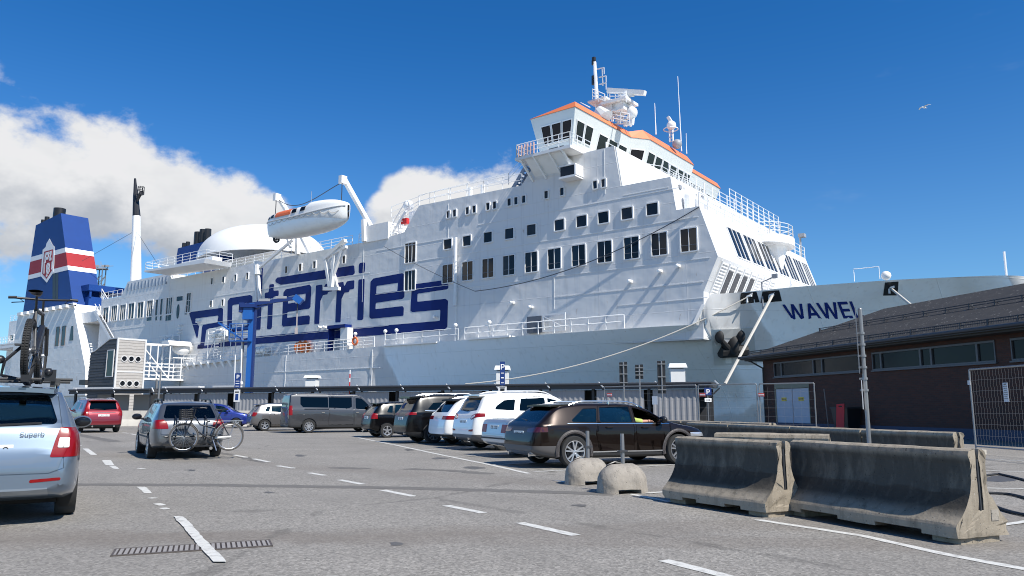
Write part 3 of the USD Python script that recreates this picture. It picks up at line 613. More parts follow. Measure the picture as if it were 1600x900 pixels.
# ---- forward faces
slab(MB(), [(-29.48, 18.95), (-29.4, 19.0), (-29.9, 22.3), (-30.05, 22.3)], 1.05, YF - .05).put('front_bulkhead', WHITE, ship, smooth=False)
m = MB()
for y in (3.2, 5.5, 8, 10.5, 13.6): m.tube([(-25.3, y, 17.1), (-25.05, y, 18.5)], .05, 5)
for y, z in ((2.2, 18.2), (6.5, 18.3)): m.box(-25.3, -24.95, y, y + .4, z, z + .3)
m.put_each('front_pipe', GREY_PAINT, ship)
railing([(-25.3, 1.1, 18.9), (-25.3, 16, 18.9), (-25.3, YF, 18.9)], step=1.6, bars=3, h=1.1, r=.035)
railing([(-22.95, 1.1, 16.2), (-22.95, 16, 16.2), (-22.95, YF, 16.2)], step=1.6, bars=3, h=1.1, r=.035)
m = MB().box(-29.2, -25.4, 18.2, 18.4, 18.9, 19.8); 
railing([(-25.35, 13.5, 18.95), (-25.35, 26.7, 18.95)], step=1.5, bars=5, h=1.9, r=.035)
m = MB()
for y in (2.6, 4.4, 6.2): m.cyl((-24.4, y, 16.2), (-24.4, y, 17.5), .42, n=12).sphere((-24.4, y, 17.5), .42, sub=1)
m.put_each('deck_ventilator', SUPER, ship, per=2)
m = MB()
for y in (3.3, 8.4, 9.6, 11.0): m.box(-25.0, -24.7, y, y + .55, 16.5, 17.2)
m.put_each('front_window', SHIPGLASS, ship)
# slanted front with groups of panes
A, Bq = np.array([-21.6, 1.0, 12.2]), np.array([-21.6, YF, 12.2]); C, Dq = np.array([-22.9, YF, 16.17]), np.array([-22.9, 1.0, 16.17])
ys = [(5.4, 8.2), (8.7, 11.5), (12.0, 14.8), (15.3, 17.9), (18.4, 20.9), (21.4, 23.8), (24.2, 26.0)]
for y0, y1 in ys:
    L = YF - 1.0; f = MB(); k = 4 if y1 - y0 > 3 else 3
    s0, s1 = (y0 - 1) / L, (y1 - 1) / L
    for q in range(k + 1): s = s0 + (s1 - s0) * q / k; quad_panel(f, A, Bq, C, Dq, s - .002, s + .002, .17, .80, .004, .08)
    quad_panel(f, A, Bq, C, Dq, s0, s1, .15, .17, .004, .07); quad_panel(f, A, Bq, C, Dq, s0, s1, .80, .82, .004, .07)
    wd = f.put('lounge_window', SUPER, ship, smooth=False)
    for q in range(k): quad_panel(MB(), A, Bq, C, Dq, s0 + (s1 - s0) * (q + .06) / k, s0 + (s1 - s0) * (q + .94) / k, .175, .795, .004, .03).put('pane', SHIPGLASS, wd, smooth=False)
# half-round platform on the front
pl = [(16.5 + 3.0 * math.cos(t), 2.2 * math.sin(t)) for t in np.linspace(0, math.pi, 20)]
m = MB().prism(Polygon([(y, x) for y, x in pl]), .7, frame((0, 1, 0), (1, 0, 0), (0, 0, -1), (-23.1, 0, 16.3)))
m.tube([(-22.9, 16.5, 15.6), (-22.2, 16.5, 13.4)], [1.6, .3], 10); m.put('bow_platform', SUPER, ship)
railing([(-23.1 + 2.1 * math.sin(t), 16.5 + 2.9 * math.cos(t), 16.3) for t in np.linspace(.1, math.pi - .1, 8)], step=1.3, bars=3, h=1.1, r=.035)
m = MB().cyl((-23.2, 26.5, 16.2), (-23.2, 26.5, 18.4), .1, n=6).obox((-23.0, 26.5, 18.5), (.6, .7, .35)).put('floodlight', GREY_PAINT, ship)
# sheltered lower front: louvred panels and frames behind the bulwark
f2_ = MB(); m = MB()
for k in range(8):
    y = 2.0 + k * 1.5; fx_ = lambda z: -22.8 + max(0, z - 9.7) * .48
    for z in np.arange(9.4, 11.9, .22): m.box(fx_(z) - .02, fx_(z) + .09, y + .1, y + 1.3, z, z + .1)
    f2_.bar((fx_(8) + .05, y, 7.4), (fx_(8) + .05, y, 9.7), .13).bar((fx_(9.7) + .05, y, 9.7), (fx_(12) + .05, y, 12.0), .13)
m.put('front_louvre', SUPER, ship, kind='stuff'); f2_.put_each('front_frame', SUPER, ship, per=2)
m = MB()
for k in range(4): m.add([(fx_(z) + dx, y, z) for dx in (.1, .13) for z in (9.8, 11.5) for y in (3.6 + 1.5 * k, 4.5 + 1.5 * k)], [[0, 1, 3, 2], [4, 6, 7, 5], [0, 4, 5, 1], [2, 3, 7, 6], [0, 2, 6, 4], [1, 5, 7, 3]])
m.put_each('front_shutter', SHIPGLASS, ship)
# fore deck fittings that show over the bulwark
m = MB(); q = toship(at(1190, 441, 56)); m.tube([q - [0, 0, 2], q, q + [.9, 0, .3]], .06, 5).obox(q + [1.0, 0, .35], (.4, .3, .3)); m.put('deck_floodlight', GREY_PAINT, ship)
q = on_hull(1383, 436); m = MB().sphere(q + [0, .4, .3], .35, sub=1); q = on_hull(1352, 437); m.tube([q + [-.8, .3, 0], q + [-.8, .3, .9], q + [.9, .3, .9], q + [.9, .3, 0]], .03, 4); m.put('deck_fitting', SUPER, ship)
q = toship(at(1573, 434, 57)); MB().tube([q - [0, 0, 3], q + [0, 0, 2.0]], .09, 6).put('jackstaff', SUPER, ship)
# ---- radar mast on the bridge roof
R0 = TOPZ + .7
def B3(px, py, y=9.0): return S3(px, py, y)
MY = 8.0
mm = MB(); pT, pB = B3(929, 97, MY), B3(936, 165, MY); mm.tube([pB - [0, 0, 4], pT], [.28, .16], 8)
p2 = B3(940, 108, MY); 
for a_ in (B3(933, 108, MY), B3(936, 121, MY), B3(936, 132, MY)): mm.bar(a_, a_ + [.75, 0, -.05], .08).bar(a_ + [.75, 0, -.05], a_ + [.75, 0, -.7], .06)
mm.bar(B3(941, 108, MY), B3(942, 134, MY), .08)
rm = mm.put('radar_mast', SUPER, ship)
m = MB()
for px, py in ((928, 93), (927.5, 98), (927.5, 122), (927.5, 129)): q = B3(px, py, MY); m.cyl(q - [0, 0, .2], q + [0, 0, .2], .2, n=8)
m.put_each('mast_light', BLACK, rm)
m = MB(); c = B3(929, 150, MY)
plat = [B3(926, 152, MY), B3(926, 158, MY), B3(945, 168, MY), B3(960, 172, MY), B3(978, 164, MY)]
m.obox(B3(968, 163, MY), (2.6, 2.4, .25)).obox(B3(940, 160, MY), (2.0, 1.8, .15)).obox(B3(955, 170, MY), (1.8, 1.6, .9)).obox(B3(972, 170, MY), (1.2, 1.6, .7)).cyl(B3(975, 160, MY), B3(978, 150, MY), .45, n=10)
for a_, b_ in (((945, 166), (944, 182)), ((970, 168), (962, 190)), ((955, 172), (966, 190)), ((975, 172), (972, 190)), ((950, 180), (972, 178)), ((948, 186), (975, 184)), ((960, 176), (946, 190))):
    for s in (0, 1.6): m.bar(B3(*a_, MY) + [0, s, 0], B3(*b_, MY) + [0, s, 0], .12)
m.put('mast_platform', SUPER, rm)
for pts, hh in ((((926, 152), (927, 142)),),) and []: pass
q = [B3(926, 155, MY - 1), B3(945, 163, MY - 1), B3(958, 167, MY - 1)]; railing([q[0], q[1]], step=.8, bars=3, h=1.0, r=.035, parent=rm); railing([B3(953, 160, MY - 1.1), B3(979, 160, MY - 1.1)], step=.7, bars=3, h=.9, r=.035, parent=rm)
m = MB().box(-.1, .1, 0, .1, 0, .1); a_, b_ = B3(950, 141.5, MY), B3(1008, 145.5, MY); mid = (a_ + b_) / 2
m = MB().bar(a_, b_, .45, .42).cyl(mid - [0, 0, .6], mid, .3, n=10).bar(a_ + (b_ - a_) * .3 - [0, 0, .25], a_ + (b_ - a_) * .7 - [0, 0, .25], .3, .3); m.put('radar_scanner', WHITE, rm)
m = MB(); a_, b_ = B3(986, 165, MY), B3(991, 182, MY); m.bar(a_, b_, .35, .35).sphere(B3(988, 176, MY), .48, (1, 1, 1.2)).tube([B3(990, 180, MY), B3(988, 195, MY)], .15, 6).bar(B3(975, 195, MY), B3(989, 193, MY), .2); m.put('small_scanner', WHITE, rm)
railing([B3(956, 190, MY - 1), B3(984, 196, MY - 1)], step=.8, bars=3, h=1.1, r=.035, parent=rm)
q = B3(935, 176, 5); m = MB().tube([B3(935, 172, MY - 2), B3(946, 184, MY - 2)], [.45, .8], 10).put('mast_foot', BRIDGE_GREY, rm)
m = MB()
for a_, b_, r, yy in (((1023, 161), (1025, 210), .05, 14), ((1059, 119), (1065, 236), .05, 20), ((1072, 208), (1073, 240), .04, 20), ((907, 160), (922, 168), .04, 4), ((949, 140), (950, 158), .04, 8)): m.tube([B3(*a_, yy), B3(*b_, yy)], [r * .6, r * 1.4], 5)
m.put_each('whip_antenna', SUPER, ship)
m = MB(); q0 = B3(1046, 184, 18); m.tube([q0, B3(1047, 222, 18)], .1, 5).tube([B3(1051, 200, 18), B3(1052, 224, 18)], .1, 5).bar(B3(1044, 183, 18), B3(1049, 191, 18), .3, .3).sphere(B3(1049, 196, 18), .5, sub=1)
for k in range(10): a_ = k * math.pi / 5; m.bar(B3(1048, 202, 18) + [.75 * math.cos(a_), .75 * math.sin(a_), 0], B3(1048, 202, 18) + [.75 * math.cos(a_ + .63), .75 * math.sin(a_ + .63), 0], .08)
for k in range(4): m.bar(B3(1045, 204 + 5 * k, 18), B3(1052, 204 + 5 * k + 3, 18), .07)
m.put('satellite_mast', WHITE, ship)
MB().sphere(B3(1058, 225, 18), .5, sub=2).put('sound_horn', GREY_PAINT, ship)

# ---- upper deck house, stairs and odds and ends aft of the side windows
m = MB().box(-59.9, -56.3, .9, 5.0, 18.2, 19.95); m.put('deck_locker', SUPER, ship)
m = MB().box(-56.5, -50, 4.0, 22, 18.3, 21.6).box(-54, -39, 5.5, 26, 20.7, 22.2); m.put('deck_house', SUPER, ship)
m = MB()
for k in range(7): m.bar((-56.4 + .28 * k, 1.5, 18.4 + .3 * k), (-56.4 + .28 * k, 2.3, 18.4 + .3 * k), .2, .05)
m.bar((-56.6, 1.4, 18.3), (-54.4, 1.4, 20.8), .08, .25).tube([(-56.6, 1.4, 19.3), (-54.4, 1.4, 21.9)], .04, 5).put('stairway', SUPER, ship)
railing([(-57, 2.2, 19.7), (-53.2, 2.2, 20.9)], step=1, bars=3)
m = MB(); a_, b_ = np.array([-41.6, 2.2, 20.8]), np.array([-39.8, 2.2, 23.0]); m.bar(a_, b_, .1, .35).bar(a_ + [0, .8, 0], b_ + [0, .8, 0], .1, .35)
for k in range(8): q = a_ + (b_ - a_) * (k + .5) / 8; m.box(q[0] - .15, q[0] + .15, 2.2, 3.0, q[2] - .03, q[2] + .03)
m.put('stairway', look('stair_shade', (.3, .33, .38), .6), ship)
MB().sphere((-55.4, 2.8, 21.9), .55, sub=2).put('satellite_dome', WHITE, ship)
MB().box(-55.2, -54.4, 1.6, 2.0, 19.6, 20.2).put('red_cover', RED, ship)
m = MB()
for x in (-57.6, -46.1, -44.6): m.cyl((x, 1.8, 20.8 if x > -50 else 18.3), (x, 1.8, 21.9 if x > -50 else 19.9), .2, n=8)
m.put_each('deck_vent', SUPER, ship)

# ---------------------------------------------------------------- lifeboat, davits, rafts
LB_LOC = shipw(-65.4, -2.2, 20.75)
lb = thing('lifeboat', 'white enclosed lifeboat with orange canopy panel slung from davits above the ferry side', 'lifeboat', LB_LOC, SHIP_ROT)
Lh = 6.6
def lb_section(x):
    t = abs(x) / Lh; b = 1.75 * (1 - t ** 2.6) ** .6; keel = -1.55 + .75 * t ** 3; sheer = .15 + .45 * t ** 2
    return b, keel, sheer
G_ = []
for x in np.linspace(-Lh * .995, Lh * .995, 36):
    b, k_, s_h = lb_section(x); row = []
    for a_ in np.linspace(0, math.pi, 17):
        c_, s_ = math.cos(a_), math.sin(a_); row.append((x, b * np.sign(c_) * abs(c_) ** .75, s_h - (s_h - k_) * abs(s_) ** .85))
    G_.append(row)
m = MB().grid(G_); Gt = [[(x, y * f_, z) for f_ in (1,)] for x, y, z in []]
hullm = m.put('hull', look('lifeboat_white', (.74, .75, .74), .4, var=.05, vs=.8, dirt=(.5, .48, .45), dirt_s=1.2, dirt_a=.3), lb, smooth=60)
G_ = []
for x in np.linspace(-Lh * .995, Lh * .995, 36):
    b, k_, s_h = lb_section(x); t = abs(x) / Lh; hh = (1.15 + .25 * (1 if x > 2 else 0)) * (1 - t ** 3.0) ** .6; row = []
    for a_ in np.linspace(0, math.pi, 15): c_, s_ = math.cos(a_), math.sin(a_); row.append((x, b * .97 * np.sign(c_) * abs(c_) ** .5, s_h + hh * abs(s_) ** .6))
    G_.append(row)
MB().grid(np.array(G_)[::-1]).put('canopy', WHITE, lb, smooth=50)
MB().tube([(x, -lb_section(x)[0] * 1.0 - .02, lb_section(x)[2]) for x in np.linspace(-Lh * .98, Lh * .98, 30)], .07, 6).put('gunwale', look('fender_grey', (.5, .5, .5), .6), lb)
def canopy_pt(x, a_, o_):
    b, k_, s_h = lb_section(x); t = abs(x) / Lh; hh = (1.15 + .25 * (1 if x > 2 else 0)) * (1 - t ** 3.0) ** .6; c_, s_ = math.cos(a_), math.sin(a_)
    return (x, b * .97 * np.sign(c_) * abs(c_) ** .5 - o_, s_h + hh * abs(s_) ** .6 + o_ * .6)
def canopy_patch(x0, x1, a0, a1, name, lk):
    G1 = np.array([[canopy_pt(x, a_, .045) for a_ in np.linspace(a0, a1, 9)] for x in np.linspace(x0, x1, 9)]); MB().grid(G1).grid(np.array(G1)[::-1]).put(name, lk, lb, smooth=40)
canopy_patch(-3.5, -.6, 1.75, 3.02, 'canopy_panel', ORANGE)
for x in (-5.2, -4.2, .0, 1.4): canopy_patch(x - .38, x + .38, 2.5, 2.98, 'window', SHIPGLASS)
for x in (-4.2, -1.9, .6, 2.7): m = MB(); 
m = MB()
for x0 in np.arange(-5, 5.2, 1.0): m.tube([(x0 + s, -lb_section(x0 + s)[0] - .04, .1 - .25 * math.sin(math.pi * s)) for s in np.linspace(0, 1, 6)], .025, 4)
m.put('grab_line', ROPE, lb)
m = MB()
for x in (-3.6, 1.0): m.cyl((x, -.3, 1.3), (x, -.3, 3.0), .03, n=4)
m.put('canopy_pole', GREY_PAINT, lb)
m = MB(); m.lathe([(.22, -.12), (.38, -.12), (.38, .12), (.22, .12), (.22, -.12)], frame((0, 1, 0), (0, 0, 1), (1, 0, 0), (-5.2, 0, -1.3)), 14)
for k in range(4): a_ = k * math.pi / 2; m.obox((-5.2, .15 * math.cos(a_), -1.3 + .15 * math.sin(a_)), (.06, .28, .1), np.array([[1, 0, 0], [0, math.cos(a_), -math.sin(a_)], [0, math.sin(a_), math.cos(a_)]]))
m.put('propeller', BLACK, lb)
# davits
for x, lab in ((-71.3, 'aft'), (-60.2, 'fore')):
    dv = thing('davit', f"white boat davit arm at the {'stern end of the lifeboat' if lab == 'aft' else 'bow end of the lifeboat, topmost and tallest in view'}", 'davit', shipw(x, 0, 18.3), SHIP_ROT)
    tipz = 6.3
    m = MB(); m.bar((.2, 3.0, .2), (.0, 1.6, 2.4), .5, .45).bar((0, 1.6, 2.4), (-.2, -1.6, tipz), .42, .4).bar((.5, .8, .0), (.2, .9, 2.4), .4, .4); m.put('arm', SUPER, dv)
    if lab == 'fore':
        m = MB()
        for a_, b_, w in (((-2.2, -.1, -1.2), (-1.2, -.1, -4.6), .35), ((-.7, -.1, -1.2), (-1.0, -.1, -4.6), .35), ((.6, -.1, -.6), (-1.4, -.1, -4.4), .3), ((-2.6, -.1, -1.3), (1.2, -.1, -.5), .3), ((-2.2, -.1, -4.6), (.3, -.1, -4.8), .35), ((1.0, -.1, .2), (-2.4, -.1, -1.4), .4), ((-2.5, .9, -1.2), (-1.2, .9, -4.6), .3)): m.bar(a_, b_, w)
        m.put('cradle', SUPER, dv, T=frame((1, 0, 0), (0, 1, 0), (0, 0, 1), (-2.4, 0, 0)))
    else:
        m = MB()
        for a_, b_, w in (((-1.5, -.1, -.6), (-.6, -.1, -5.2), .3), ((-2.0, -.1, -.3), (-1.3, -.1, -4.8), .18), ((-.6, -.1, -5.2), (1.8, -.1, -4.9), .12), ((4.6, .2, 1.6), (-1.0, -.1, -1.0), .25), ((4.2, .2, .8), (2.8, .2, 3.4), .3)): m.bar(a_, b_, w)
        m.tube([(-1.4, -.1, -.3), (-1.3, -.1, -1.8)], .4, 8); m.put('cradle', SUPER, dv, T=frame((1, 0, 0), (0, 1, 0), (0, 0, 1), (-4.2, 0, 0)))
    MB().obox((-.2, -1.75, tipz - .15), (.5, .7, .8)).put('sheave_box', SUPER, dv)
    m = MB().cyl((-.1, -1.9, tipz - .3), (0.1, -2.1, 3.1), .05, n=5).obox((0.05, -2.05, 3.1), (.25, .25, .5)); m.put('fall_wire', DARK_STEEL, dv)
    MB().obox((.05, -2.05, 3.6), (.22, .22, .35)).put('hook_block', RED, dv)
a_, b_ = np.array([-71.5, -1.6, 24.3]), np.array([-60.4, -1.6, 24.3])
sp = MB().tube([shipw(*(a_ + (b_ - a_) * t - [0, 0, 1.6 * 4 * t * (1 - t) * (1.25 - t)])) for t in np.linspace(0, 1, 16)], .045, 5).put('span_wire', DARK_STEEL, label='sagging black span wire between the two lifeboat davits', cat='wire')
def raft_rack(x, label, z0=7.1, n_=2, y=.2, up=2.5):
    r = thing('raft_rack', f'white tubular rack {label}', 'rack', shipw(x, y, z0), SHIP_ROT)
    m = MB(); w = 3.4
    for dx in (-w / 2, -.3, w / 2):
        for dy in (-.45, .45): m.cyl((dx, dy, 0), (dx, dy, up + 1.1), .06, n=5)
    for z in (up - .15, up + .45, up + 1.1):
        for dy in (-.45, .45): m.cyl((-w / 2, dy, z), (w / 2, dy, z), .05, n=5)
    for z in np.arange(.3, up, .35): m.cyl((-.3, -.45, z), (.6, -.45, z), .04, n=4)
    m.cyl((-w / 2, -.45, 0), (-.3, -.45, up), .05, n=5).put('frame', SUPER, r)
    return r
def raft(x, y, z, label, L=1.5, R=.42):
    r = thing('raft_canister', label, 'liferaft', shipw(x, y, z), SHIP_ROT, None)
    prof = [(0, -L / 2), (R * .8, -L / 2), (R, -L / 2 + .12), (R, -.03), (R * 1.06, -.03), (R * 1.06, .03), (R, .03), (R, L / 2 - .12), (R * .8, L / 2), (0, L / 2)]
    MB().lathe(prof, frame((0, 1, 0), (0, 0, 1), (1, 0, 0), (0, 0, 0)), 16).put('shell', WHITE, r)
    m = MB()
    for k in (-.4, .4): m.lathe([(R * 1.01, k - .03), (R * 1.03, k - .03), (R * 1.03, k + .03), (R * 1.01, k + .03)], frame((0, 1, 0), (0, 0, 1), (1, 0, 0), (0, 0, 0)), 16)
    m.put('strap', GREY_PAINT, r)
xr = SP(343, 530, .2)[0]
raft_rack(xr, 'carrying two liferaft canisters left of the blue crane post')
raft(xr - .85, .2, 10.05, 'white liferaft canister, left one on the high rack beside the blue crane'); raft(xr + .85, .2, 10.05, 'white liferaft canister, right one on the high rack beside the blue crane')
xr = SP(406, 551, .2)[0]
raft(xr, .3, 7.75, 'white liferaft canister low on the deck just right of the blue crane post', 2.2)
xr = SP(264, 535, .2)[0]
raft_rack(xr, 'crowded with canisters at the end of the boarding gangway', 6.8, up=2.6)
raft(xr - .3, .2, 9.8, 'white liferaft canister above the end of the boarding gangway', 2.0)
# orange bundle, lifebuoy and winch on the walkway
q = S3(472, 546, .6); ob = thing('life_jacket_bundle', 'bundle of orange life jackets behind the deck railing', 'life jackets', shipw(q[0], .6, 7.0), SHIP_ROT)
m = MB()
for k in range(5): m.sphere((-.9 + .45 * k, .05 * (k % 2), .75 + .15 * (k % 2)), .42, (.7, .8, 1.4), 2)
m.put('jackets', look('jacket_orange', (.62, .17, .05), .8, var=.2), ob)
q = S3(558, 538, .3); ob = thing('lifebuoy', 'orange ring lifebuoy hung on the walkway railing', 'lifebuoy', shipw(q[0], .0, 7.9), SHIP_ROT)
t = np.linspace(0, 2 * math.pi, 25); MB().tube([(.36 * math.cos(a_), 0, .36 * math.sin(a_)) for a_ in t], .1, 8).put('ring', ORANGE, ob)
q = S3(537, 545, .5); ob = thing('deck_cabinet', 'white deck cabinet with dark blue canopy on the walkway', 'cabinet', shipw(q[0], .5, 7.0), SHIP_ROT)
MB().box(-.2, .9, -.35, .4, 0, 2.4).put('body', WHITE, ob); MB().box(-2.2, .6, -.45, .45, 2.4, 2.75).box(-2.1, -2.0, -.4, .4, 0, 2.4).put('canopy', NAVY, ob)
# mooring ropes
def rope(name, label, pts, r, sag=0.0, lk=ROPE):
    a_, b_ = pts[0], pts[-1]; t = np.linspace(0, 1, 24)
    return MB().tube([a_ + (b_ - a_) * k - [0, 0, sag * 4 * k * (1 - k)] for k in t], r, 6).put(name, lk, label=label, cat='rope')
A = shipw(*(on_hull(1208, 462) - [0, .15, 0])); Bq = np.array([*at(1140, 604, 51)[:2], 1.0]); rope('mooring_rope', 'thick pale mooring rope dropping steeply from the right-hand fairlead near the bow', [A, at(1133, 600, 50)], .1)
A = shipw(*(on_hull(1170, 464) - [0, .15, 0])); rope('mooring_rope', 'thin mooring rope running far left from the left-hand fairlead to the quay shed roof', [A, at(727, 600, 56)], .045, 1.2)
A = shipw(*(on_hull(1394, 452) - [0, .2, 0])); rope('mooring_rope', 'mooring rope dropping behind the brick building from the foremost fairlead', [A, at(1440, 490, 48)], .09)
A = shipw(*S3(1093, 323, .9)); Bq = shipw(*S3(742, 455, .2)); rope('guy_wire', 'thin dark wire sagging across the ferry windows', [A, Bq], .035, 1.15, DARK_STEEL)
m_ = shipw(*S3(742, 455, .2)); rope('guy_wire', 'thin wire rising aft from the ferry drain pipe', [m_, shipw(*S3(600, 385, .4))], .025, .2, DARK_STEEL)

# ---------------------------------------------------------------- asphalt, paint, sea
def asphalt_look():
    g = Graph(); p = g.o('geometry', 'position')
    fine = g.noise(p, 85.0, 2.0, 0.7); mid = g.noise(p, 28.0, 3.0, 0.6); big = g.noise(p, 0.35, 6.0, 0.6)
    stone = g.o('voronoi_texture', 'color', vector=p, scale=46.0, feature='f1'); sv = g.o('rgb_to_bw', 'val', color=stone)
    v = g.math('add', g.math('multiply', sv, .5), g.math('multiply', fine, .5))
    c = g.o('rgb_ramp', 'color', fac=v, ramp=[(0.18, tuple(ASPH * .4)), (0.4, tuple(ASPH * .82)), (0.6, tuple(ASPH * 1.22)), (0.85, tuple(ASPH * 1.9))])
    c = g.mixc(g.rng(big, .35, .7, 0, .5), c, tuple(ASPH * .68)); c = g.mixc(g.math('multiply', g.sstep(g.noise(p, 2.6, 3.0, .5), .7, .78), .55), c, tuple(ASPH * .3))
    # worn wheel tracks and a repaired strip across the lanes
    lane = g.o('vector_math', 'value', math_type='dot_product', vector1=p, vector2=(0.85, 0.53, 0))
    tr = g.noise(g.o('combine_xyz', 'vector', x=g.math('multiply', lane, .9), y=g.math('multiply', g.o('separate_xyz', 'y', vector=p), .06), z=0.0), 1.0, 4.0)
    c = g.mixc(g.rng(tr, .5, .7, 0, .3), c, tuple(ASPH * .62))
    # broad worn bands where the traffic turns
    for (ax_, ay_), (bx_, by_), hw_, k_ in ((ground(0, 836)[:2], ground(1100, 846)[:2], .5, .3), (ground(0, 700)[:2], ground(900, 756)[:2], .7, .22), (ground(560, 835)[:2], ground(1600, 812)[:2], .55, .3)):
        n_ = np.array([-(by_ - ay_), bx_ - ax_]); n_ = n_ / np.linalg.norm(n_)
        dd = g.math('subtract', g.o('vector_math', 'value', math_type='dot_product', vector1=p, vector2=(n_[0], n_[1], 0)), float(n_ @ np.array([ax_, ay_])))
        dd = g.math('absolute', g.math('add', dd, g.math('multiply', g.math('subtract', g.noise(p, .7, 4.0), .5), 1.2)))
        c = g.mixc(g.sstep(dd, hw_ * .4, hw_, k_, 0.0), c, tuple(ASPH * np.array([.62, .56, .52])))
    sp = g.math('multiply', g.sstep(g.noise(p, 1.3, 5.0, .7), .68, .74), .5)
    c = g.mixc(sp, c, tuple(ASPH * .4))
    seam = g.o('voronoi_texture', 'distance', vector=g.mapv(p, (.12, .09, 1)), scale=1.0, feature='distance_to_edge', randomness=1.0)
    crack = g.math('multiply', g.sstep(g.math('add', seam, g.math('multiply', g.math('subtract', g.noise(p, 1.5, 4.0), .5), .06)), .0, .006, 1, 0), .35)
    c = g.mixc(crack, c, tuple(ASPH * .3))
    nm = g.o('bump', 'normal', height=g.math('add', v, g.math('multiply', mid, .5)), strength=.5, distance=.012)
    return g.build('asphalt', surface=g.o('principled_bsdf', 'BSDF', base_color=c, roughness=.85, normal=nm, specular_ior_level=.3))
ASPHALT = asphalt_look()
PAINT = look('road_paint', (0.56, 0.55, 0.51), .75, var=.15, vs=5, dirt=(.24, .23, .215), dirt_s=11, dirt_a=.95, obj=False, bump=.3, bs=70)
def q_ship(x, n): w = BX * x + NY * (DIST + n); return (w[0], w[1])
lot = thing('parking_lot', kind='structure')
QN = -4.0
ground_poly = [q_ship(-700, QN), q_ship(700, QN), q_ship(700, -900), q_ship(-700, -900)]
T_ = np.array([[*p, 0] for p in ground_poly]); MB().add(T_, [[0, 3, 2, 1]]).put('asphalt_surface', ASPHALT, lot, smooth=False)
qw = MB(); a_, b_ = q_ship(-700, QN), q_ship(700, QN); qw.add([(*a_, -4), (*b_, -4), (*b_, 0), (*a_, 0)], [[0, 1, 2, 3], [3, 2, 1, 0]]).put('quay_wall', look('quay_concrete', (.3, .29, .27), .9), lot, smooth=False)
g = Graph(); p = g.o('geometry', 'position'); WATER = g.build('sea_water', surface=g.o('principled_bsdf', 'BSDF', base_color=(.01, .03, .04), roughness=.08, normal=g.o('bump', 'normal', height=g.noise(p, .6, 4.0), strength=.4, distance=.3)))
w_ = [q_ship(-6000, QN - .5), q_ship(6000, QN - .5), q_ship(6000, 9000), q_ship(-6000, 9000)]
MB().add([[*p, -2.3] for p in w_], [[0, 1, 2, 3]]).put('sea', WATER, smooth=False, kind='structure')
def mark(pts, z=.004, name='lane_dash', lk=None, wob=0.004):
    """painted marking from a ground outline, its edges slightly ragged"""
    ring = LineString(list(pts) + [pts[0]]); L = ring.length; n = max(8, int(L / .12)); out = []
    for k in range(n): q = ring.interpolate(L * k / n); out.append((q.x + RNG.normal(0, wob), q.y + RNG.normal(0, wob)))
    P_ = Polygon(out).buffer(0)
    if P_.geom_type != 'Polygon': P_ = max(P_.geoms, key=lambda a: a.area)
    v, f = trimesh.creation.triangulate_polygon(P_, engine='earcut')
    m = MB().add(np.column_stack([v, np.full(len(v), z)]), f); v, f = m.data()
    if np.cross(v[f[0, 1]] - v[f[0, 0]], v[f[0, 2]] - v[f[0, 0]])[2] < 0: m = MB().add(v, f[:, ::-1])
    return m.put(name, lk or PAINT, lot, smooth=False)
gp = lambda px, py: tuple(ground(px, py)[:2])
def dash(px0, py0, px1, py1, w=.11):
    a_, b_ = np.array(gp(px0, py0)), np.array(gp(px1, py1)); d = (b_ - a_) / np.linalg.norm(b_ - a_); n = np.array([-d[1], d[0]]) * w / 2
    return mark([a_ + n, b_ + n, b_ - n, a_ - n])
# left lane line
mark([gp(271, 808), gp(286, 808), gp(303, 824), gp(318, 842), gp(355, 880), gp(334, 881), gp(303, 846), gp(286, 825)], z=.012)
mark([gp(214, 761), gp(228, 761), gp(238, 771), gp(226, 771)])
for q in ((233, 778, 243, 779), (245, 787, 255, 790), (253, 794, 262, 796)): dash(*q, w=.1)
for q in ((176, 720, 164, 720), ): pass
mark([gp(159, 719), gp(173, 719), gp(179, 727), gp(165, 727)]); mark([gp(170, 728), gp(180, 728), gp(187, 733), gp(178, 733)]); mark([gp(129, 701), gp(138, 701), gp(152, 711), gp(142, 711)]); mark([gp(114, 692), gp(122, 692), gp(128, 697), gp(120, 697)])
for q in ((216, 732, 226, 733), (190, 676, 201, 677), (205, 678, 214, 680)): dash(*q, w=.12)
# right lane line
for q in ((1037, 876, 1140, 902), (812, 817, 900, 837), (697, 790, 756, 802), (598, 766, 648, 776), (531, 750, 567, 757), (483, 739, 508, 743), (434, 728, 460, 732), (396, 717, 420, 722), (366, 711, 386, 715), (300, 692, 330, 699)): dash(*q, w=.12)
# bay lines
bl = [gp(560, 684), gp(625, 697), gp(690, 711), gp(760, 725), gp(826, 740)]
def strip(pts, w, z=.004):
    l = LineString(pts).buffer(w / 2, cap_style=2, join_style=2); mark(list(l.exterior.coords)[:-1], z, 'bay_line')
strip(bl, .11); strip([gp(985, 772), gp(1050, 785)], .1); strip([gp(1180, 812), gp(1350, 838), gp(1480, 867), gp(1640, 897)], .11); strip([gp(868, 751), gp(905, 757)], .1, .004)
BV = np.array([.857, .515]); 
for px, py, L_ in ((826, 738, 5.5), (760, 727, 5), (700, 714, 5), (650, 704, 5), (606, 695, 5), (1000, 772, 3.2), (1546, 824, 4)):
    a_ = np.array(gp(px, py)); strip([a_ + BV * .1, a_ + BV * L_], .1, .008)
strip([gp(1262, 757), gp(1600, 764)], .1); strip([gp(1520, 735), gp(1620, 738)], .1); strip([gp(1520, 716), gp(1620, 722)], .1)
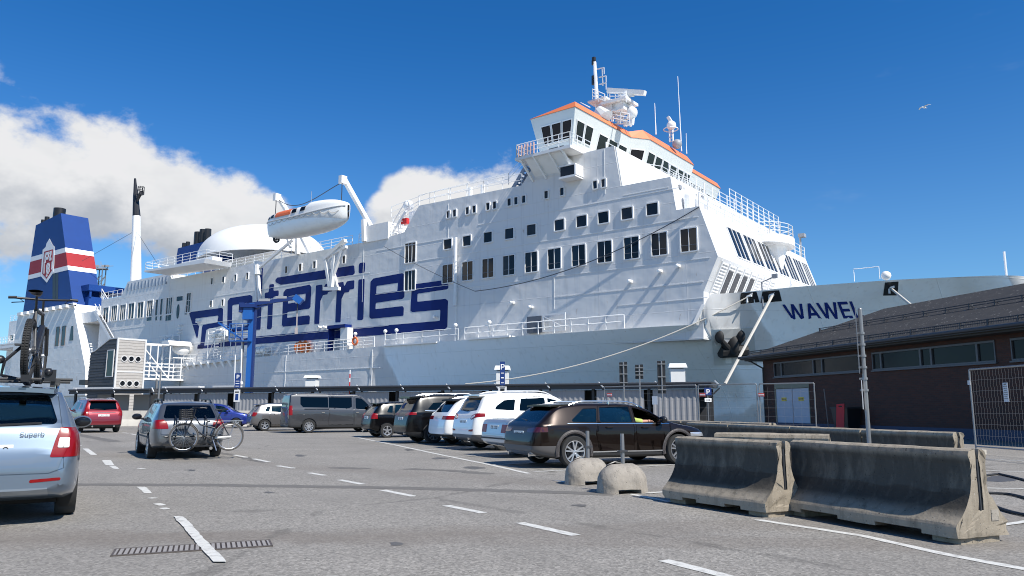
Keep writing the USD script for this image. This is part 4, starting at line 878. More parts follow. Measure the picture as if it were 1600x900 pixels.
# dark repair strip across the lanes
strip_pts = [gp(110, 757), gp(330, 758), gp(600, 762), gp(760, 766), gp(960, 772)]
l = LineString(strip_pts).buffer(.2, cap_style=2); TAR = look('tar_strip', tuple(ASPH * .62), .8, obj=False, var=.25, vs=5, fine=(40, .8), bump=.4, bs=80)
mark(list(l.exterior.coords)[:-1], .002, 'repair_strip', TAR, .02)
for pts, w in (((gp(640, 733), gp(700, 735), gp(760, 740)), .35), ((gp(330, 706), gp(365, 711), gp(410, 722)), .25), ((gp(528, 731), gp(566, 732)), .4), ((gp(60, 668), gp(180, 690)), .5)):
    l = LineString(pts).buffer(w / 2); mark(list(l.exterior.coords)[:-1], .002, 'patch', TAR, .04)
def puddle(px, py, w, h, wet=True):
    a_ = np.array([gp(px + w * math.cos(t) * (1 + .25 * math.sin(3 * t)), py + h * math.sin(t)) for t in np.linspace(0, 2 * math.pi, 18)[:-1]]); mark([tuple(q) for q in a_], .002, 'damp_patch', look('damp_asphalt', tuple(ASPH * .45), .35, obj=False, var=.3, vs=9), .02)
puddle(1562, 748, 26, 5); puddle(1530, 810, 10, 3)

OIL = look('oil_stain', tuple(ASPH * .42), .55, obj=False, var=.4, vs=8)
for px, py, w, h in ((742, 731, 16, 2.2), (688, 716, 12, 1.6), (640, 703, 9, 1.2), (1085, 752, 14, 2.5), (470, 712, 10, 1.5), (300, 735, 9, 1.4), (905, 790, 12, 2), (620, 850, 14, 2.5), (420, 770, 8, 1.3)):
    a_ = np.array([gp(px + w * math.cos(t) * (1 + .3 * math.sin(2 * t + px)), py + h * math.sin(t) * (1 + .3 * math.cos(3 * t))) for t in np.linspace(0, 2 * math.pi, 16)[:-1]]); mark([tuple(q) for q in a_], .002, 'oil_stain', OIL, .03)
# ---- drain grate, iron bars over a channel
gc = [np.array(gp(*q)) for q in ((176, 855), (415, 841), (431, 857), (178, 875))]
ctr = np.mean(gc, 0); ax = (gc[1] - gc[0]) / np.linalg.norm(gc[1] - gc[0]); ay = np.array([-ax[1], ax[0]]); LG = np.linalg.norm(gc[1] - gc[0]); WG = .36
dg = thing('drain_grate', 'rusty iron drain grating set across the lane line in the foreground', 'drain', (*ctr, 0), math.degrees(math.atan2(ax[1], ax[0])))
IRON = look('rusty_iron', (.1, .085, .075), .7, metal=.3, var=.3, vs=14, bump=.3)
MB().box(-LG / 2, LG / 2, -WG / 2, -WG / 2 + .03, -.05, .01).box(-LG / 2, LG / 2, WG / 2 - .03, WG / 2, -.05, .01).box(-LG / 2, -LG / 2 + .02, -WG / 2, WG / 2, -.05, .0101).box(LG / 2 - .02, LG / 2, -WG / 2, WG / 2, -.05, .0101).put('frame', IRON, dg)
MB().box(-LG / 2, LG / 2, -WG / 2, WG / 2, .0025, .0045).put('channel', look('channel_dark', (.035, .027, .024), .9), dg)
nb = 30
for k in range(nb):
    x = -LG / 2 + LG * (k + .5) / nb; MB().box(x - .014, x + .014, -WG / 2 + .03, WG / 2 - .03, .004, .0095).put('bar', look('worn_iron', (.34, .31, .28), .6, metal=.3, var=.25, vs=20), dg)

# ---------------------------------------------------------------- vehicles
def pchip(pts):
    from scipy.interpolate import PchipInterpolator
    a = np.array(pts, float); f = PchipInterpolator(a[:, 0], a[:, 1]); return lambda x: f(np.clip(x, a[0, 0], a[-1, 0]))
def man_of(v, f):
    m = m3.Manifold(m3.Mesh(np.ascontiguousarray(v, np.float32), np.ascontiguousarray(f, np.uint32)))
    return m
def man_put(m, name, lk, parent, smooth=32, label=None):
    if m.is_empty(): return None
    return MB().man(m).put(name, lk, parent, smooth=smooth, label=label)
def prism_y(poly, y0, y1):      # (x, z) outline extruded along y
    b = MB().prism(poly if hasattr(poly, 'buffer') else Polygon(poly), y1 - y0, XZ(y1)); v, f = b.data(); return man_of(v, f)
def prism_x(poly, x0, x1):      # (y, z) outline extruded along x
    b = MB().prism(poly if hasattr(poly, 'buffer') else Polygon(poly), x1 - x0, frame((0, 1, 0), (0, 0, 1), (1, 0, 0), (x0, 0, 0))); v, f = b.data(); return man_of(v, f)
def mbox(x0, x1, y0, y1, z0, z1): v, f = MB().box(x0, x1, y0, y1, z0, z1).data(); return man_of(v, f)
def mcyl_y(x, y0, y1, z, r, n=28):
    t = np.linspace(0, 2 * math.pi, n + 1)[:-1]; return prism_y(Polygon(np.column_stack([x + r * np.cos(t), z + r * np.sin(t)])), y0, y1)
CARGLASS = glass_look('car_glass', (.42, .5, .49), 1.5); TINTGLASS = glass_look('tinted_glass', (.04, .045, .05), 1.42)
LINER = look('cabin_liner', (.022, .022, .024), .8); SEAT = look('seat_cloth', (.04, .04, .045), .9)
PLASTIC = look('black_plastic', (.025, .026, .028), .6, bump=.2, bs=200); CHROME = look('chrome', (.7, .7, .7), .15, metal=1.0, var=.02)
ALLOY = look('alloy_silver', (.55, .56, .58), .3, metal=.8, var=.03); TAIL = look('tail_red', (.2, .003, .005), .25, spec=.25, coat=.25, var=.3, vs=14); TAIL_D = look('tail_dark', (.05, .002, .003), .1, coat=1.0, var=.3, vs=10); LAMPW = look('lamp_white', (.7, .66, .62), .1, coat=1.0, var=.2, vs=20)
PLATE = look('plate_white', (.72, .72, .7), .4); PLATE_D = look('plate_ink', (.02, .02, .025), .5); UNDER = look('underbody', (.012, .012, .012), .9)
HEADL = look('headlight', (.5, .52, .55), .08, metal=.5, coat=1.0)
def paint(name, c, metal=.55, rough=.34, coat=1.0): return look('paint_' + name, c, rough, metal=metal, coat=coat, var=.04, vs=1.2, spec=.5 if coat > .9 else .25)

def wheel_mesh(r, w, rim_r, spokes, style=0):
    """tyre and rim of a wheel whose outer face looks along -y"""
    Ty = frame((1, 0, 0), (0, 0, 1), (0, -1, 0), (0, 0, 0))      # lathe axis z -> -y
    t = MB().lathe([(rim_r, -w * .42), (r * .94, -w * .5), (r * .985, -w * .42), (r, -w * .2), (r, w * .2), (r * .985, w * .42), (r * .94, w * .5), (rim_r * 1.03, w * .47), (rim_r, w * .4), (rim_r, -w * .42)], Ty, 36)
    rim = MB().lathe([(rim_r * 1.01, w * .38), (rim_r * 1.01, w * .47), (rim_r * .93, w * .45), (rim_r * .9, w * .2), (rim_r * .9, -w * .3), (rim_r * 1.0, -w * .3), (rim_r * 1.01, w * .38)], Ty, 32)
    rim.lathe([(.001, w * .42), (rim_r * .2, w * .40), (rim_r * .24, w * .25), (rim_r * .2, -w * .1), (.001, -w * .1)], Ty, 14)
    for k in range(spokes):
        a = 2 * math.pi * k / spokes + .3
        offs = (-.09, .09) if style == 1 else (0,)
        for o in offs:
            ww = rim_r * (.13 if style == 1 else (.3 if style == 0 else .2)); a1 = a + o; a2 = a + o * 2.4
            p = np.array([rim_r * .15 * math.cos(a1), -w * .36, rim_r * .15 * math.sin(a1)]); q = np.array([rim_r * .92 * math.cos(a2), -w * .40, rim_r * .92 * math.sin(a2)])
            rim.bar(p, q, ww, w * .16, up=(0, 1, 0))
    disc = MB().lathe([(.001, w * .08), (rim_r * .62, w * .08), (rim_r * .62, 0), (.001, 0)], Ty, 20).lathe([(rim_r * .6, -.02), (rim_r * .9, -.02), (rim_r * .9, -.05), (rim_r * .6, -.05)], Ty, 20)
    return t, rim, disc
def rot_z180(b, x, y, z, flip):
    v, f = b.data(); v = v * ([-1, -1, 1] if flip else [1, 1, 1]) + [x, y, z]; return MB().add(v, f)

def build_car(name, label, cat, s, near, where, heading, group=None):
    """s: the car's measurements. near: which rear wheel ('rr'/'rl') stands at the ground point where."""
    L, W, H = s['L'], s['W'], s['H']; hw = W / 2
    top, bot, wid, belt = pchip(s['top']), pchip(s.get('bot', [(0, .38), (.15, .3), (.7, .22), (L - .8, .2), (L - .1, .24), (L, .34)])), pchip(s.get('wid', [(0, .80), (.05, .88), (.2, .955), (.6, 1), (L * .5, 1), (L - .9, .98), (L - .4, .92), (L - .12, .8), (L, .62)])), pchip(s['belt'])
    tumble = s.get('tumble', .2)
    u = np.unique(np.concatenate([np.linspace(0, .12, 6), np.linspace(.12, .9, 18), np.linspace(.9, L - .9, 34), np.linspace(L - .9, L - .15, 14), np.linspace(L - .15, L, 6)]))
    rows = []
    for x in u:
        zt, zb, w = float(top(x)), float(bot(x)), float(wid(x)) * hw; zl = min(float(belt(x)), zt - .05); tb = np.clip((zt - belt(x)) / (H - belt(x)), 0, 1); wr = w * (.94 - tumble * tb)
        dz = min(.075, (zt - zl) * .45)
        pts = [(0, zb), (.55 * w, zb), (.86 * w, zb + .01), (.955 * w, zb + .06), (.985 * w, zb + .2 * (zl - zb)), (w, zb + .5 * (zl - zb)), (.995 * w, zb + .78 * (zl - zb)), (.975 * w, zl - .06 * (zl - zb)), (.952 * w, zl)]
        for k in (.3, .6, .85): pts.append((.945 * w + (wr - .945 * w) * k ** 1.15, zl + (zt - dz - zl) * k))
        pts += [(wr, zt - dz), (wr * .965, zt - dz * .45), (wr * .88, zt - dz * .16), (wr * .62, zt - dz * .03 + .004), (wr * .3, zt + .012 * tb), (0, zt + .016 * tb)]
        half = np.array(pts); mir = half[-2:0:-1] * [-1, 1]; rows.append(np.column_stack([np.full(len(half) + len(mir), x), np.vstack([half, mir])]))
    R = np.array(rows); nA, nB = R.shape[:2]; b = MB().grid(R, closed=True); v, f = b.data()
    c0, c1 = R[0].mean(0), R[-1].mean(0); v = np.vstack([v, c0, c1]); i0 = nA * nB
    cap = [[(j + 1) % nB, j, i0] for j in range(nB)] + [[(nA - 1) * nB + j, (nA - 1) * nB + (j + 1) % nB, i0 + 1] for j in range(nB)]
    f = np.vstack([f, cap]); tm_ = trimesh.Trimesh(v, f, process=False)
    if tm_.volume < 0: f = f[:, ::-1]; tm_ = trimesh.Trimesh(v, f, process=False)
    if np.sum(np.cross(v[cap[0][1]] - v[cap[0][0]], v[i0] - v[cap[0][0]])[0]) == 99: pass
    trimesh.repair.fix_winding(tm_); trimesh.repair.fix_inversion(tm_); f = np.array(tm_.faces); vn = np.array(tm_.vertex_normals)
    off = lambda d: man_of(v + vn * d, f)
    M0 = off(0); OUT, IN1, IN2, IN3 = off(.004), off(-.014), off(-.045), off(-.06)
    K_ = s.get('scale', 1.0); t = math.radians(heading); yw = -(hw - s.get('track_in', .1)) if near == 'rr' else hw - s.get('track_in', .1)
    loc = np.array(where[:2]) - K_ * np.array([math.cos(t) * s['xr'] - math.sin(t) * yw, math.sin(t) * s['xr'] + math.cos(t) * yw])
    root = thing(name, label, cat, (loc[0], loc[1], 0), heading, group)
    if K_ != 1: UsdGeom.Xform(stage.GetPrimAtPath(root)).AddScaleOp().Set((K_, K_, K_))
    PT = s['paint']; r = s.get('r', .33); xr, xf = s['xr'], s['xf']
    tol = m3.Manifold()
    cuts, panes = [], []
    for poly in s.get('side', []):
        P_ = Polygon(poly).buffer(-.03, quad_segs=3).buffer(.03, quad_segs=3)
        for sg in (-1, 1):
            pr = prism_y(P_, 0.2, 2) if sg > 0 else prism_y(P_, -2, -.2); cuts.append((pr, s.get('side_glass', CARGLASS), 'side_window'))
    cuts = [c for c in cuts]
    for key, nm in (('rear', 'rear_window'), ('front', 'windscreen')):
        if key in s:
            P_ = Polygon(s[key]['poly']).buffer(-.04, quad_segs=3).buffer(.04, quad_segs=3); cuts.append((prism_x(P_, *s[key]['x']), s.get('rear_glass', CARGLASS) if key == 'rear' else CARGLASS, nm))
    skin_out = off(.02) - IN3
    body = M0 - (IN2 ^ mbox(s['cab'][0], s['cab'][1], -2, 2, .42, 3))
    liner = (IN2 - IN3) ^ mbox(s['cab'][0] + .01, s['cab'][1] - .01, -2, 2, .43, 3)
    for pr, lk, nm in cuts:
        hole = skin_out ^ pr; body -= hole; liner -= hole
        if nm == 'side_window' and s.get('open_window') and abs(0) == 0 and len(panes) in s['open_window']: panes.append(None); continue
        panes.append(((off(-.004) - IN1) ^ pr, lk, nm))
    arches = [mcyl_y(x, y0, y1, r + .005, r + .055) for x in (xr, xf) for y0, y1 in ((-2, -(hw - .32)), (hw - .32, 2))]
    for a in arches: body -= a
    # door and hatch gaps
    gap = lambda poly: Polygon(poly).buffer(.0055, join_style=1).difference(Polygon(poly).buffer(-.0055, join_style=1))
    groove = off(.01) - off(-.012)
    doors = []
    for poly in s.get('doors', []):
        P_ = Polygon(poly).buffer(-.05, quad_segs=3).buffer(.05, quad_segs=3)
        for sg in (-1, 1):
            a_, b_ = (.3, 2) if sg > 0 else (-2, -.3)
            sk = M0 - off(-.03); d_ = sk ^ prism_y(P_.buffer(-.006), a_, b_); cutp = sk ^ prism_y(P_.buffer(.004), a_, b_)
            for pr, lk, nm in cuts:
                if nm == 'side_window': d_ -= pr
            for a in arches: d_ -= a
            body -= cutp; doors.append(d_)
    if 'hatch' in s: body -= groove ^ prism_x(gap(s['hatch']['poly']), *s['hatch']['x'])
    lamps = []
    for key, nm, lk in (('tail', 'tail_light', TAIL), ('tailw', 'reversing_light', LAMPW), ('fog', 'rear_reflector', TAIL), ('head', 'headlight', HEADL)):
        for pl in s.get(key, []):
            poly, x0, x1 = pl
            for sg in (-1, 1):
                P_ = Polygon([(sg * y, z) for y, z in poly]).buffer(-.015, quad_segs=3).buffer(.015, quad_segs=3); pr = prism_x(P_, x0, x1); side = mbox(-9, 99, -2, -.12, -1, 3) if sg < 0 else mbox(-9, 99, .12, 2, -1, 3)
                body -= (off(.01) - IN1) ^ pr; e = {'tail': .006, 'tailw': .012, 'fog': .006, 'head': .006}[key]; lamps.append(((off(e) - IN1) ^ pr ^ side, s.get('tail_look', lk) if key == 'tail' else lk, nm))
    clad = []
    for nm, poly, lk, e in s.get('trim', []):
        pr = prism_y(Polygon(poly), -2, 2); c_ = (off(e) - off(-.02)) ^ pr
        for a in arches: c_ -= a
        body -= (M0 - off(-.02)) ^ pr; doors = [d_ - (off(.02) - off(-.04) if False else ((off(.02) - off(-.04)) ^ pr)) for d_ in doors]; clad.append((c_, lk, nm))
    for nm, poly, x0, x1, lk, e in s.get('rear_trim', []):
        pr = prism_x(Polygon(poly), x0, x1); clad.append(((off(e) - off(-.02)) ^ pr, lk, nm)); body -= (M0 - off(-.02)) ^ pr
    man_put(body, 'body', PT, root)
    for d_ in doors: man_put(d_, 'door', PT, root)
    man_put(liner, 'cabin_lining', LINER, root, smooth=False)
    for q in panes:
        if q: man_put(q[0], q[2], q[1], root)
    for q, lk, nm in lamps + clad: man_put(q, nm, lk, root)
    # wheel housings, arches and underside
    m = MB().box(xr - r, xf + r, -hw * .78, hw * .78, r * .55, r * .95)
    for x in (xr, xf): m.box(x - r - .08, x + r + .08, -hw + .32, hw - .32, r * .6, r * 2.1)
    m.put('underbody', UNDER, root, smooth=False)
    if 'arch_trim' in s:
        for x in (xr, xf):
            for sg in (-1, 1):
                G_ = []
                for a_ in np.linspace(-.25, math.pi + .25, 26):
                    ca, sa = math.cos(a_), math.sin(a_); G_.append([(x + ca * rr_, sg * (hw * wid(x) * yy), r + .005 + sa * rr_) for rr_, yy in ((r + .05, .93), (r + .05, 1.012), (r + .085, 1.018), (r + .125, 1.0), (r + .13, .95))])
                MB().grid(G_).grid(np.array(G_)[::-1]).put('arch_trim', s['arch_trim'], root)
    tyre, rim, disc = wheel_mesh(r, s.get('tw', .21), s.get('rim', r * .64), s.get('spokes', 5), s.get('style', 0))
    for x in (xr, xf):
        for sg in (-1, 1):
            y = sg * (hw - s.get('track_in', .1)); fl = sg > 0
            wp = rot_z180(tyre, x, y, r, fl).put('wheel', RUBBER, root, smooth=40); rot_z180(rim, x, y, r, fl).put('rim', s.get('rim_look', ALLOY), wp, smooth=40); rot_z180(disc, x, y, r, fl).put('brake_disc', DARK_STEEL, wp, smooth=40)
    # mirrors
    mx, mz = s['mirror']
    for sg in (-1, 1):
        yb = sg * (hw * .93); q = MB(); q.sphere((mx, yb + sg * .15, mz + .03), 1.0, (.085, .125, .085), 2).bar((mx, yb - sg * .03, mz - .03), (mx, yb + sg * .08, mz - .02), .08, .05); mp = q.put('mirror', s.get('mirror_look', PT), root)
        MB().sphere((mx - .062, yb + sg * .155, mz + .03), 1.0, (.03, .105, .068), 2).put('mirror_glass', DARKGLASS, mp)
    for hx, hz in s.get('handles', []):
        for sg in (-1, 1):
            w_ = float(wid(hx)) * hw * .985; MB().tube([(hx - .1, sg * w_, hz), (hx - .08, sg * (w_ + .03), hz), (hx + .08, sg * (w_ + .03), hz), (hx + .1, sg * w_, hz)], .014, 6).put('door_handle', s.get('handle_look', PT), root)
    if 'rails' in s:
        x0, x1, hz, lk = s['rails']
        for sg in (-1, 1):
            xs_ = np.linspace(x0, x1, 16); yy = [sg * (float(wid(x)) * hw * (.94 - tumble) * .93) for x in xs_]
            pts = [(x, y, float(top(x)) + hz * min(1, 7 * min((x - x0), (x1 - x)) / (x1 - x0)) - .02) for x, y in zip(xs_, yy)]; rl = MB().tube(pts, .02, 7)
            for k in (1, 8, 14): rl.bar((pts[k][0], pts[k][1], pts[k][2] - hz - .01), pts[k], .05, .03)
            rl.put('roof_rail', lk, root)
    if 'spoiler' in s:
        x0, x1, z, th = s['spoiler']; ws = hw * (.94 - tumble) * .93
        P_ = [[(x, y * (1 if x > x0 + .01 else .94), float(z + (x - x0) * .06 - .02 * (abs(y) / ws) ** 3)) for y in np.linspace(-ws, ws, 9)] for x in np.linspace(x0, x1, 4)]
        a_ = np.array(P_); b_ = a_ - [0, 0, th]; MB().grid(a_).grid(b_[::-1]).grid(np.stack([b_[0], a_[0]])).grid(np.stack([b_[:, 0], a_[:, 0]])).grid(np.stack([a_[:, -1], b_[:, -1]])).put('spoiler', s.get('spoiler_look', PT), root)
    if 'plate' in s:
        px_, pz, txt = s['plate']; pl = MB().obox((px_, 0, pz), (.012, .52, .12)).put('number_plate', PLATE, root, smooth=False)
        tmx = meshkit.text_mesh(txt, .075, .004); wv = tmx.vertices[:, 0].max(); q = MB().tm(tmx, frame((0, -1, 0), (0, 0, 1), (-1, 0, 0), (px_ - .006, wv / 2, pz - .037))); q.put('plate_lettering', PLATE_D, pl, smooth=False)
    if 'exhaust' in s:
        for y in s['exhaust'][1]: MB().cyl((s['exhaust'][0] + .25, y, s['exhaust'][2]), (s['exhaust'][0], y, s['exhaust'][2] - .01), .04, n=12).put('exhaust', CHROME, root)
    # seats and wheel
    fx = s.get('seat_x', xf - 1.15); zf = .42
    for x, wd in ((fx, .5), (fx - .85, 1.25)):
        for y in ((-.37, .37) if wd < 1 else (0,)):
            m = MB(); m.obox((x, y, zf + .12), (.5, wd, .16)).bar((x - .24, y, zf + .15), (x - .38, y, zf + .72), wd, .14, up=(1, 0, 0))
            for yy in ((y,) if wd < 1 else (-.38, .38)): m.obox((x - .4, yy, zf + .84), (.1, .28, .18))
            m.put('seat', SEAT, root, smooth=False)
    tq = np.linspace(0, 2 * math.pi, 17); MB().tube([(fx + .42 - .07 * math.sin(a_), .37 + .18 * math.cos(a_), .86 + .17 * math.sin(a_)) for a_ in tq], .014, 6).put('steering_wheel', LINER, root)
    if 'wiper' in s:
        a_, b_ = s['wiper']; MB().bar(a_, b_, .025, .02).put('rear_wiper', BLACK, root)
    for (nm, build) in s.get('extra', []): build(root, s, nm)
    return root, loc, t
def car_text(root, txt, h, x, y, z, lk, name='lettering', bold=False, slope=0.0):
    tmx = meshkit.text_mesh(txt, h, .004, bold); wv = tmx.vertices[:, 0].max(); MB().tm(tmx, frame((0, -1, 0), (slope, 0, 1), (-1, 0, 0), (x, y + wv / 2, z))).put(name, lk, root, smooth=False)

GR = 'cars parked in the bays beside the lane'
# big estate, far left, seen from right behind
superb = dict(L=4.84, W=1.82, H=1.51, paint=paint('silver_blue', (.15, .195, .25), .55, .33), top=[(0, .62), (.02, .74), (.05, .83), (.09, .95), (.12, 1.03), (.2, 1.12), (.48, 1.41), (.6, 1.46), (1.2, 1.5), (2.2, 1.51), (2.9, 1.44), (3.62, 1.06), (3.8, .99), (4.4, .88), (4.7, .74), (4.84, .58)], belt=[(0, .98), (1, 1.0), (3.6, .93), (4.84, .7)],
    side=[[(.75, 1.07), (1.45, 1.03), (1.45, 1.38), (.95, 1.38)], [(1.5, 1.03), (2.35, 1.01), (2.35, 1.42), (1.5, 1.39)], [(2.42, 1.01), (3.3, .99), (2.85, 1.38), (2.42, 1.42)]],
    rear=dict(poly=[(-.66, 1.07), (.66, 1.07), (.55, 1.39), (-.55, 1.39)], x=(.0, .58)), front=dict(poly=[(-.68, 1.03), (.68, 1.03), (.55, 1.42), (-.55, 1.42)], x=(2.75, 3.8)), cab=(.5, 3.45),
    doors=[[(1.48, .34), (2.36, .32), (2.36, 1.0), (2.36, 1.44), (1.48, 1.44), (1.38, .75)], [(2.4, .32), (3.35, .34), (3.4, .98), (2.86, 1.42), (2.4, 1.44)]], hatch=dict(poly=[(-.74, .6), (-.6, .55), (.6, .55), (.74, .6), (.7, 1.0), (.62, 1.46), (-.62, 1.46), (-.7, 1.0)], x=(-.1, .5)),
    tail=[([(.6, .72), (.93, .72), (.93, 1.03), (.68, 1.04), (.64, .9)], -.1, .34)], tailw=[([(.665, .82), (.78, .82), (.78, .93), (.68, .93)], -.1, .25)], fog=[([(.42, .455), (.72, .475), (.72, .505), (.44, .49)], -.1, .3)], mirror=(3.12, 1.02), handles=[(1.75, .93), (2.65, .9)], rails=(.75, 2.7, .07, CHROME), spoiler=(.38, .75, 1.475, .05), plate=(.055, .80, 'YHP 919'), xr=1.0, xf=3.76, r=.325, spokes=9, style=2, exhaust=(.02, (.45,), .27), wiper=((.13, .05, 1.06), (.15, -.5, 1.085)),
    rear_trim=[('bumper_trim', [(-.62, .30), (.62, .30), (.6, .40), (-.6, .40)], -.1, .2, paint('silver_dark', (.24, .28, .33)), .004)])
SUPERB, sl, st_ = build_car('estate_car', 'silver blue estate car at the left edge with a mountain bike on its roof', 'car', superb, 'rr', ground(100, 803), 121.0)
car_text(SUPERB, 'Superb', .05, .075, -.42, .94, look('badge_grey', (.3, .31, .33), .3, metal=.8))
m = MB()
for x in (1.0, 2.1): m.tube([(x, -.78, 1.585), (x, .78, 1.585)], .02, 6); m.obox((x, -.6, 1.555), (.1, .1, .07)).obox((x, .6, 1.555), (.1, .1, .07))
m.put('roof_bar', PLASTIC, SUPERB)
MB().obox((.62, -.1, 1.09), (.35, .95, .06)).put('parcel_shelf', LINER, SUPERB)
MB().obox((.55, -.25, 1.15), (.08, .3, .05)).put('red_white_label', look('label_white', (.7, .68, .66), .6), SUPERB)
# brown estate, nearest of the parked row
def allroad_extra(root, s, nm):
    MB().tube([(.12, -.2, .44), (.1, 0, .43), (.12, .2, .44)], .012, 5).put('bumper_strip', CHROME, root)
allroad = dict(scale=.925, L=4.94, W=1.9, H=1.46, paint=paint('dark_brown', (.014, .0085, .0062), .5, .26, .5), top=[(0, .6), (.03, .74), (.07, .86), (.13, .96), (.22, 1.03), (.72, 1.38), (.86, 1.41), (1.5, 1.46), (2.4, 1.46), (3.0, 1.38), (3.72, 1.03), (3.9, .98), (4.5, .88), (4.8, .76), (4.94, .6)], belt=[(0, .97), (1.2, .98), (3.6, .95), (4.94, .72)],
    wid=[(0, .76), (.05, .84), (.2, .93), (.6, .99), (1.1, 1), (2.4, .985), (3.8, 1), (4.3, .95), (4.7, .86), (4.85, .75), (4.94, .6)],
    side=[[(.92, 1.03), (1.62, 1.02), (1.72, 1.34), (1.35, 1.33)], [(1.72, 1.02), (2.62, 1.01), (2.62, 1.38), (1.8, 1.36)], [(2.72, 1.01), (3.62, 1.0), (3.2, 1.24), (2.72, 1.37)]],
    rear=dict(poly=[(-.66, 1.03), (.66, 1.03), (.52, 1.35), (-.52, 1.35)], x=(.1, .78)), front=dict(poly=[(-.68, 1.03), (.68, 1.03), (.55, 1.37), (-.55, 1.37)], x=(2.9, 3.85)), cab=(.8, 3.6), rear_glass=CARGLASS,
    doors=[[(1.66, .36), (2.64, .34), (2.64, 1.42), (1.78, 1.40), (1.58, .8)], [(2.7, .34), (3.68, .36), (3.7, .98), (3.1, 1.3), (2.7, 1.41)]], hatch=dict(poly=[(-.76, .62), (-.55, .56), (.55, .56), (.76, .62), (.72, 1.0), (.6, 1.41), (-.6, 1.41), (-.72, 1.0)], x=(-.1, .7)),
    tail=[([(.42, .81), (.6, .79), (.95, .81), (.95, .91), (.8, .92), (.42, .88)], -.1, .34)], tail_look=TAIL_D, head=[([(.45, .62), (.9, .66), (.9, .76), (.5, .73)], 4.3, 5.1)], mirror=(3.4, 1.04), mirror_look=BLACK, handles=[(1.95, .9), (2.95, .89)], rails=(1.0, 3.05, .06, CHROME), spoiler=(.56, 1.0, 1.425, .04), plate=(.045, .76, 'JAW 670'), xr=1.0, xf=3.91, r=.36, rim=.255, spokes=5, style=1, tw=.24, exhaust=(.03, (-.55, .55), .3), arch_trim=look('arch_grey', (.11, .1, .1), .5), wiper=((.26, .0, 1.06), (.34, .5, 1.1)),
    trim=[('sill_trim', [(1.45, .2), (3.45, .2), (3.45, .32), (1.45, .33)], PLASTIC, .004), ('sill_strip', [(1.42, .335), (3.48, .325), (3.48, .352), (1.42, .362)], ALLOY, .012), ('window_strip', [(.85, .985), (3.68, .965), (3.68, .985), (.85, 1.005)], CHROME, .006)], rear_trim=[('bumper_cladding', [(-1, .2), (1, .2), (1, .5), (-1, .5)], -.1, .62, look('bumper_grey', (.075, .072, .072), .5), .004), ('skid_plate', [(-.72, .26), (.72, .26), (.66, .37), (-.66, .37)], -.1, .25, ALLOY, .012)], open_window=[4], extra=[('e', allroad_extra)])
ALLROAD, al, at_ = build_car('estate_car', 'dark brown estate car with silver roof rails parked nearest the concrete feet', 'car', allroad, 'rr', (1.28, 16.57), 25.0)
# silver saloon
saloon = dict(L=4.8, W=1.8, H=1.43, paint=paint('saloon_silver', (.47, .48, .49), .55), top=[(0, .55), (.03, .7), (.06, .86), (.1, .93), (.25, .97), (.95, 1.0), (1.15, 1.04), (1.75, 1.36), (2.0, 1.41), (2.5, 1.43), (2.95, 1.37), (3.6, 1.0), (3.8, .94), (4.4, .85), (4.7, .72), (4.8, .55)], belt=[(0, .93), (3.6, .9), (4.8, .7)],
    side=[[(1.4, 1.0), (2.15, .98), (2.15, 1.34), (1.75, 1.3)], [(2.22, .98), (3.35, .96), (2.9, 1.3), (2.22, 1.35)]], rear=dict(poly=[(-.62, 1.03), (.62, 1.03), (.5, 1.34), (-.5, 1.34)], x=(1.0, 1.85)), front=dict(poly=[(-.66, 1.0), (.66, 1.0), (.53, 1.33), (-.53, 1.33)], x=(2.85, 3.75)), cab=(1.3, 3.5),
    doors=[[(1.5, .33), (2.18, .32), (2.18, 1.39), (1.72, 1.37), (1.4, .8)], [(2.22, .32), (3.3, .33), (3.4, .93), (2.85, 1.36), (2.22, 1.39)]], hatch=dict(poly=[(-.68, .58), (.68, .58), (.66, .97), (-.66, .97)], x=(-.1, .3)),
    tail=[([(.45, .62), (.9, .62), (.9, .82), (.47, .83)], -.1, .22)], mirror=(3.2, .98), handles=[(1.75, .85), (2.5, .84)], plate=(.04, .75, 'CIL 102'), xr=1.05, xf=3.88, r=.31, spokes=5, trim=[('bumper_strip', [(-.1, .46), (.5, .46), (.5, .5), (-.1, .5)], PLASTIC, .012)], wiper=None)
saloon.pop('wiper'); build_car('saloon_car', 'old silver saloon car parked between the white off-roader and the dark brown estate', 'car', saloon, 'rr', (.8, 19.9), 26.0)
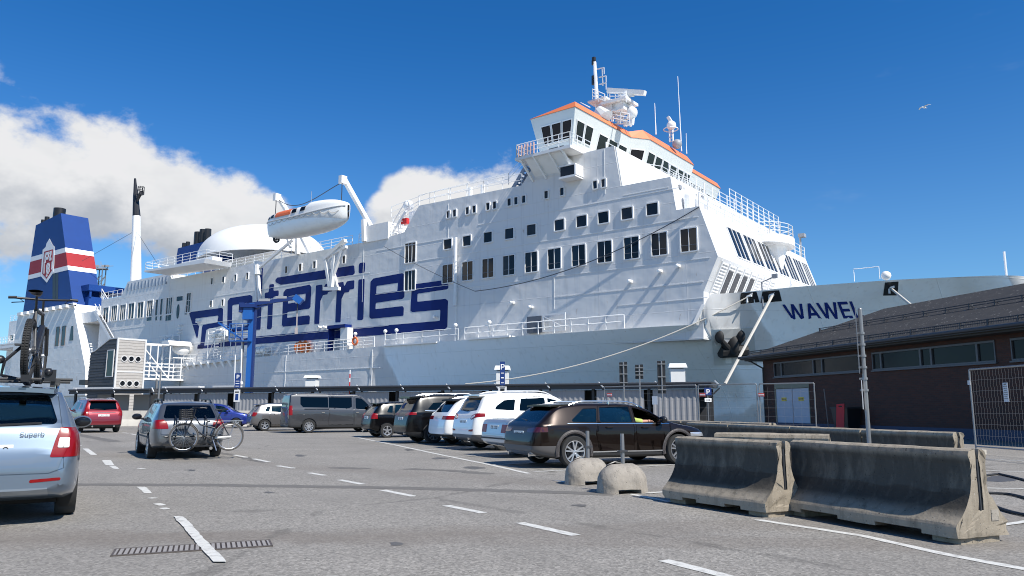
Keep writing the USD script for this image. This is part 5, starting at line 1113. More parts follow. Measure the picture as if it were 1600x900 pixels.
# large white off-roader
suvw = dict(L=4.68, W=1.89, H=1.72, paint=paint('white_a', (.74, .74, .72), 0, .4), top=[(0, .62), (.03, .8), (.07, .95), (.12, 1.06), (.2, 1.16), (.42, 1.55), (.55, 1.64), (1.2, 1.71), (2.2, 1.72), (2.8, 1.62), (3.45, 1.2), (3.62, 1.12), (4.3, 1.0), (4.58, .85), (4.68, .65)], belt=[(0, 1.1), (1.3, 1.1), (3.4, 1.07), (4.68, .8)],
    side=[[(.68, 1.2), (.78, 1.31), (1.05, 1.47), (1.42, 1.5), (1.32, 1.17)], [(1.5, 1.16), (2.42, 1.13), (2.42, 1.55), (1.62, 1.52)], [(2.52, 1.13), (3.25, 1.1), (2.85, 1.47), (2.52, 1.55)]], side_glass=TINTGLASS, rear_glass=TINTGLASS, rear=dict(poly=[(-.64, 1.17), (0, 1.13), (.64, 1.17), (.58, 1.55), (-.58, 1.55)], x=(.05, .6)), front=dict(poly=[(-.68, 1.18), (.68, 1.18), (.56, 1.6), (-.56, 1.6)], x=(2.7, 3.6)), cab=(.55, 3.4),
    doors=[[(1.55, .42), (2.45, .4), (2.45, 1.62), (1.62, 1.6), (1.45, .9)], [(2.5, .4), (3.35, .42), (3.35, 1.08), (2.85, 1.52), (2.5, 1.62)]], hatch=dict(poly=[(-.72, .66), (.72, .66), (.74, 1.1), (.6, 1.66), (-.6, 1.66), (-.74, 1.1)], x=(-.1, .5)),
    tail=[([(.5, .93), (.62, .9), (.95, 1.0), (.95, 1.1), (.72, 1.08), (.54, 1.02)], -.1, .36)], tailw=[([(.53, .94), (.62, .93), (.76, .99), (.76, 1.05), (.58, 1.0)], -.1, .3)], fog=[([(.5, .56), (.78, .56), (.8, .63), (.55, .61)], -.1, .3)], mirror=(3.05, 1.14), handles=[(1.85, 1.0), (2.75, .98)], rails=(.85, 2.75, .05, look('rail_white', (.6, .6, .6), .4)), plate=(.04, .83, 'AKL 167'), spoiler=(.3, .75, 1.65, .05), xr=.98, xf=3.68, r=.36, spokes=5, trim=[('lower_cladding', [(-.1, .2), (4.8, .2), (4.8, .43), (-.1, .47)], look('clad_grey', (.09, .09, .095), .6), .006)], exhaust=(.0, (-.5, .5), .36), wiper=((.2, .0, 1.17), (.22, .45, 1.2)))
build_car('off_roader', 'large white off-roader with clear rear lamps, second tall car from the silver saloon side', 'car', suvw, 'rr', (-.26, 23.2), 26.0)
# smaller white one
hatchw = dict(L=4.45, W=1.82, H=1.6, paint=paint('white_b', (.78, .78, .77), 0, .38), top=[(0, .6), (.03, .78), (.08, .95), (.14, 1.03), (.55, 1.46), (.66, 1.53), (1.2, 1.59), (2.0, 1.6), (2.6, 1.52), (3.3, 1.1), (3.5, 1.03), (4.1, .93), (4.35, .8), (4.45, .6)], belt=[(0, 1.02), (3.3, 1.0), (4.45, .75)], side=[[(.85, 1.12), (1.35, 1.08), (1.45, 1.43), (1.1, 1.4)], [(1.5, 1.08), (2.3, 1.05), (2.3, 1.48), (1.55, 1.45)], [(2.38, 1.05), (3.15, 1.02), (2.7, 1.38), (2.38, 1.48)]],
    rear=dict(poly=[(-.6, 1.1), (.6, 1.1), (.5, 1.47), (-.5, 1.47)], x=(.05, .62)), front=dict(poly=[(-.66, 1.08), (.66, 1.08), (.53, 1.48), (-.53, 1.48)], x=(2.55, 3.45)), cab=(.6, 3.2), doors=[[(1.48, .4), (2.32, .38), (2.32, 1.54), (1.52, 1.52), (1.35, .85)]], hatch=dict(poly=[(-.7, .64), (.7, .64), (.7, 1.0), (.56, 1.52), (-.56, 1.52), (-.7, 1.0)], x=(-.1, .6)),
    tail=[([(.4, .86), (.92, .86), (.92, .98), (.42, .98)], -.1, .32)], mirror=(2.95, 1.06), mirror_look=BLACK, rails=(.8, 2.5, .05, CHROME), plate=(.05, .72, 'OIF 843'), spoiler=(.42, .8, 1.54, .05), spoiler_look=BLACK, xr=.9, xf=3.5, r=.34, trim=[('lower_cladding', [(-.1, .2), (4.5, .2), (4.5, .36), (-.1, .38)], PLASTIC, .006)], exhaust=(.0, (-.5,), .3))
build_car('compact_car', 'small white car parked between the black off-roader and the big white one', 'car', hatchw, 'rr', (-1.4, 26.0), 26.0)
# black off-roader
suvb = dict(suvw, paint=paint('black_a', (.003, .003, .0035), 0, .18, .2), L=4.7, W=1.82, H=1.69, tailw=[], fog=[], side=[[(.75, 1.19), (1.0, 1.42), (1.42, 1.45), (1.42, 1.17)], [(1.52, 1.16), (2.42, 1.13), (2.42, 1.52), (1.56, 1.49)], [(2.52, 1.13), (3.25, 1.1), (2.85, 1.47), (2.52, 1.52)]],
    tail=[([(.35, .98), (.95, 1.0), (.95, 1.1), (.6, 1.09), (.37, 1.04)], -.1, .34)], plate=(.04, .86, 'IIE 418'), spoiler=(.16, .75, 1.655, .07), rails=(.75, 2.8, .06, look('rail_silver', (.6, .6, .6), .3, metal=.6)), trim=[('lower_cladding', [(-.1, .2), (4.8, .2), (4.8, .38), (-.1, .4)], PLASTIC, .006), ('window_strip', [(.66, 1.135), (3.4, 1.075), (3.4, 1.095), (.66, 1.155)], CHROME, .006)], exhaust=(.0, (-.5,), .36), spokes=10, style=2)
suvb.pop('wiper'); build_car('off_roader', 'black off-roader with silver rails and rear wing behind the small black hatchback', 'car', suvb, 'rr', (-2.8, 27.7), 26.0)
# small black hatchback
hatchb = dict(L=4.0, W=1.66, H=1.5, paint=paint('black_b', (.003, .003, .0035), 0, .18, .2), top=[(0, .58), (.03, .76), (.07, .92), (.12, .99), (.42, 1.36), (.52, 1.43), (1.0, 1.49), (1.8, 1.5), (2.4, 1.42), (3.05, 1.05), (3.2, .98), (3.7, .88), (3.92, .75), (4.0, .56)], belt=[(0, .98), (3, .93), (4, .7)], side=[[(.7, 1.06), (.95, 1.03), (1.0, 1.33), (.85, 1.32)], [(1.05, 1.03), (1.85, 1.0), (1.85, 1.4), (1.1, 1.37)], [(1.92, 1.0), (2.85, .97), (2.4, 1.32), (1.92, 1.4)]],
    rear=dict(poly=[(-.56, 1.04), (.56, 1.04), (.5, 1.38), (-.5, 1.38)], x=(.03, .5)), front=dict(poly=[(-.6, 1.03), (.6, 1.03), (.5, 1.4), (-.5, 1.4)], x=(2.35, 3.15)), cab=(.45, 2.9), doors=[[(1.08, .34), (1.87, .33), (1.87, 1.45), (1.1, 1.43), (.95, .8)], [(1.9, .33), (2.85, .35), (2.9, .95), (2.4, 1.38), (1.9, 1.45)]], tail=[([(.46, .8), (.85, .78), (.85, .98), (.6, 1.05), (.5, .98)], -.1, .3)], mirror=(2.65, 1.0), handles=[(1.3, .9), (2.1, .88)], plate=(.035, .84, 'FJA 331'), xr=.72, xf=3.17, r=.3, spokes=5, exhaust=(.0, (.4,), .25), spoiler=(.33, .65, 1.445, .04))
build_car('hatchback', 'small black hatchback with silver wheels parked beside the grey van', 'car', hatchb, 'rr', (-5.28, 32.94), 27.0)
# grey compact and blue car in the second row
hatchg = dict(hatchb, L=4.23, W=1.78, H=1.48, paint=paint('warm_grey', (.15, .143, .142), .6)); build_car('hatchback', 'grey hatchback parked just left of the grey van', 'car', hatchg, 'rr', (-13.5, 42.6), 28.0)
hatchl = dict(hatchb, paint=paint('deep_blue', (.01, .025, .2), .4)); build_car('hatchback', 'deep blue small car glimpsed past the estate carrying bicycles', 'car', hatchl, 'rr', (-19.4, 47.6), 12.0)
hatchd = dict(hatchb, paint=paint('dark_grey', (.02, .02, .022), .4)); build_car('hatchback', 'dark car partly hidden behind the mirror of the silver blue estate', 'car', hatchd, 'rr', (-22.6, 38.0), 118.0)
# grey van
def van_extra(root, s, nm):
    for a_, b_ in (((-.02, 0.003, .5), (.05, 0.003, 1.85)),): MB().bar((.0, 0, .55), (.07, 0, 1.8), .02, .02).put('door_seam', BLACK, root)
    for x in (1.62, 3.4): MB().tube([(x, -.965, 1.0), (x + .16, -.965, 1.0)], .025, 6).put('door_handle', BLACK, root)
    MB().box(.75, 2.0, -.968, -.95, 1.17, 1.2).put('slide_rail', BLACK, root)
    MB().obox((.02, .2, .62), (.012, .5, .11)).put('number_plate', PLATE, root)
van = dict(L=5.2, W=1.95, H=1.96, tumble=.13, paint=paint('van_grey', (.04, .041, .045), .2), top=[(0, 1.3), (.02, 1.62), (.05, 1.82), (.1, 1.92), (.4, 1.95), (1.5, 1.96), (3.4, 1.95), (3.75, 1.86), (4.45, 1.32), (4.6, 1.22), (4.95, 1.06), (5.12, .9), (5.2, .65)], bot=[(0, .32), (.2, .26), (5, .22), (5.2, .35)], wid=[(0, .93), (.03, .965), (.12, .99), (.5, 1), (4.3, .98), (4.8, .9), (5.1, .76), (5.2, .6)], belt=[(0, 1.2), (4.4, 1.15), (5.2, .9)],
    side=[[(.55, 1.42), (.68, 1.28), (1.95, 1.25), (1.95, 1.78), (.55, 1.78)], [(2.0, 1.25), (3.05, 1.22), (3.2, 1.3), (3.2, 1.78), (2.0, 1.78)], [(3.4, 1.2), (4.3, 1.13), (4.2, 1.3), (3.72, 1.72), (3.4, 1.75)]], side_glass=TINTGLASS, rear=dict(poly=[(-.8, 1.05), (.8, 1.05), (.74, 1.76), (-.74, 1.76)], x=(-.1, .3)), rear_glass=TINTGLASS, front=dict(poly=[(-.8, 1.28), (.8, 1.28), (.7, 1.82), (-.7, 1.82)], x=(3.6, 4.6)), cab=(.12, 4.4),
    doors=[[(2.0, .38), (3.28, .36), (3.28, 1.84), (2.0, 1.86)], [(3.34, .36), (4.3, .38), (4.35, 1.1), (3.7, 1.8), (3.34, 1.84)]], tail=[([(.86, .88), (1.0, .88), (1.0, 1.35), (.87, 1.35)], -.1, .16)], mirror=(4.05, 1.25), mirror_look=BLACK, xr=1.0, xf=4.15, r=.335, spokes=10, style=2, seat_x=3.3, extra=[('v', van_extra)],
    rear_trim=[('rear_door', [(-.9, .42), (.86, .42), (.84, 1.86), (-.84, 1.86)], -.1, .09, paint('van_dark', (.02, .02, .022), .4), .004)], trim=[('lower_cladding', [(-.1, .2), (5.3, .2), (5.3, .36), (-.1, .38)], PLASTIC, .008)])
build_car('van', 'grey passenger van with dark windows and rear doors parked in the second row', 'van', van, 'rr', ground(481.5, 676.5), 29.0)
# red off-roader ahead in the left lane
suvr = dict(suvw, L=4.63, W=1.89, H=1.69, paint=paint('wine_red', (.2, .012, .02), .45), side_glass=CARGLASS, tailw=[], tail=[([(.66, .86), (.95, .84), (.95, 1.0), (.86, 1.1), (.76, 1.46), (.66, 1.5), (.68, 1.2), (.7, 1.0)], -.1, .5)], fog=[], plate=(.04, .86, 'LKA 208'), exhaust=(.0, (-.5, .5), .33))
suvr['trim'] = [('lower_cladding', [(-.1, .2), (4.8, .2), (4.8, .36), (-.1, .4)], PLASTIC, .006)]
RED_SUV = build_car('off_roader', 'wine red off-roader waiting in the left lane by the terminal tower', 'car', suvr, 'rl', ground(124, 676), 131.0)[0]
MB().obox((.1, 0, 1.0), (.03, 1.1, .05)).put('chrome_strip', CHROME, RED_SUV)
# grey estate with the bicycle rack
estg = dict(L=4.51, W=1.72, H=1.42, paint=paint('graphite', (.1, .108, .12), .6), top=[(0, .58), (.03, .72), (.06, .86), (.1, .94), (.18, 1.0), (.55, 1.3), (.66, 1.36), (1.2, 1.41), (2.1, 1.42), (2.7, 1.34), (3.35, .98), (3.55, .92), (4.15, .84), (4.42, .7), (4.51, .52)], belt=[(0, .93), (3.4, .9), (4.51, .68)], side=[[(.75, 1.0), (1.3, .98), (1.3, 1.3), (.9, 1.28)], [(1.36, .98), (2.15, .96), (2.15, 1.33), (1.36, 1.31)], [(2.22, .96), (3.15, .94), (2.7, 1.27), (2.22, 1.33)]],
    rear=dict(poly=[(-.62, .99), (.62, .99), (.52, 1.31), (-.52, 1.31)], x=(.03, .64)), front=dict(poly=[(-.62, .99), (.62, .99), (.52, 1.32), (-.52, 1.32)], x=(2.6, 3.45)), cab=(.5, 3.2), doors=[[(1.34, .32), (2.17, .31), (2.17, 1.37), (1.34, 1.36), (1.2, .8)], [(2.2, .31), (3.1, .33), (3.15, .91), (2.65, 1.33), (2.2, 1.37)]], hatch=dict(poly=[(-.66, .6), (.66, .6), (.64, .98), (.55, 1.37), (-.55, 1.37), (-.64, .98)], x=(-.1, .6)),
    tail=[([(.5, .74), (.88, .74), (.88, .95), (.62, .96), (.54, .9)], -.1, .3)], mirror=(2.95, .98), mirror_look=BLACK, handles=[(1.6, .84), (2.4, .83)], rails=(.8, 2.5, .07, BLACK), xr=.87, xf=3.43, r=.3, spokes=5, exhaust=(.0, (-.5,), .26), trim=[('side_strip', [(.9, .5), (3.4, .5), (3.4, .54), (.9, .54)], PLASTIC, .008)])
ESTG, eg, eth = build_car('estate_car', 'graphite estate car with a bicycle strapped across its tailgate', 'car', estg, 'rl', (-9.05, 19.7), 121.0)
c_, s_ = math.cos(eth), math.sin(eth)
def on_car(loc, th, p): return np.array([loc[0] + math.cos(th) * p[0] - math.sin(th) * p[1], loc[1] + math.sin(th) * p[0] + math.cos(th) * p[1], p[2]])
m = MB()
for y in (-.35, .35): m.tube([(.2, y, 1.05), (-.1, y, .95), (-.2, y, .6), (.02, y, .45)], .018, 6).tube([(-.15, y, .9), (-.5, y, .92)], .016, 6)
m.tube([(-.15, -.6, .55), (-.15, .6, .55)], .02, 6).bar((-.45, -.6, .33), (-.45, .6, .33), .05, .03).tube([(.05, 0, .3), (-.5, 0, .34)], .03, 6).put('bicycle_rack', BLACK, ESTG)

# ---------------------------------------------------------------- bicycles
def bicycle(name, label, loc, rotz, mode, tilt=0.0):
    """rear axle at the origin, front wheel along +x"""
    root = thing(name, label, 'bicycle', loc, rotz); mtb = mode == 'mtb'
    R = .36 if mtb else .345; wb = 1.12 if mtb else 1.06; tr = .04 if mtb else .022
    fr = look('bike_black', (.014, .014, .015), .35, coat=.6); 
    for x, nm in ((0, 'rear'), (wb, 'front')):
        t = np.linspace(0, 2 * math.pi, 37); w = MB().tube([(x + (R - tr) * math.cos(a), 0, (R - tr) * math.sin(a)) for a in t], tr, 8)
        if mtb:
            for a in np.arange(0, 2 * math.pi, math.pi / 36):
                for sgy in (-1, 1): w.obox((x + R * math.cos(a), sgy * .02, R * math.sin(a)), (.016, .026, .022), np.array([[math.cos(a), 0, -math.sin(a)], [0, 1, 0], [math.sin(a), 0, math.cos(a)]]))
        wp = w.put('wheel', RUBBER if mtb else look('bike_tyre_grey', (.08, .075, .07), .8), root)
        r2 = MB().tube([(x + (R - tr * 2.2) * math.cos(a), 0, (R - tr * 2.2) * math.sin(a)) for a in t], .011, 6).cyl((x, -.05, 0), (x, .05, 0), .022, n=8)
        for k in range(20): a = k * math.pi / 10; r2.tube([(x + .02 * math.cos(a + .4), .02 * (-1) ** k, .02 * math.sin(a + .4)), (x + (R - .04) * math.cos(a), 0, (R - .04) * math.sin(a))], .0022, 3)
        r2.put('rim', ALLOY, wp)
    bb = (.43, 0, -.06 if mtb else -.07); st = (.28, 0, .5); ht = (wb - .2, 0, .52); hb = (wb - .14, 0, .36)
    m = MB().tube([bb, st], .017, 8)
    if mtb: m.tube([st, ht], .028, 8).tube([bb, hb], .042, 8).sphere(bb, .075, (1, .8, 1), 2)
    else: m.tube([(.36, 0, .22), (.7, 0, .3), ht], .017, 8).tube([bb, (.72, 0, .12), hb], .02, 8)
    m.tube([ht, hb], .02, 8)
    for y in (-.05, .05): m.tube([bb, (0, y * 1.2, 0)], .016 if mtb else .01, 6).tube([st, (0, y * 1.2, 0)], .014 if mtb else .009, 6)
    m.put('frame', fr, root)
    fk = MB()
    for y in (-.055, .055): fk.tube([(wb - .13, y, .34), (wb - .05, y, .15), (wb, y, 0)], .024 if mtb else .011, 6)
    fk.tube([(wb - .14, -.06, .35), (wb - .14, .06, .35)], .015, 6).put('fork', fr, root)
    hz = .72 if mtb else .72; hx = wb - .24; hwid = .38 if mtb else .28
    h = MB().tube([ht, (hx, 0, hz - .03)], .014, 8)
    if mtb: h.tube([(hx + .02, -hwid, hz), (hx + .06, 0, hz - .01), (hx + .02, hwid, hz)], .015, 8)
    else: h.tube([(hx - .2, -hwid, hz - .02), (hx - .05, -hwid, hz), (hx + .06, -.12, hz), (hx + .06, .12, hz), (hx - .05, hwid, hz), (hx - .2, hwid, hz - .02)], .012, 8)
    for y in (-1, 1): h.tube([(hx + .02, y * hwid * .75, hz), (hx + .1, y * hwid * .6, hz - .04), (hx + .08, y * hwid * .95, hz - .06)], .007, 5).tube([(hx - (0 if mtb else .17), y * hwid * .78, hz), (hx - (0 if mtb else .2), y * hwid * 1.02, hz - .005)], .018, 8)
    h.put('handlebar', BLACK, root)
    sz = .69 if mtb else .66
    sp = MB().tube([st, (.22, 0, sz - .03)], .014, 8); G_ = []
    for x in np.linspace(-.14, .15, 8):
        wv = .058 * (1 - ((x + .14) / .29) ** 1.2) + .022; G_.append([(.22 + x, wv * math.cos(a), sz + .022 * math.sin(a) * (1 if a < math.pi else .6) + .015 * (x < -.05)) for a in np.linspace(0, 2 * math.pi, 13)])
    sp.grid(G_).put('saddle', BLACK, root)
    dr = MB().lathe([(.06, -.004), (.09, -.004), (.09, .004), (.06, .004), (.06, -.004)], frame((1, 0, 0), (0, 0, 1), (0, -1, 0), (bb[0], -.06, bb[2])), 20)
    dr.tube([(bb[0], -.06, bb[2] + .088), (0, -.06, .04)], .005, 4).tube([(bb[0], -.06, bb[2] - .088), (0, -.06, -.04)], .005, 4)
    dr.tube([(bb[0], -.075, bb[2]), (bb[0] + .1, -.085, bb[2] - .14)], .01, 6).tube([(bb[0], .075, bb[2]), (bb[0] - .1, .085, bb[2] + .14)], .01, 6).obox((bb[0] + .1, -.14, bb[2] - .14), (.09, .1, .025)).obox((bb[0] - .1, .14, bb[2] + .14), (.09, .1, .025)).cyl((0, -.06, 0), (0, -.03, 0), .045, n=12).put('crank', DARK_STEEL, root)
    if not mtb:
        for x, a0, a1 in ((0, -.25, 2.9), (wb, .6, 2.8)):
            rr_ = R + .02; G_ = [[(x + rr_ * math.cos(a) * q, y, rr_ * math.sin(a) * q) for y, q in ((-.03, .97), (-.015, 1.0), (.015, 1.0), (.03, .97))] for a in np.linspace(a0, a1, 24)]
            MB().grid(G_).grid(np.array(G_)[::-1]).put('mudguard', look('mudguard_silver', (.62, .62, .6), .35, metal=.3), root)
        cr = MB(); bx = hx + .22; 
        for z in np.linspace(.42, .66, 6): cr.tube([(bx - .13, -.17, z), (bx + .13, -.17, z), (bx + .13, .17, z), (bx - .13, .17, z), (bx - .13, -.17, z)], .006, 4)
        for k in range(9): y = -.17 + .34 * k / 8; cr.tube([(bx + .12, y, .42), (bx + .13, y, .67)], .005, 4).tube([(bx - .12, y, .42), (bx - .13, y, .67)], .005, 4)
        for k in range(7): x = bx - .13 + .26 * k / 6; cr.tube([(x, -.17, .42), (x, -.17, .67)], .005, 4).tube([(x, .17, .42), (x, .17, .67)], .005, 4)
        cr.box(bx - .12, bx + .12, -.16, .16, .42, .43).put('basket', BLACK, root)
        lug = MB()
        for y in (-.05, .05): lug.tube([(0, y, 0), (-.12, y, R + .04)], .006, 4)
        lug.box(-.3, .22, -.06, .06, R + .035, R + .05).put('carrier', ALLOY, root); MB().tube([(-.02, .08, 0), (.35, .08, -.02)], .03, 6).put('chain_case', look('case_white', (.55, .55, .52), .5), root)
        MB().cyl((bb[0] - .02, .04, -.02), (-.1 + bb[0], .22, -.32), .012, n=6).put('stand', ALLOY, root)
    return root
# mountain bike upright on the roof of the silver blue estate
pb = on_car(sl, st_, (.8, -.3, 1.56 + .36)); MTB = bicycle('mountain_bike', 'black mountain bike standing upright on the roof of the silver blue estate', pb, math.degrees(st_) - 6, 'mtb')
m = MB()
for q in [on_car(sl, st_, (x, -.08, 1.605)) for x in (.85,)]: pass
rc = thing('roof_bike_carrier', 'black roof bike carrier clamped under the mountain bike', 'bike carrier', on_car(sl, st_, (-.5, -.3, -.05)), math.degrees(st_))
MB().bar((.8, 0, 1.6), (2.75, 0, 1.6), .07, .03).obox((1.1, 0, 1.64), (.2, .1, .06)).obox((2.6, 0, 1.64), (.2, .1, .06)).put('rail', BLACK, rc)
MB().tube([(1.75, .0, 1.62), (1.62, .26, 1.68), (1.6, .24, 1.85), (1.72, .07, 2.05), (1.75, .05, 2.15)], .02, 7).put('clamp_arm', BLACK, rc)
MB().sphere((1.5, .28, 1.86), .05).put('clamp_knob', BLACK, rc); MB().sphere((1.4, -.22, 1.72), .045).obox((1.45, -.24, 1.68), (.1, .12, .14)).put('clamp_knob', BLACK, rc)
# city bicycle across the tail of the graphite estate, front wheel to the left
A = ray(284, 687); B_ = ray(358.7, 679); dcar = np.array([c_, s_]); pc = on_car(eg, eth, (-.33, 0, 0))[:2]
def on_plane(d): s = (pc @ dcar) / (d[:2] @ dcar); p = d * s; return np.array([p[0], p[1], p[2] + CH])
pa, pbk = on_plane(A), on_plane(B_); ang = math.atan2(pa[1] - pbk[1], pa[0] - pbk[0])
bicycle('city_bicycle', 'city bicycle with front basket and pale mudguards hung behind the graphite estate', (pbk[0], pbk[1], (pa[2] + pbk[2]) / 2), math.degrees(ang), 'city')

# ---------------------------------------------------------------- passenger in the brown estate
def blob_person(name, label, joints, bones, loc, rotz, looks_):
    root = thing(name, label, 'person', loc, rotz); UsdGeom.Xform(stage.GetPrimAtPath(root)).AddScaleOp().Set((.925, .925, .925))
    def sph(p, r): return m3.Manifold.sphere(r, 16).translate(tuple(map(float, p)))
    body = m3.Manifold()
    for a, b in bones: body += m3.Manifold.batch_hull([sph(*joints[a]), sph(*joints[b])])
    q = body.to_mesh(); tmb = trimesh.Trimesh(q.vert_properties[:, :3], q.tri_verts); tmb = tmb.subdivide_to_size(.05); trimesh.smoothing.filter_taubin(tmb, iterations=6)
    MB().add(tmb.vertices, tmb.faces).put('body', looks_['skin'], root, smooth=60); return root
SKIN = look('skin', (.5, .27, .19), .55, var=.06, vs=8)
sx = 2.76
J = dict(pel=((sx, -.37, .62), .15), chest=((sx - .17, -.37, 1.0), .16), neck=((sx - .17, -.37, 1.16), .06), head=((sx - .14, -.37, 1.3), .095), jaw=((sx - .08, -.37, 1.25), .06), sh1=((sx - .15, -.57, 1.06), .07), el1=((sx + .12, -.83, 1.02), .045), wr1=((sx + .36, -.78, 1.03), .032), ha1=((sx + .45, -.76, 1.03), .035), sh2=((sx - .15, -.18, 1.06), .07), el2=((sx + .02, -.12, .8), .045), wr2=((sx + .25, -.25, .74), .032), kn1=((sx + .42, -.45, .66), .075), kn2=((sx + .42, -.28, .66), .075))
bones = [('pel', 'chest'), ('chest', 'neck'), ('neck', 'head'), ('head', 'jaw'), ('chest', 'sh1'), ('sh1', 'el1'), ('el1', 'wr1'), ('wr1', 'ha1'), ('chest', 'sh2'), ('sh2', 'el2'), ('el2', 'wr2'), ('pel', 'kn1'), ('pel', 'kn2')]
PERS = blob_person('person', 'person in the front seat of the brown estate resting an arm on the open window', J, bones, (al[0], al[1], 0), math.degrees(at_), dict(skin=SKIN))
f_ = MB()
for k, (dy, l_) in enumerate(((-.025, .075), (-.008, .085), (.009, .08), (.026, .065))): f_.tube([(sx + .46, -.76 + dy, 1.035), (sx + .46 + l_ * .6, -.76 + dy, 1.03), (sx + .46 + l_, -.76 + dy * 1.1, 1.012)], [.011, .0095, .008], 7)
f_.tube([(sx + .42, -.735, 1.035), (sx + .45, -.705, 1.04), (sx + .485, -.695, 1.03)], [.013, .011, .009], 7).put('fingers', SKIN, PERS)
hr = trimesh.creation.icosphere(3, 1.0); hv = hr.vertices * [.108, .1, .108] + [sx - .155, -.37, 1.325]; kp = hr.faces[np.all(hv[hr.faces][:, :, 2] > 1.3 - .25 * (hv[hr.faces][:, :, 0] < sx - .15), 1)]; MB().add(hv, kp).put('hair', look('hair_brown', (.06, .035, .02), .7), PERS)
SH = look('shirt_lime', (.42, .5, .12), .8); sv = MB()
sv.tube([(sx - .16, -.5, 1.07), (sx - .04, -.68, 1.05), (sx + .1, -.8, 1.025), (sx + .17, -.83, 1.02)], [.1, .082, .07, .062], 12).tube([(sx - .02, -.37, .6), (sx - .1, -.37, .8), (sx - .17, -.37, 1.0), (sx - .17, -.37, 1.13)], [.17, .18, .19, .1], 14).tube([(sx - .15, -.2, 1.07), (sx - .02, -.13, .85)], [.1, .07], 12).put('shirt', SH, PERS)

# ---------------------------------------------------------------- covered walkway along the quay
WA, WB = np.array([-42.0, 71.6]), np.array([12.6, 50.0]); wd_ = (WB - WA) / np.linalg.norm(WB - WA); WL = np.linalg.norm(WB - WA); WROT = math.degrees(math.atan2(wd_[1], wd_[0])); wn_ = np.array([-wd_[1], wd_[0]])
def w_local(px):      # distance along the walkway line that the photo column meets
    k = ray(px, 620); q = k[0] / k[1]; return (WA[0] - q * WA[1]) / (q * wd_[1] - wd_[0])
SHEET = look('corrugated_grey', (.3, .3, .31), .55, var=.08, vs=.8, dirt=(.25, .25, .25), dirt_s=1.5, dirt_a=.4); ROOFD = look('roof_dark', (.05, .053, .06), .6); LIGHTCAP = look('light_capping', (.6, .6, .6), .5)
for (p0, p1, lab) in ((116, 234, 'short dark-roofed shelter with open posts beside the terminal tower'), (255, 1176, 'long dark-roofed covered walkway with grey corrugated panels along the quay')):
    a_, b_ = max(w_local(p0), 0.2), min(w_local(p1), WL); L_ = b_ - a_; o = WA + wd_ * a_
    wk = thing('covered_walkway', lab, 'shelter', (o[0], o[1], 0), WROT)
    MB().box(-.3, L_ + .3, -.2, 2.9, 2.55, 2.66).box(-.35, L_ + .35, -.28, -.2, 2.48, 2.8).box(-.3, L_ + .3, -.2, 2.9, 2.66, 2.9).put('roof', ROOFD, wk, smooth=False)
    MB().cyl((-.3, -.36, 2.82), (L_ + .3, -.36, 2.82), .08, n=8).put('gutter', DARK_STEEL, wk)
    n_p = max(2, int(L_ / 3.6)); st_p = L_ / n_p
    for k in range(n_p + 1):
        x = k * st_p; MB().box(x - .09, x + .09, .05, .23, 0, 2.55).put('post', DARK_STEEL, wk, smooth=False)
        if L_ > 20: MB().bar((x + .1, .14, 1.9), (x + .75, .14, 2.5), .09).put('brace', DARK_STEEL, wk)
        MB().bar((x + .5, -.32, 2.95), (x + .85, -.42, 2.6), .07, .07).put('roof_bracket', LIGHTCAP, wk)
    for k in range(n_p):
        x0, x1 = k * st_p + .3, (k + 1) * st_p - (.55 if k % 2 else .3); P_ = []; nx = int((x1 - x0) / .09)
        if L_ < 20: MB().box(x0, x1, 2.2, 2.26, .35, 2.45).put('panel', SHEET, wk, smooth=False); continue
        for i in range(nx + 1):
            x = x0 + (x1 - x0) * i / nx; y = -.13 + (.035 if (i // 2) % 2 else 0.0); P_.append([(x, y, .12), (x, y, 2.42)])
        MB().grid(P_).grid((np.array(P_) + [0, .03, 0])[::-1]).put('corrugated_panel', SHEET, wk, smooth=False)
    if L_ > 20: MB().box(0, L_, 2.75, 2.85, 0, 2.5).put('back_wall', ROOFD, wk, smooth=False)
    m = MB()
    for q0, q1 in (((0, 5),) if L_ < 20 else ((0, 4), (5.5, 8))): m.box(q0, min(q1, L_), -.2, .5, 2.92, 3.06)
    m.put_each('roof_capping', LIGHTCAP, wk, smooth=False)
# three white roof ventilators
VENTW = look('vent_white', (.72, .72, .7), .45)
for px, h, wv, lab in ((468, 1.0, .85, 'white box ventilator behind the walkway roof, above the grey van'), (772, 1.45, .85, 'white box ventilator behind the walkway roof beside the tall blue parking sign'), (1053, 1.35, .95, 'white box ventilator with flared cap, rightmost on the walkway near the black sign posts')):
    t = w_local(px); o = WA + wd_ * t + wn_ * 1.6; v_ = thing('roof_ventilator', lab, 'ventilator', (o[0], o[1], 2.85), WROT + 15, 'white ventilators on the walkway roof')
    MB().box(-wv / 2, wv / 2, -wv / 2, wv / 2, 0, h * .72).put('duct', VENTW, v_, smooth=False)
    w2 = wv * .66; V = [(-w2, -w2, h * .78), (w2, -w2, h * .78), (w2, w2, h * .78), (-w2, w2, h * .78), (-w2 * .85, -w2 * .85, h), (w2 * .85, -w2 * .85, h), (w2 * .85, w2 * .85, h), (-w2 * .85, w2 * .85, h)]
    MB().add(V, [[0, 3, 2, 1], [4, 5, 6, 7], [0, 1, 5, 4], [1, 2, 6, 5], [2, 3, 7, 6], [3, 0, 4, 7]]).put('cap', VENTW, v_, smooth=False)
    MB().box(-wv * .4, wv * .4, -wv * .4, wv * .4, h * .7, h * .8).put('throat', GREY_PAINT, v_, smooth=False)
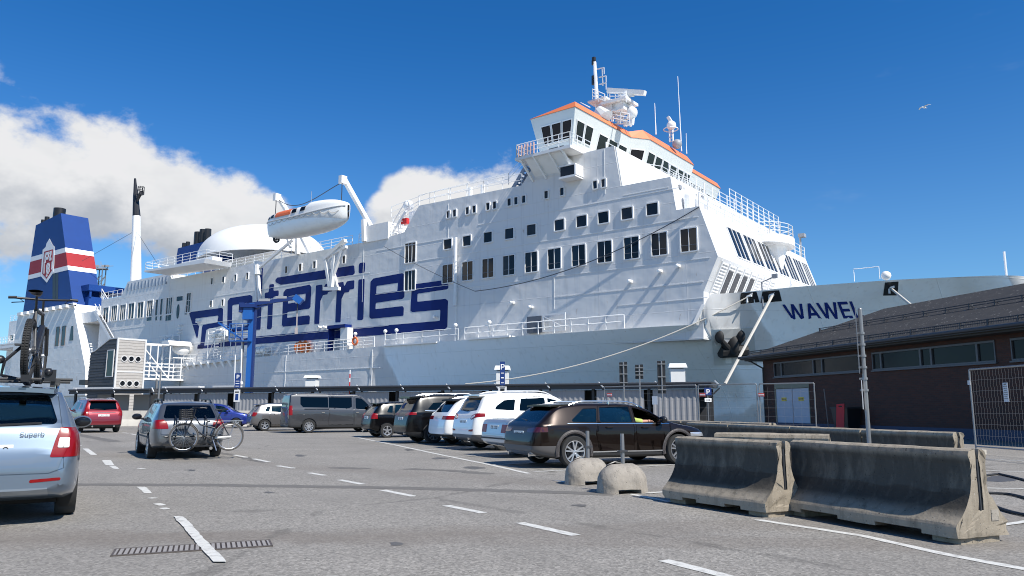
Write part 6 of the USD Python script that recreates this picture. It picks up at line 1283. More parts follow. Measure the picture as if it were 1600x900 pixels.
# low pale concrete wall on the left
cw = at(262, 650, 54); c0 = at(130, 650, 54)
CONC = look('concrete_pale', (.5, .47, .41), .85, var=.12, vs=1.2, dirt=(.25, .23, .2), dirt_s=1.3, dirt_a=.5, bump=.25, bs=30)
lw = thing('concrete_wall', 'low pale concrete wall behind the wine red off-roader and the graphite estate', 'wall', (c0[0], 54, 0), 0)
for k in range(8): MB().prism(Polygon([(-.3, 0), (.3, 0), (.22, .25), (.1, .45), (.08, 1.05), (-.08, 1.05), (-.1, .45), (-.22, .25)]), 1.985, frame((0, 1, 0), (0, 0, 1), (1, 0, 0), (k * 2.0, 0, 0))).put('wall_block', CONC, lw, smooth=25)

# ---- terminal stair tower with round windows and its boarding gangway
TY = 90.0; Kp = at(179, 600, TY)[:2]; tt = thing('terminal_tower', 'grey timber-clad stair tower with two rows of round windows beside the ferry stern', 'tower', (Kp[0], Kp[1], 0), SHIP_ROT)
CLAD_D = look('clad_dark', (.075, .08, .088), .7, var=.25, vs=2.5); CLAD_L = look('clad_light', (.4, .38, .36), .75, var=.15, vs=2.5)
tz, tw_, tl_ = 9.25, 3.3, 6.6
MB().prism(Polygon([(-tl_, 0), (0, 0), (0, tz), (-1.9, tz), (-5.4, 8.0), (-tl_, 7.8)]), tw_, XZ(tw_)).put('core', CLAD_D, tt, smooth=False)
for k in range(27):            # boards of the dark side
    z0 = .15 + k * .34; x0 = -tl_ if z0 + .3 < 7.75 else (-5.4 + (z0 + .3 - 8.0) / 1.25 * 3.5 if z0 + .3 > 8 else -5.4)
    if z0 + .3 > tz: break
    MB().box(x0, -.03, -.06 - .02 * (k % 3), 0.01, z0, z0 + .3).put('board', CLAD_D, tt, smooth=False)
holes = [(.85, 6.95), (1.68, 6.95), (2.5, 6.95), (.85, 4.05), (1.68, 4.05), (2.5, 4.05)]
YZ = lambda x: frame((0, 1, 0), (0, 0, 1), (1, 0, 0), (x, 0, 0))
for k in range(26):            # pale boards of the end face, cut round the portholes
    z0 = .1 + k * .35; b_ = sbox(.12, z0, tw_ - .12, z0 + .32)
    for y, z in holes: b_ = b_.difference(Point(y, z).buffer(.33))
    if not b_.is_empty: MB().prism(b_, .05 + .025 * ((k * 7) % 3), YZ(0)).put('board', CLAD_L, tt, smooth=False)
for y, z in holes:
    p_ = MB().prism(Point(y, z).buffer(.37, 10).difference(Point(y, z).buffer(.29, 10)), .14, YZ(0)).put('porthole', LIGHTCAP, tt); MB().prism(Point(y, z).buffer(.29, 10), .03, YZ(.004)).put('pane', SHIPGLASS, p_)
MB().box(-.06, .12, -.1, .1, 0, tz + .1).box(-.06, .12, tw_ - .1, tw_ + .1, 0, tz + .1).box(-.06, .12, .1, tw_ - .1, tz - .1, tz + .1).box(-.06, .14, .1, tw_ - .1, 5.35, 5.5).put('corner_trim', LIGHTCAP, tt, smooth=False)
MB().prism(Polygon([(0, tz), (0, tz + .12), (-1.95, tz + .12), (-5.45, 8.12), (-tl_ - .05, 7.92), (-tl_ - .05, 7.8), (-5.4, 8.0), (-1.9, tz)]), tw_ + .2, XZ(tw_ + .1)).put('roof_edge', LIGHTCAP, tt, smooth=False)
MB().box(-2.0, -.5, -.14, -.1, 4.9, 7.9).put('window', SHIPGLASS, tt, smooth=False); MB().prism(sbox(-2.12, 4.8, -.4, 8.0).difference(sbox(-2.0, 4.9, -.5, 7.9)), .1, XZ(-.08)).put('window_frame', LIGHTCAP, tt, smooth=False)
MB().box(-3.4, -.3, -.5, -.1, 3.3, 3.5).put('ledge', CLAD_D, tt)
MB().box(-8.2, -6.6, -.4, .5, 4.0, 4.6).put('side_duct', DARK_STEEL, tt, smooth=False)
gw = thing('gangway', 'white steel boarding gangway between the terminal tower and the ferry', 'gangway', (Kp[0], Kp[1], 0), SHIP_ROT); y0, y1 = tw_, 9.6
m = MB().box(-1.9, -.1, y0, y1, 4.55, 4.8)
for x in (-1.9, -.1):
    for a_ in np.linspace(y0 + .1, y1, 5): m.bar((x, a_, 4.7), (x, a_, 8.9 if a_ < y0 + 4 else 7.4), .12)
    m.bar((x, y0, 8.9), (x, y0 + 3.6, 8.9), .14).bar((x, y0, 8.3), (x, y0 + 3.2, 4.8), .12)
    for z in (5.2, 5.7, 6.2, 6.6): m.bar((x, y0, z), (x, y1, z), .06)
    m.bar((x, y1, 7.4), (x, y0 + 3.6, 7.4), .1)
m.put('truss', SUPER, gw, smooth=False)
m = MB().prism(Polygon([(-2.1, 8.9), (.1, 8.9), (-.4, 9.5), (-1.6, 9.5)]), 3.0, XZ(y0 + 6.0)).sphere((-1, y0 + 5.2, 8.6), .8, (1, 1.5, 1), 2); m.put('canopy', SUPER, gw)
m = MB().bar((1.0, y0 + 1.2, 0), (1.0, y0 + 1.2, 4.6), .2).bar((-1.0, y1 - 1, 0), (-1.0, y1 - 1, 4.6), .14); m.put('leg', GALV, gw)
MB().bar((.4, y1 - .6, 4.6), (.4, y1 + .8, 4.2), .5, .15).put('landing_flap', SUPER, gw)

# ---- blue quay crane
CB = look('crane_blue', (.012, .1, .36), .45, var=.12, vs=1.5); CBD = look('crane_navy', (.01, .03, .14), .45)
CY = 68.0; cp = at(390, 600, CY); qc = thing('quay_crane', 'slim blue quay crane with cabin, platform and long jib before the ferry lettering', 'crane', (cp[0], CY, 0), 0)
pxm = CY / FPX
def C(px, py, y=0.0): q = at(px, py, CY + y); return q - [cp[0], CY, 0]
MB().box(-.3, .12, -.25, .25, 0, C(388, 474)[2]).put('column', CB, qc, smooth=False)
MB().box(.12, .27, -.23, .23, 0, C(388, 480)[2]).put('column_flange', CBD, qc, smooth=False)
MB().cyl((-.75, -.1, 0), (-.75, -.1, C(378, 530)[2]), .12, n=10).put('cable_pipe', GALV, qc)
m = MB().cyl(C(369, 505), C(368, 600) * [1, 1, 0], .05, n=6).cyl(C(379.5, 490, -.3), C(376, 598, -.3), .06, n=6); m.sphere(C(376, 599, -.3), .22, sub=1).put('hoist_line', SUPER, qc)
cabz0, cabz1 = C(380, 500)[2], C(380, 482)[2]; cab_ = MB().box(-.75, .1, -.6, .5, cabz0, cabz1).put('machine_house', CB, qc, smooth=False); MB().box(-.95, .35, -.75, .6, cabz1 + .02, C(380, 476)[2]).box(-1.1, -.7, -.6, .5, cabz1 - .4, C(380, 474)[2]).put('slewing_ring', CBD, qc, smooth=False)
j0, j1 = C(378, 480), C(468, 465); m = MB().bar(j0 + [0, 0, .12], j1 + [0, 0, .02], .3, .32).bar(j0 - [0, 0, .25], j0 * .55 + j1 * .45 - [0, 0, .18], .14); m.put('jib', CBD, qc, smooth=False)
for px in (414, 440): q = C(px, 477 - (px - 378) * .16); MB().box(q[0] - .5, q[0] + .5, -.165, -.155, q[2] + .02, q[2] + .24).put('jib_label', GREY_PAINT, qc)
q = C(466, 468); MB().obox(q, (.8, .55, .55), np.array([[.8, 0, .6], [0, 1, 0], [-.6, 0, .8]])).put('jib_head', CB, qc); MB().obox(C(465.5, 471.5), (.4, .4, .3)).put('head_plate', SUPER, qc)
q2 = C(463, 522); m = MB().cyl(C(465, 474), C(464, 492), .045, n=6); m.put('hook_wire', DARK_STEEL, qc); MB().cyl(C(464, 490), C(463.5, 512), .06, n=6).obox(C(463, 517), (.22, .2, .55)).put('hook_rod', look('weathered_rod', (.4, .35, .34), .6), qc)
pz0, pz1 = C(370, 533)[2], C(370, 507)[2]; m = MB().box(-1.75, .1, -.75, .75, pz0 - .08, pz0)
for x in (-1.75, -1.2, -.6, .0):
    for y in (-.75, .75): m.bar((x, y, pz0), (x, y, pz1), .06)
for z in np.linspace(pz0 + .3, pz1, 4): m.bar((-1.75, -.75, z), (0, -.75, z), .05).bar((-1.75, .75, z), (0, .75, z), .05).bar((-1.75, -.75, z), (-1.75, .75, z), .05)
m.bar(C(341, 504), C(378, 530), .12).bar(C(341, 504), C(360, 511), .06).put('platform', CB, qc, smooth=False)

# ---- signs and posts
SIGNBLUE = look('sign_blue', (.01, .035, .16), .4, var=.03)
def letters(root, txt, h, x, z, y, lk=None, name='lettering', bold=True):
    tmx = meshkit.text_mesh(txt, h, .004, bold); wv = tmx.vertices[:, 0].max(); return MB().tm(tmx, frame((1, 0, 0), (0, 0, 1), (0, -1, 0), (x - wv / 2, y, z))).put(name, lk or SUPER, root, smooth=False)
def parking_sign(px, y_top, y_mid, Y, label, lower):
    p_ = at(px, 640, Y); r_ = thing('parking_sign', label, 'sign', (p_[0], Y, 0), 0); zt, zm = height_at(y_top, p_), height_at(y_mid, p_)
    MB().cyl((0, .05, 0), (0, .05, zt), .035, n=8).put('post', GALV, r_)
    w = .2 if lower[2] else .115; MB().box(-w, w, -.02, .02, zm, zt).put('panel', SIGNBLUE, r_, smooth=False)
    letters(r_, 'P', .24, 0, zt - .36, -.021); 
    for k, z in enumerate(np.linspace(zm + .1, zt - .55, 3)): MB().box(-w * .6, w * .6, -.028, -.021, z, z + .03 + .02 * (k % 2)).put('symbol', SUPER, r_, smooth=False)
    if lower:
        z0, z1 = height_at(lower[1], p_), height_at(lower[0], p_); lp = MB().box(-.2, .2, -.02, .02, z0, z1).put('lower_plate', LIGHTCAP, r_, smooth=False)
        MB().box(-.1, .1, -.03, -.021, z0 + (z1 - z0) * .15, z0 + (z1 - z0) * .65).put('blue_field', SIGNBLUE if lower[2] else BLACK, lp, smooth=False); MB().box(-.13, .13, -.03, -.021, z0 + (z1 - z0) * .76, z0 + (z1 - z0) * .86).put('plate_line', BLACK, lp, smooth=False)
parking_sign(369, 583, 606, 52, 'tall blue parking sign with pale lower plate in front of the crane post', (609, 628, True))
parking_sign(785, 565, 602, 36, 'tall dark blue parking sign above the large white off-roader', (604, 612, False))
for px, yt, yb, lab in ((975.5, 566, 604, 'pair of black sign backs on a post, leftmost of three by the mesh fence'), (1000.5, 570, 592, 'shorter pair of black sign backs on a post, middle of three by the mesh fence'), (1035.5, 564, 615, 'longest pair of black sign backs on a post, beside the rightmost ventilator')):
    Y = 34.0; p_ = at(px, 640, Y); r_ = thing('sign_post', lab, 'sign', (p_[0], Y, 0), 0); zt, zb_ = height_at(yt, p_), height_at(yb, p_)
    MB().cyl((0, 0, 0), (0, 0, zt), .035, n=8).put('post', GALV, r_)
    for sg in (-1, 1): MB().box(sg * .1 - .075, sg * .1 + .075, .04, .08, zb_, zt + (.02 if sg > 0 else 0)).put('sign_back', BLACK, r_, smooth=False)
    for z in np.linspace(zb_ + .15, zt - .15, 3): MB().box(-.18, .18, -.045, .02, z, z + .035).put('clamp', GALV, r_, smooth=False)
p_ = at(1107, 640, 44); r_ = thing('parking_sign', 'square blue parking sign with white arrow plate on the walkway front', 'sign', (p_[0], 44, 0), 0)
z0, z1 = height_at(617.5, p_), height_at(606, p_); MB().cyl((0, .05, 0), (0, .05, z1), .03, n=8).put('post', GALV, r_); MB().box(-.2, .2, -.02, .02, z0, z1).put('panel', SIGNBLUE, r_, smooth=False); letters(r_, 'P', .26, 0, z0 + .07, -.021)
z0, z1 = height_at(628, p_), height_at(622, p_); MB().box(-.19, .19, -.02, .02, z0, z1).put('arrow_plate', SUPER, r_, smooth=False); MB().prism(Polygon([(-.12, -.015), (.04, -.015), (.04, -.05), (.13, 0), (.04, .05), (.04, .015), (-.12, .015)]), .004, frame((1, 0, 0), (0, 0, 1), (0, -1, 0), (0, -.021, (z0 + z1) / 2))).put('arrow', BLACK, r_, smooth=False)
p_ = at(246, 640, 62); r_ = thing('lamp_post', 'thin grey lamp post in front of the boarding gangway', 'lamp post', (p_[0], 62, 0), 0); zt = height_at(581, p_)
MB().tube([(0, 0, 0), (.06, 0, zt)], [.09, .06], 8).put('pole', GALV, r_); MB().box(-.35, .1, -.1, .1, zt, zt + .1).put('lamp_head', GREY_PAINT, r_)
p_ = at(545, 640, 60); r_ = thing('marker_pole', 'thin red and white pole behind the walkway roof over the van', 'pole', (p_[0], 60, 0), 0); zt = height_at(578, p_)
for k in range(6): MB().cyl((0, 0, zt * .55 + k * zt * .075), (0, 0, zt * .55 + (k + 1) * zt * .075), .045, n=6).put('band', RED if k % 2 == 0 else SUPER, r_)
MB().cyl((0, 0, 0), (0, 0, zt * .55), .045, n=6).put('pole', SUPER, r_)
# lattice light mast far behind the stern
p_ = at(143, 600, 190); r_ = thing('lattice_mast', 'distant lattice floodlight mast beyond the ferry stern', 'mast', (p_[0], 190, -2), 0); zt = height_at(421, p_) + 2; m = MB(); w = .8
for x in (-w, w):
    for y in (-w, w): m.bar((x, y, 0), (x, y, zt), .2)
for k in range(int(zt / 1.8)):
    z = k * 1.8
    for s in (-1, 1): m.bar((-w, s * w, z), (w, s * w, z + 1.8), .12).bar((s * w, -w, z), (s * w, w, z + 1.8), .12)
m.put('lattice', GALV, r_, smooth=False); m = MB().box(-1.4, 1.4, -1, 1, zt, zt + .3)
for x in (-1.8, -.9, .9, 1.6): m.obox((x, -.4, zt + .8), (.9, .6, .5)).bar((x, 0, zt), (x, 0, zt + .7), .12)
m.bar((-2.6, 0, zt + .6), (3.0, 0, zt + .9), .1).bar((0, 0, zt), (-.2, 0, zt + 2), .12).put('light_rig', GREY_PAINT, r_, smooth=False)

# ---------------------------------------------------------------- mesh fences
MESHW = look('fence_wire', (.2, .205, .21), .5, metal=.3)
def fence(name, pts, label, h=2.0, vstep=.13, hstep=.26, wr=.0032, rad=.021, vert=True):
    r_ = thing(name, label, 'fence', (pts[0][0], pts[0][1], 0), 0); o = np.array(pts[0])
    for k in range(len(pts) - 1):
        a_, b_ = np.array(pts[k]) - o, np.array(pts[k + 1]) - o; L_ = np.linalg.norm(b_ - a_); d = (b_ - a_) / L_; a_ = a_ + d * .04; b_ = b_ - d * .04
        P3_ = lambda q, z: (q[0], q[1], z)
        MB().tube([P3_(a_, .05), P3_(a_, h - .02), P3_(a_ + d * .02, h), P3_(b_ - d * .02, h), P3_(b_, h - .02), P3_(b_, .05)], rad, 7).tube([P3_(a_, .2), P3_(b_, .2)], rad * .8, 6).put('frame', GALV, r_)
        m = MB(); L2 = np.linalg.norm(b_ - a_)
        if vert:
            for i in range(1, int(L2 / vstep)): q = a_ + d * i * vstep; m.tube([P3_(q, .2), P3_(q, h)], wr, 3, False)
        for z in np.arange(.2 + hstep, h, hstep): m.tube([P3_(a_, z), P3_(b_, z)], wr * 1.6, 3, False)
        m.put('mesh_wire', MESHW, r_, smooth=False)
        MB().prism(rrect(.62, .22, .08), .12, frame((d[0], d[1], 0), (-d[1], d[0], 0), (0, 0, 1), (a_[0], a_[1], 0))).put('foot', CONC, r_)
    return r_, o
f1, o1 = fence('mesh_fence', [(3.42, 29.0), (6.35, 26.6), (8.05, 25.4), (9.55, 24.4)], 'temporary mesh fence with red and white tags in front of the walkway and white doors', 2.02, vstep=.26, wr=.0016)
f2, o2 = fence('mesh_fence', [(12.75, 21.6), (12.95, 18.1), (13.15, 14.6)], 'temporary mesh fence at the right edge before the brick wall', 2.3, vstep=.12, hstep=.3, wr=.0018, rad=.026)
def on_fence(root, o, a_, b_, px, y0, y1, wpx, lk, nm):
    a_, b_ = np.array(a_), np.array(b_); q = ray(px, 620); k = q[0] / q[1]; d = b_ - a_; t = (a_[0] - k * a_[1]) / (k * d[1] - d[0]); p = a_ + d * t; d = d / np.linalg.norm(d); n_ = np.array([d[1], -d[0]]); n_ = n_ if n_[1] < 0 else -n_
    z0, z1 = height_at(y1, p), height_at(y0, p); w = wpx * p[1] / FPX; c = p + n_ * .03 - o; return MB().obox((c[0], c[1], (z0 + z1) / 2), (w, .01, z1 - z0), np.array([[d[0], -d[1], 0], [d[1], d[0], 0], [0, 0, 1]])).put(nm, lk, root, smooth=False), (c, d, n_, z0, z1, w)
TAGR = look('tag_red', (.62, .1, .09), .5)
for px, s_ in ((953, 0), (1098, 1), (1190, 2)):
    P_ = [(3.42, 29.0), (6.35, 26.6), (8.05, 25.4), (9.55, 24.4)]; q, _ = on_fence(f1, o1, P_[s_], P_[s_ + 1], px, 614, 619.5, 9, TAGR, 'tag'); on_fence(f1, o1, np.array(P_[s_]) - [0, .012], np.array(P_[s_ + 1]) - [0, .012], px, 616, 617.6, 8, SUPER, 'tag_stripe')
on_fence(f1, o1, (3.42, 29.0), (6.35, 26.6), 1023.5, 619, 632, 9, look('notice_white', (.7, .71, .72), .5), 'notice')
q, inf = on_fence(f2, o2, (12.75, 21.6), (12.95, 18.1), 1574, 598, 628, 11, look('notice_grey', (.5, .5, .51), .5), 'notice')
c, d, n_, z0, z1, w = inf
m = MB()
for k in range(8): z = z1 - (z1 - z0) * (.08 + .105 * k); m.obox((*(c + n_ * .008), z), (w * (.75 if k % 3 else .5), .004, (z1 - z0) * (.05 if k == 0 else .022)), np.array([[d[0], -d[1], 0], [d[1], d[0], 0], [0, 0, 1]]))
m.put('notice_print', BLACK, f2, smooth=False)
on_fence(f2, o2, (12.75, 21.6), (12.95, 18.1), 1517.5, 594.5, 601.5, 6, look('notice_grey', (.5, .5, .51)), 'tag')

# ---------------------------------------------------------------- brick building at the right
def brick_look():
    g = Graph(); p = g.o('texture_coordinate', 'object'); s = g.o('separate_xyz', 'x', vector=p); y = g.o('separate_xyz', 'y', vector=p); z = g.o('separate_xyz', 'z', vector=p)
    v = g.o('combine_xyz', 'vector', x=g.math('add', s, y), y=z, z=0.0)
    bn = g.n; node = g.node('brick_texture', vector=v, color1=(.062, .018, .01), color2=(.032, .011, .008), mortar=(.033, .027, .023), scale=1.0, mortar_size=.006, brick_width=.25, row_height=.077, bias=-.2)
    c = g.mixc(g.rng(g.noise(g.mapv(p, (.7, .7, 4)), 1.6, 5.0), .45, .7, 0, .6), ('@', f'{node}.color'), (.024, .012, .009))
    nm = g.o('bump', 'normal', height=('@', f'{node}.fac'), strength=.4, distance=-.01)
    return g.build('brickwork', surface=g.o('principled_bsdf', 'BSDF', base_color=c, roughness=.85, normal=nm))
def shingle_look():
    g = Graph(); p = g.o('texture_coordinate', 'object'); v = g.mapv(p, (1, 1, 1)); node = g.node('brick_texture', vector=v, color1=(.028, .026, .025), color2=(.019, .018, .018), mortar=(.018, .018, .018), scale=1.0, mortar_size=.008, brick_width=.3, row_height=.2)
    c = g.mixc(g.rng(g.noise(p, .8, 6.0), .45, .75, 0, .5), ('@', f'{node}.color'), (.036, .032, .029)); c = g.mixc(g.math('multiply', g.sstep(g.noise(p, 7.0, 2.0), .68, .72), .8), c, (.35, .34, .32))
    return g.build('roof_shingle', surface=g.o('principled_bsdf', 'BSDF', base_color=c, roughness=.85, normal=g.o('bump', 'normal', height=g.noise(p, 60.0, 3.0), strength=.5, distance=.01)))
BRICK, SHINGLE = brick_look(), shingle_look()
bd = np.array([.22, -.975]); bd /= np.linalg.norm(bd); bn_ = np.array([-bd[1], bd[0]]); bo = np.array([14.6, 47.2]) + bd * 1.4
bb_ = thing('brick_building', 'low dark red brick building with dark hipped shingle roof at the right', 'building', (bo[0], bo[1], 0), math.degrees(math.atan2(bd[1], bd[0])))
LB, DB = 34.0, 10.4
def tpos(px):       # distance along the wall that the photo column meets
    q = ray(px, 600); k = q[0] / q[1]; return (bo[0] - k * bo[1]) / (k * bd[1] - bd[0])
d0, d1 = tpos(1210), tpos(1264); wins = [(tpos(1211), tpos(1347)), (tpos(1366), tpos(1561)), (tpos(1586), tpos(1586) + 7.5)]
wall = sbox(0, 0, LB, 4.05).difference(sbox(d0, -.1, d1, 2.62))
for a_, b_ in wins: wall = wall.difference(sbox(a_, 2.98, b_, 3.82))
MB().prism(wall, .3, XZ(.3)).box(0, .3, .3, DB, 0, 4.05).box(LB - .3, LB, .3, DB, 0, 4.05).box(.3, LB - .3, DB - .3, DB, 0, 4.05).put('wall', BRICK, bb_, smooth=False)
MB().box(0, LB, -.03, 0, .0, .42).put('plinth', look('base_strip_blue', (.03, .04, .075), .7), bb_, smooth=False)  # dark blue strip along the foot of the wall
MB().box(-.75, LB + .75, -.78, .0, 4.0, 4.12).box(-.75, 0, 0, DB + .78, 4.0, 4.12).put('soffit', look('soffit_dark', (.03, .028, .027), .7), bb_, smooth=False)
ez, rz_ = 4.2, 6.75; e0, e1, e2, e3 = (-.9, -.95, ez), (LB + .9, -.95, ez), (LB + .9, DB + .95, ez), (-.9, DB + .95, ez); r0_, r1_ = (4.2, DB / 2, rz_), (LB - 4.2, DB / 2, rz_)
MB().add([e0, e1, e2, e3, r0_, r1_], [[0, 1, 5], [0, 5, 4], [2, 3, 4], [2, 4, 5], [3, 0, 4], [1, 2, 5]]).add([np.array(q) - [0, 0, .12] for q in (e0, e1, e2, e3)], [[3, 2, 1, 0]]).put('roof', SHINGLE, bb_, smooth=False)
MB().box(-.92, LB + .92, -.98, -.92, 4.08, 4.26).box(-.98, -.92, -.98, DB + .98, 4.08, 4.26).put('fascia', DARK_STEEL, bb_, smooth=False)
MB().tube([(-.95, -1.06, 4.2), (LB + .9, -1.06, 4.2)], .075, 8).tube([(-.7, -1.02, 4.15), (-.3, -.6, 3.95), (.15, -.12, 3.55)], .045, 7).tube([(.15, -.12, 3.6), (.15, -.12, 0)], .045, 7).put('gutter', DARK_STEEL, bb_)
sl_ = (rz_ - ez) / (DB / 2 + .95); rp = lambda x, y, h=0: np.array([x, y, ez + (y + .95) * sl_ + h])
def snow_guard(yv, x0, name, grille):
    m = MB().tube([rp(x0, yv, .22), rp(LB, yv, .22)], .022, 6).tube([rp(x0, yv, .12), rp(LB, yv, .12)], .018, 6); x = x0
    while x < LB: m.bar(rp(x, yv, 0), rp(x, yv, .25), .05).bar(rp(x, yv + .22, 0), rp(x, yv, .2), .035); x += 1.35
    if grille:
        for x in np.arange(x0, LB, .11): m.bar(rp(x, yv, .02), rp(x, yv, .22), .016)
    m.put(name, DARK_STEEL, bb_, smooth=False)
snow_guard(-.6, -.5, 'snow_guard', True); snow_guard(2.2, 2.5, 'snow_guard', False)
FRAMEG = look('window_frame_grey', (.085, .09, .1), .5)
for a_, b_ in wins:
    L_ = b_ - a_; ks = [0, .1, .5, .6, 1.0] if L_ < 12 else [0, .05, .34, .41, .75, .82, 1.0]
    if abs(a_ - wins[1][0]) < .01: ks = [0, .085, .44, .53, .875, 1.0]
    f_ = MB().box(a_, b_, -.04, .1, 2.98, 3.05).box(a_, b_, -.04, .1, 3.74, 3.82)
    for q in ks: x = a_ + L_ * q; f_.box(max(a_, x - .05), min(b_, x + .05), -.04, .1, 3.05, 3.74)
    wnd = f_.put('window', FRAMEG, bb_, smooth=False)
    for q0, q1 in zip(ks[:-1], ks[1:]): MB().box(a_ + L_ * q0 + .05, a_ + L_ * q1 - .05, .03, .05, 3.05, 3.74).put('pane', look('strip_glass', (.012, .013, .014), .12, spec=.16, var=.4, vs=.6), wnd, smooth=False)
    MB().box(a_ - .05, b_ + .05, -.1, -.003, 2.92, 2.975).put('sill', FRAMEG, bb_, smooth=False)
DOORW = look('door_white', (.36, .38, .44), .5); dm = (d0 + d1) / 2
for a_, b_ in ((d0 + .06, dm - .03), (dm + .03, d1 - .06)):
    dp = MB().box(a_, b_, .04, .1, .02, 2.3).put('door', DOORW, bb_, smooth=False); MB().box((a_ + b_) / 2 - .25, (a_ + b_) / 2 + .25, .025, .039, 1.62, 1.82).put('warning_sticker', look('sticker_yellow', (.55, .42, .04), .5), dp, smooth=False)
    for k in range(3): MB().box((a_ + b_) / 2 - .2 + .14 * k, (a_ + b_) / 2 - .1 + .14 * k, .018, .0245, 1.69, 1.75).put('sticker_mark', BLACK, dp, smooth=False)
MB().box(d0, d0 + .055, -.02, .12, 0, 2.62).box(d1 - .055, d1, -.02, .12, 0, 2.62).box(d0 + .055, d1 - .055, -.02, .12, 2.32, 2.62).put('door_frame', look('door_frame_olive', (.16, .16, .12), .6), bb_, smooth=False)
# leaning red board, black bin and thin post against the wall
def by_wall(px, off):
    o = bo - bn_ * off; q = ray(px, 600); k = q[0] / q[1]; return o + bd * ((o[0] - k * o[1]) / (k * bd[1] - bd[0]))
q = by_wall(1319, .55); r_ = thing('wheelie_bin', 'black waste bin standing against the brick wall', 'bin', (q[0], q[1], 0), math.degrees(math.atan2(bd[1], bd[0]))); MB().add([(-.5, -.3, .12), (.5, -.3, .12), (.5, .3, .12), (-.5, .3, .12), (-.62, -.38, 1.2), (.62, -.38, 1.2), (.62, .38, 1.2), (-.62, .38, 1.2)], [[0, 3, 2, 1], [4, 5, 6, 7], [0, 1, 5, 4], [1, 2, 6, 5], [2, 3, 7, 6], [3, 0, 4, 7]]).put('body', BLACK, r_); MB().box(-.66, .66, -.42, .42, 1.2, 1.28).put('lid', PLASTIC, r_); MB().cyl((-.45, -.2, .1), (-.45, .2, .1), .1).cyl((.45, -.2, .1), (.45, .2, .1), .1).put('wheel', RUBBER, r_)
q = by_wall(1308, 1.35); r_ = thing('red_board', 'upright red board with a hand slot leaning by the black bin', 'board', (q[0], q[1], 0), math.degrees(math.atan2(bd[1], bd[0])) + 30); MB().prism(sbox(-.19, 0, .19, 1.42).difference(rrect(.18, .06, .03).buffer(0) if False else affinity.translate(rrect(.18, .06, .02), 0, 1.3)), .05, frame((1, 0, .06), (0, .17, .985), (0, -.985, .17), (0, 0, .02))).put('panel', RED, r_, smooth=False)
MB().box(-.24, .24, -.22, .22, 0, .035).put('foot', BLACK, r_)
q = by_wall(1291, 1.6); r_ = thing('thin_post', 'thin grey post standing before the brick wall by the white doors', 'post', (q[0], q[1], 0), 0); MB().tube([(0, 0, 0), (-.12, 0, 2.15)], .025, 6).put('pole', look('post_brown', (.16, .14, .13), .6), r_); MB().cyl((0, 0, 0), (0, 0, .06), .14, n=12).put('foot', RUBBER, r_)

# ---------------------------------------------------------------- concrete barriers and feet
def concrete_look(name, base, streak, dirt_shade=False):
    g = Graph(); p = g.o('texture_coordinate', 'object'); z = g.o('separate_xyz', 'z', vector=p)
    c = g.mixc(g.noise(p, 3.0, 7.0, .65), tuple(np.array(base) * .72), tuple(np.array(base) * 1.22))
    st = g.noise(g.mapv(p, (9, 9, .8)), 1.0, 6.0, .65); c = g.mixc(g.rng(st, .48, .72, 0, streak), c, tuple(np.array(base) * .28))
    c = g.mixc(g.math('multiply', g.sstep(g.noise(p, 11.0, 5.0, .7), .6, .7), .55), c, (.09, .085, .065))
    c = g.mixc(g.math('multiply', g.sstep(g.noise(p, 55.0, 2.0), .66, .72), .6), c, (.42, .4, .36)); c = g.mixc(g.math('multiply', g.sstep(g.noise(p, 40.0, 1.0), .7, .74), .8), c, (.03, .028, .025))
    if dirt_shade:      # dirt and shade of the long faces, both painted into the colour
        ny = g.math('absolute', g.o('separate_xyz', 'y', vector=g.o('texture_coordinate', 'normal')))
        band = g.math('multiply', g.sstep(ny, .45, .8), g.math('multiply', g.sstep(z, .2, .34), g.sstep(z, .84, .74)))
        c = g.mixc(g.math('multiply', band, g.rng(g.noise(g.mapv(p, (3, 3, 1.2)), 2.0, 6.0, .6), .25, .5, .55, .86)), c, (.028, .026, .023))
    h = g.math('add', g.noise(p, 9.0, 6.0, .65), g.math('multiply', g.sstep(g.noise(p, 70.0, 2.0), .66, .72), -.4))
    return g.build(name, surface=g.o('principled_bsdf', 'BSDF', base_color=c, roughness=.92, normal=g.o('bump', 'normal', height=h, strength=.55, distance=.02), specular_ior_level=.25))
BARR = concrete_look('barrier_concrete', (.29, .25, .195), .6, True); FOOTC = concrete_look('foot_concrete', (.31, .28, .24), .45)
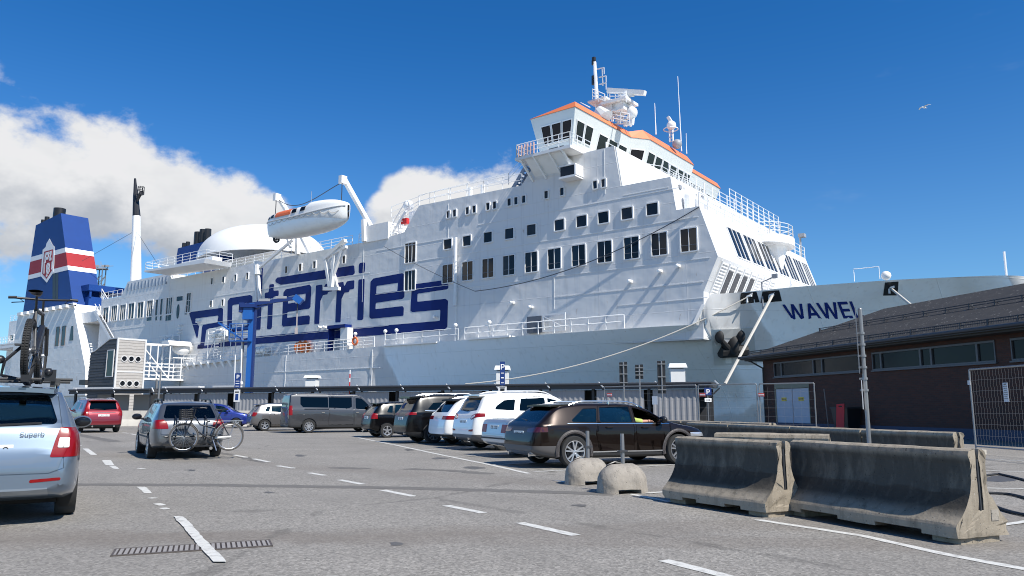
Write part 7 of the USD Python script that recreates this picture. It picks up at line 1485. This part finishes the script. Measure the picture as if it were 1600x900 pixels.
def barrier(label, L_, p0, p1, z=0.0, hh=.86):
    """p0 far end, p1 near end of the centre line"""
    p0, p1 = np.array(p0), np.array(p1); d = (p1 - p0) / np.linalg.norm(p1 - p0); L_ = np.linalg.norm(p1 - p0); r_ = thing('concrete_barrier', label, 'barrier', (p0[0], p0[1], z), math.degrees(math.atan2(d[1], d[0])))
    half = [(.35, .06), (.36, .16), (.345, .185)] + [(.1 + .24 * (1 - s) ** 2.7, .19 + (hh - .33) * s) for s in np.linspace(.05, 1, 12)] + [(.112, hh - .1), (.122, hh - .06), (.105, hh - .02), (.06, hh)]
    pr = Polygon(half + [(-x, z_) for x, z_ in half[::-1]]); b_ = MB().prism(pr, L_, frame((0, 1, 0), (0, 0, 1), (1, 0, 0), (0, 0, 0))); v, f = b_.data(); M_ = man_of(v, f)
    for xx in (-.05, L_ - .075): M_ -= mbox(xx, xx + .125, -.028, .028, .3, hh + .1)
    for x0, x1 in ((.38, L_ * .5 - .25), (L_ * .5 + .25, L_ - .38)): M_ -= mbox(x0, x1, -.5, .5, 0, .10)
    q = M_.refine_to_length(.09).to_mesh(); v = np.array(q.vert_properties[:, :3], float); v += (meshkit.fbm(v * 3.1 + p0[0], 3)[:, None] - .5) * [.012, .02, .012]
    edge = np.minimum(v[:, 0], L_ - v[:, 0]); chip = meshkit.noise(v * 11 + p1[1]); k_ = (edge < .03) & (chip > .62); v[k_, 1] *= .93; v[k_, 0] += np.where(v[k_, 0] < L_ / 2, .014, -.014)
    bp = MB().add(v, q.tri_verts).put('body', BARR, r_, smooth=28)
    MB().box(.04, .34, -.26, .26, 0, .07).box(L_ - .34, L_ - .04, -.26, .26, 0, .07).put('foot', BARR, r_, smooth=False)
    t = np.linspace(0, math.pi, 9); MB().tube([(L_ * .5 + .0, .0 + 0 * a, hh - .05 + 0 * a) for a in (0, 1)] + [], .001, 3) if False else None
    m = MB()
    for xx in (.012, L_ - .012): m.cyl((xx, 0, hh - .09), (xx, 0, .3), .013, n=6)
    m.put_each('coupling_bar', DARK_STEEL, r_); MB().box(L_ + .001, L_ + .006, .12, .22, .2, .3).put('cast_plate', FOOTC, r_, smooth=False); return r_
G_B = 'concrete barriers'
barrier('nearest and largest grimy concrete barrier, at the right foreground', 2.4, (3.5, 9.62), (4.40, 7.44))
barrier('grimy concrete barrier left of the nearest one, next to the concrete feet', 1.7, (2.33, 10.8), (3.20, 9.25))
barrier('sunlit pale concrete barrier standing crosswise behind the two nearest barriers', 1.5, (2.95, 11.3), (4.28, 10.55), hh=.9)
row1 = [(4.9, 21.5), (5.4, 19.2), (6.1, 16.9), (6.6, 14.6), (7.2, 12.6)]; lab1 = ['farthest barrier of the front row behind the brown estate', 'second farthest barrier of the front row, left of the tall sign pole', 'barrier of the front row with the tall sign pole rising behind it', 'barrier at the near right end of the front row, before the mesh fence']
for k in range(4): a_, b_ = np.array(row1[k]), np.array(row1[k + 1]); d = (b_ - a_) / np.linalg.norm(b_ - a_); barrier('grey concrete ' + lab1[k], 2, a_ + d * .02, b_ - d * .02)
row2 = [(4.6, 26.3), (5.35, 24.3), (6.05, 22.3), (6.75, 20.2)]; lab2 = ['farthest barrier of the rear row, just past the brown estate windscreen', 'middle barrier of the rear row before the mesh fence', 'near end barrier of the rear row before the white doors']
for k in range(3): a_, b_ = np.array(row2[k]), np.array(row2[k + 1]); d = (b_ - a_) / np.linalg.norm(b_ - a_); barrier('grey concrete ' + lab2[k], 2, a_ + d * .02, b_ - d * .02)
def post_foot(px0, px1, py, label, ang, ptop, pxp, sc=1.0):
    c = (np.array(gp(px0, py)) + np.array(gp(px1, py))) / 2 + [0, .25]; r_ = thing('post_foot', label, 'concrete foot', (c[0], c[1], 0), ang); UsdGeom.Xform(stage.GetPrimAtPath(r_)).AddScaleOp().Set((.93, .93, .95))
    sph = lambda x, y, z, r: m3.Manifold.sphere(r, 28).translate((x, y, z)); M_ = m3.Manifold.batch_hull([sph(-.14, 0, .14, .27), sph(.14, 0, .14, .28), sph(-.14, 0, 0, .28), sph(.14, 0, 0, .29)]); M_ ^= mbox(-1, 1, -1, 1, 0, 1); M_ -= mbox(-.2, .2, -1, 1, -.1, .06)
    q = M_.refine_to_length(.035).to_mesh(); v = np.array(q.vert_properties[:, :3], float); v += (meshkit.fbm(v * 7 + px0, 4)[:, None] - .5) * [.03, .03, .02]; v[:, 2] = np.maximum(v[:, 2], 0); v[:, 2] *= 1.06
    MB().add(v, q.tri_verts).put('block', FOOTC, r_, smooth=50)
    MB().tube([(-.3, 0, .3), (-.26, 0, .42), (-.12, 0, .47), (.02, 0, .44)], .013, 6).put('lifting_loop', BLACK, r_)
    zt = height_at(ptop, (c[0], c[1])); MB().tube([(.03, 0, .35), (.025, 0, zt)], .032, 10).put('post', GALV, r_)
    MB().box(-.05, .1, -.045, .045, .62, .65).cyl((-.07, 0, .635), (.12, 0, .635), .012, n=6).put('clamp', DARK_STEEL, r_); return r_
post_foot(893, 946, 758, 'mottled concrete foot with a short steel post, left of the pair', 25, 669, 922); post_foot(938, 1013, 772, 'smooth rounded concrete foot with a short steel post, right of the pair', 20, 673, 972)
# tall galvanised pole with edge-on sign panels
Y = 13.6; p_ = at(1358, 690, Y); r_ = thing('tall_sign_pole', 'tall galvanised pole with signs seen edge-on before the brick building', 'pole', (p_[0], p_[1], 0), 0); zt = height_at(484, p_)
MB().tube([(0, 0, 0), (0, 0, zt)], .036, 10).sphere((0, 0, zt), .038, sub=1).put('pole', GALV, r_); vd = np.array([p_[0], p_[1]]); vd = vd / np.linalg.norm(vd); px_ = np.array([vd[1], -vd[0]])
AX = np.array([[vd[0], px_[0], 0], [vd[1], px_[1], 0], [0, 0, 1]])
c = -px_ * .075; MB().obox((c[0], c[1], zt - .55), (.4, .012, 1.15), AX).put('sign_panel', GALV, r_, smooth=False); c = -px_ * .055; MB().obox((c[0], c[1], zt - 1.5), (.3, .014, .5), AX).put('sign_panel', LIGHTCAP, r_, smooth=False)
for k in range(6): z = zt - .42 - .2 * k; MB().cyl((0, 0, z - .02), (0, 0, z + .02), .052, n=10).obox((-px_[0] * .05, -px_[1] * .05, z), (.06, .08, .03), AX).put('clamp', GALV, r_)
# hoses lying on the ground
for k, pts in enumerate((((1432, 735), (1500, 750), (1560, 742), (1640, 765)), ((1440, 752), (1510, 770), (1580, 775), (1640, 795)), ((1545, 790), (1590, 805), (1640, 812)))):
    q = [np.array([*gp(*p), .025]) for p in pts]; t = np.linspace(0, 1, 24); from_ = np.array(q); f_ = [pchip(np.column_stack([np.linspace(0, 1, len(q)), from_[:, i]])) for i in (0, 1)]
    MB().tube([(float(f_[0](s)), float(f_[1](s)), .022) for s in t], .02, 6).put('hose', PLASTIC, label=['black hose on the asphalt beside the right fence, farthest back', 'black hose on the asphalt beside the right fence, middle one', 'black hose end beside the nearest barrier at the right edge'][k], cat='hose')
# gull
p_ = at(1444, 168, 60); r_ = thing('gull', 'white gull gliding high in the blue sky at the right', 'bird', tuple(p_), 200); GW = look('gull_white', (.75, .75, .74), .7)
MB().sphere((0, 0, 0), 1, (.21, .055, .06), 2).sphere((.2, 0, .02), .045, sub=1).add([(-.17, -.03, 0), (-.17, .03, 0), (-.33, .06, .0), (-.33, -.06, .0), (-.2, 0, .02)], [[0, 1, 4], [1, 2, 4], [2, 3, 4], [3, 0, 4], [0, 3, 2], [0, 2, 1]]).put('body', GW, r_, smooth=60)
for sg in (-1, 1):
    G_ = np.array([[(c, sg * y, z + th) for c, th in ((.1 - off, .0), (.05 - off, .015), (-w_ - off, .004))] for y, z, w_, off in ((.03, .02, .08, 0), (.2, .1, .075, -.03), (.4, .1, .05, .02), (.58, .03, .005, .12))])
    MB().grid(G_).grid((G_ - [0, 0, .012])[::-1]).put('wing', GW, r_, smooth=50)
MB().cyl((.24, 0, .02), (.29, 0, .01), .012, .002, n=6).put('beak', look('beak_yellow', (.6, .4, .05), .5), r_)
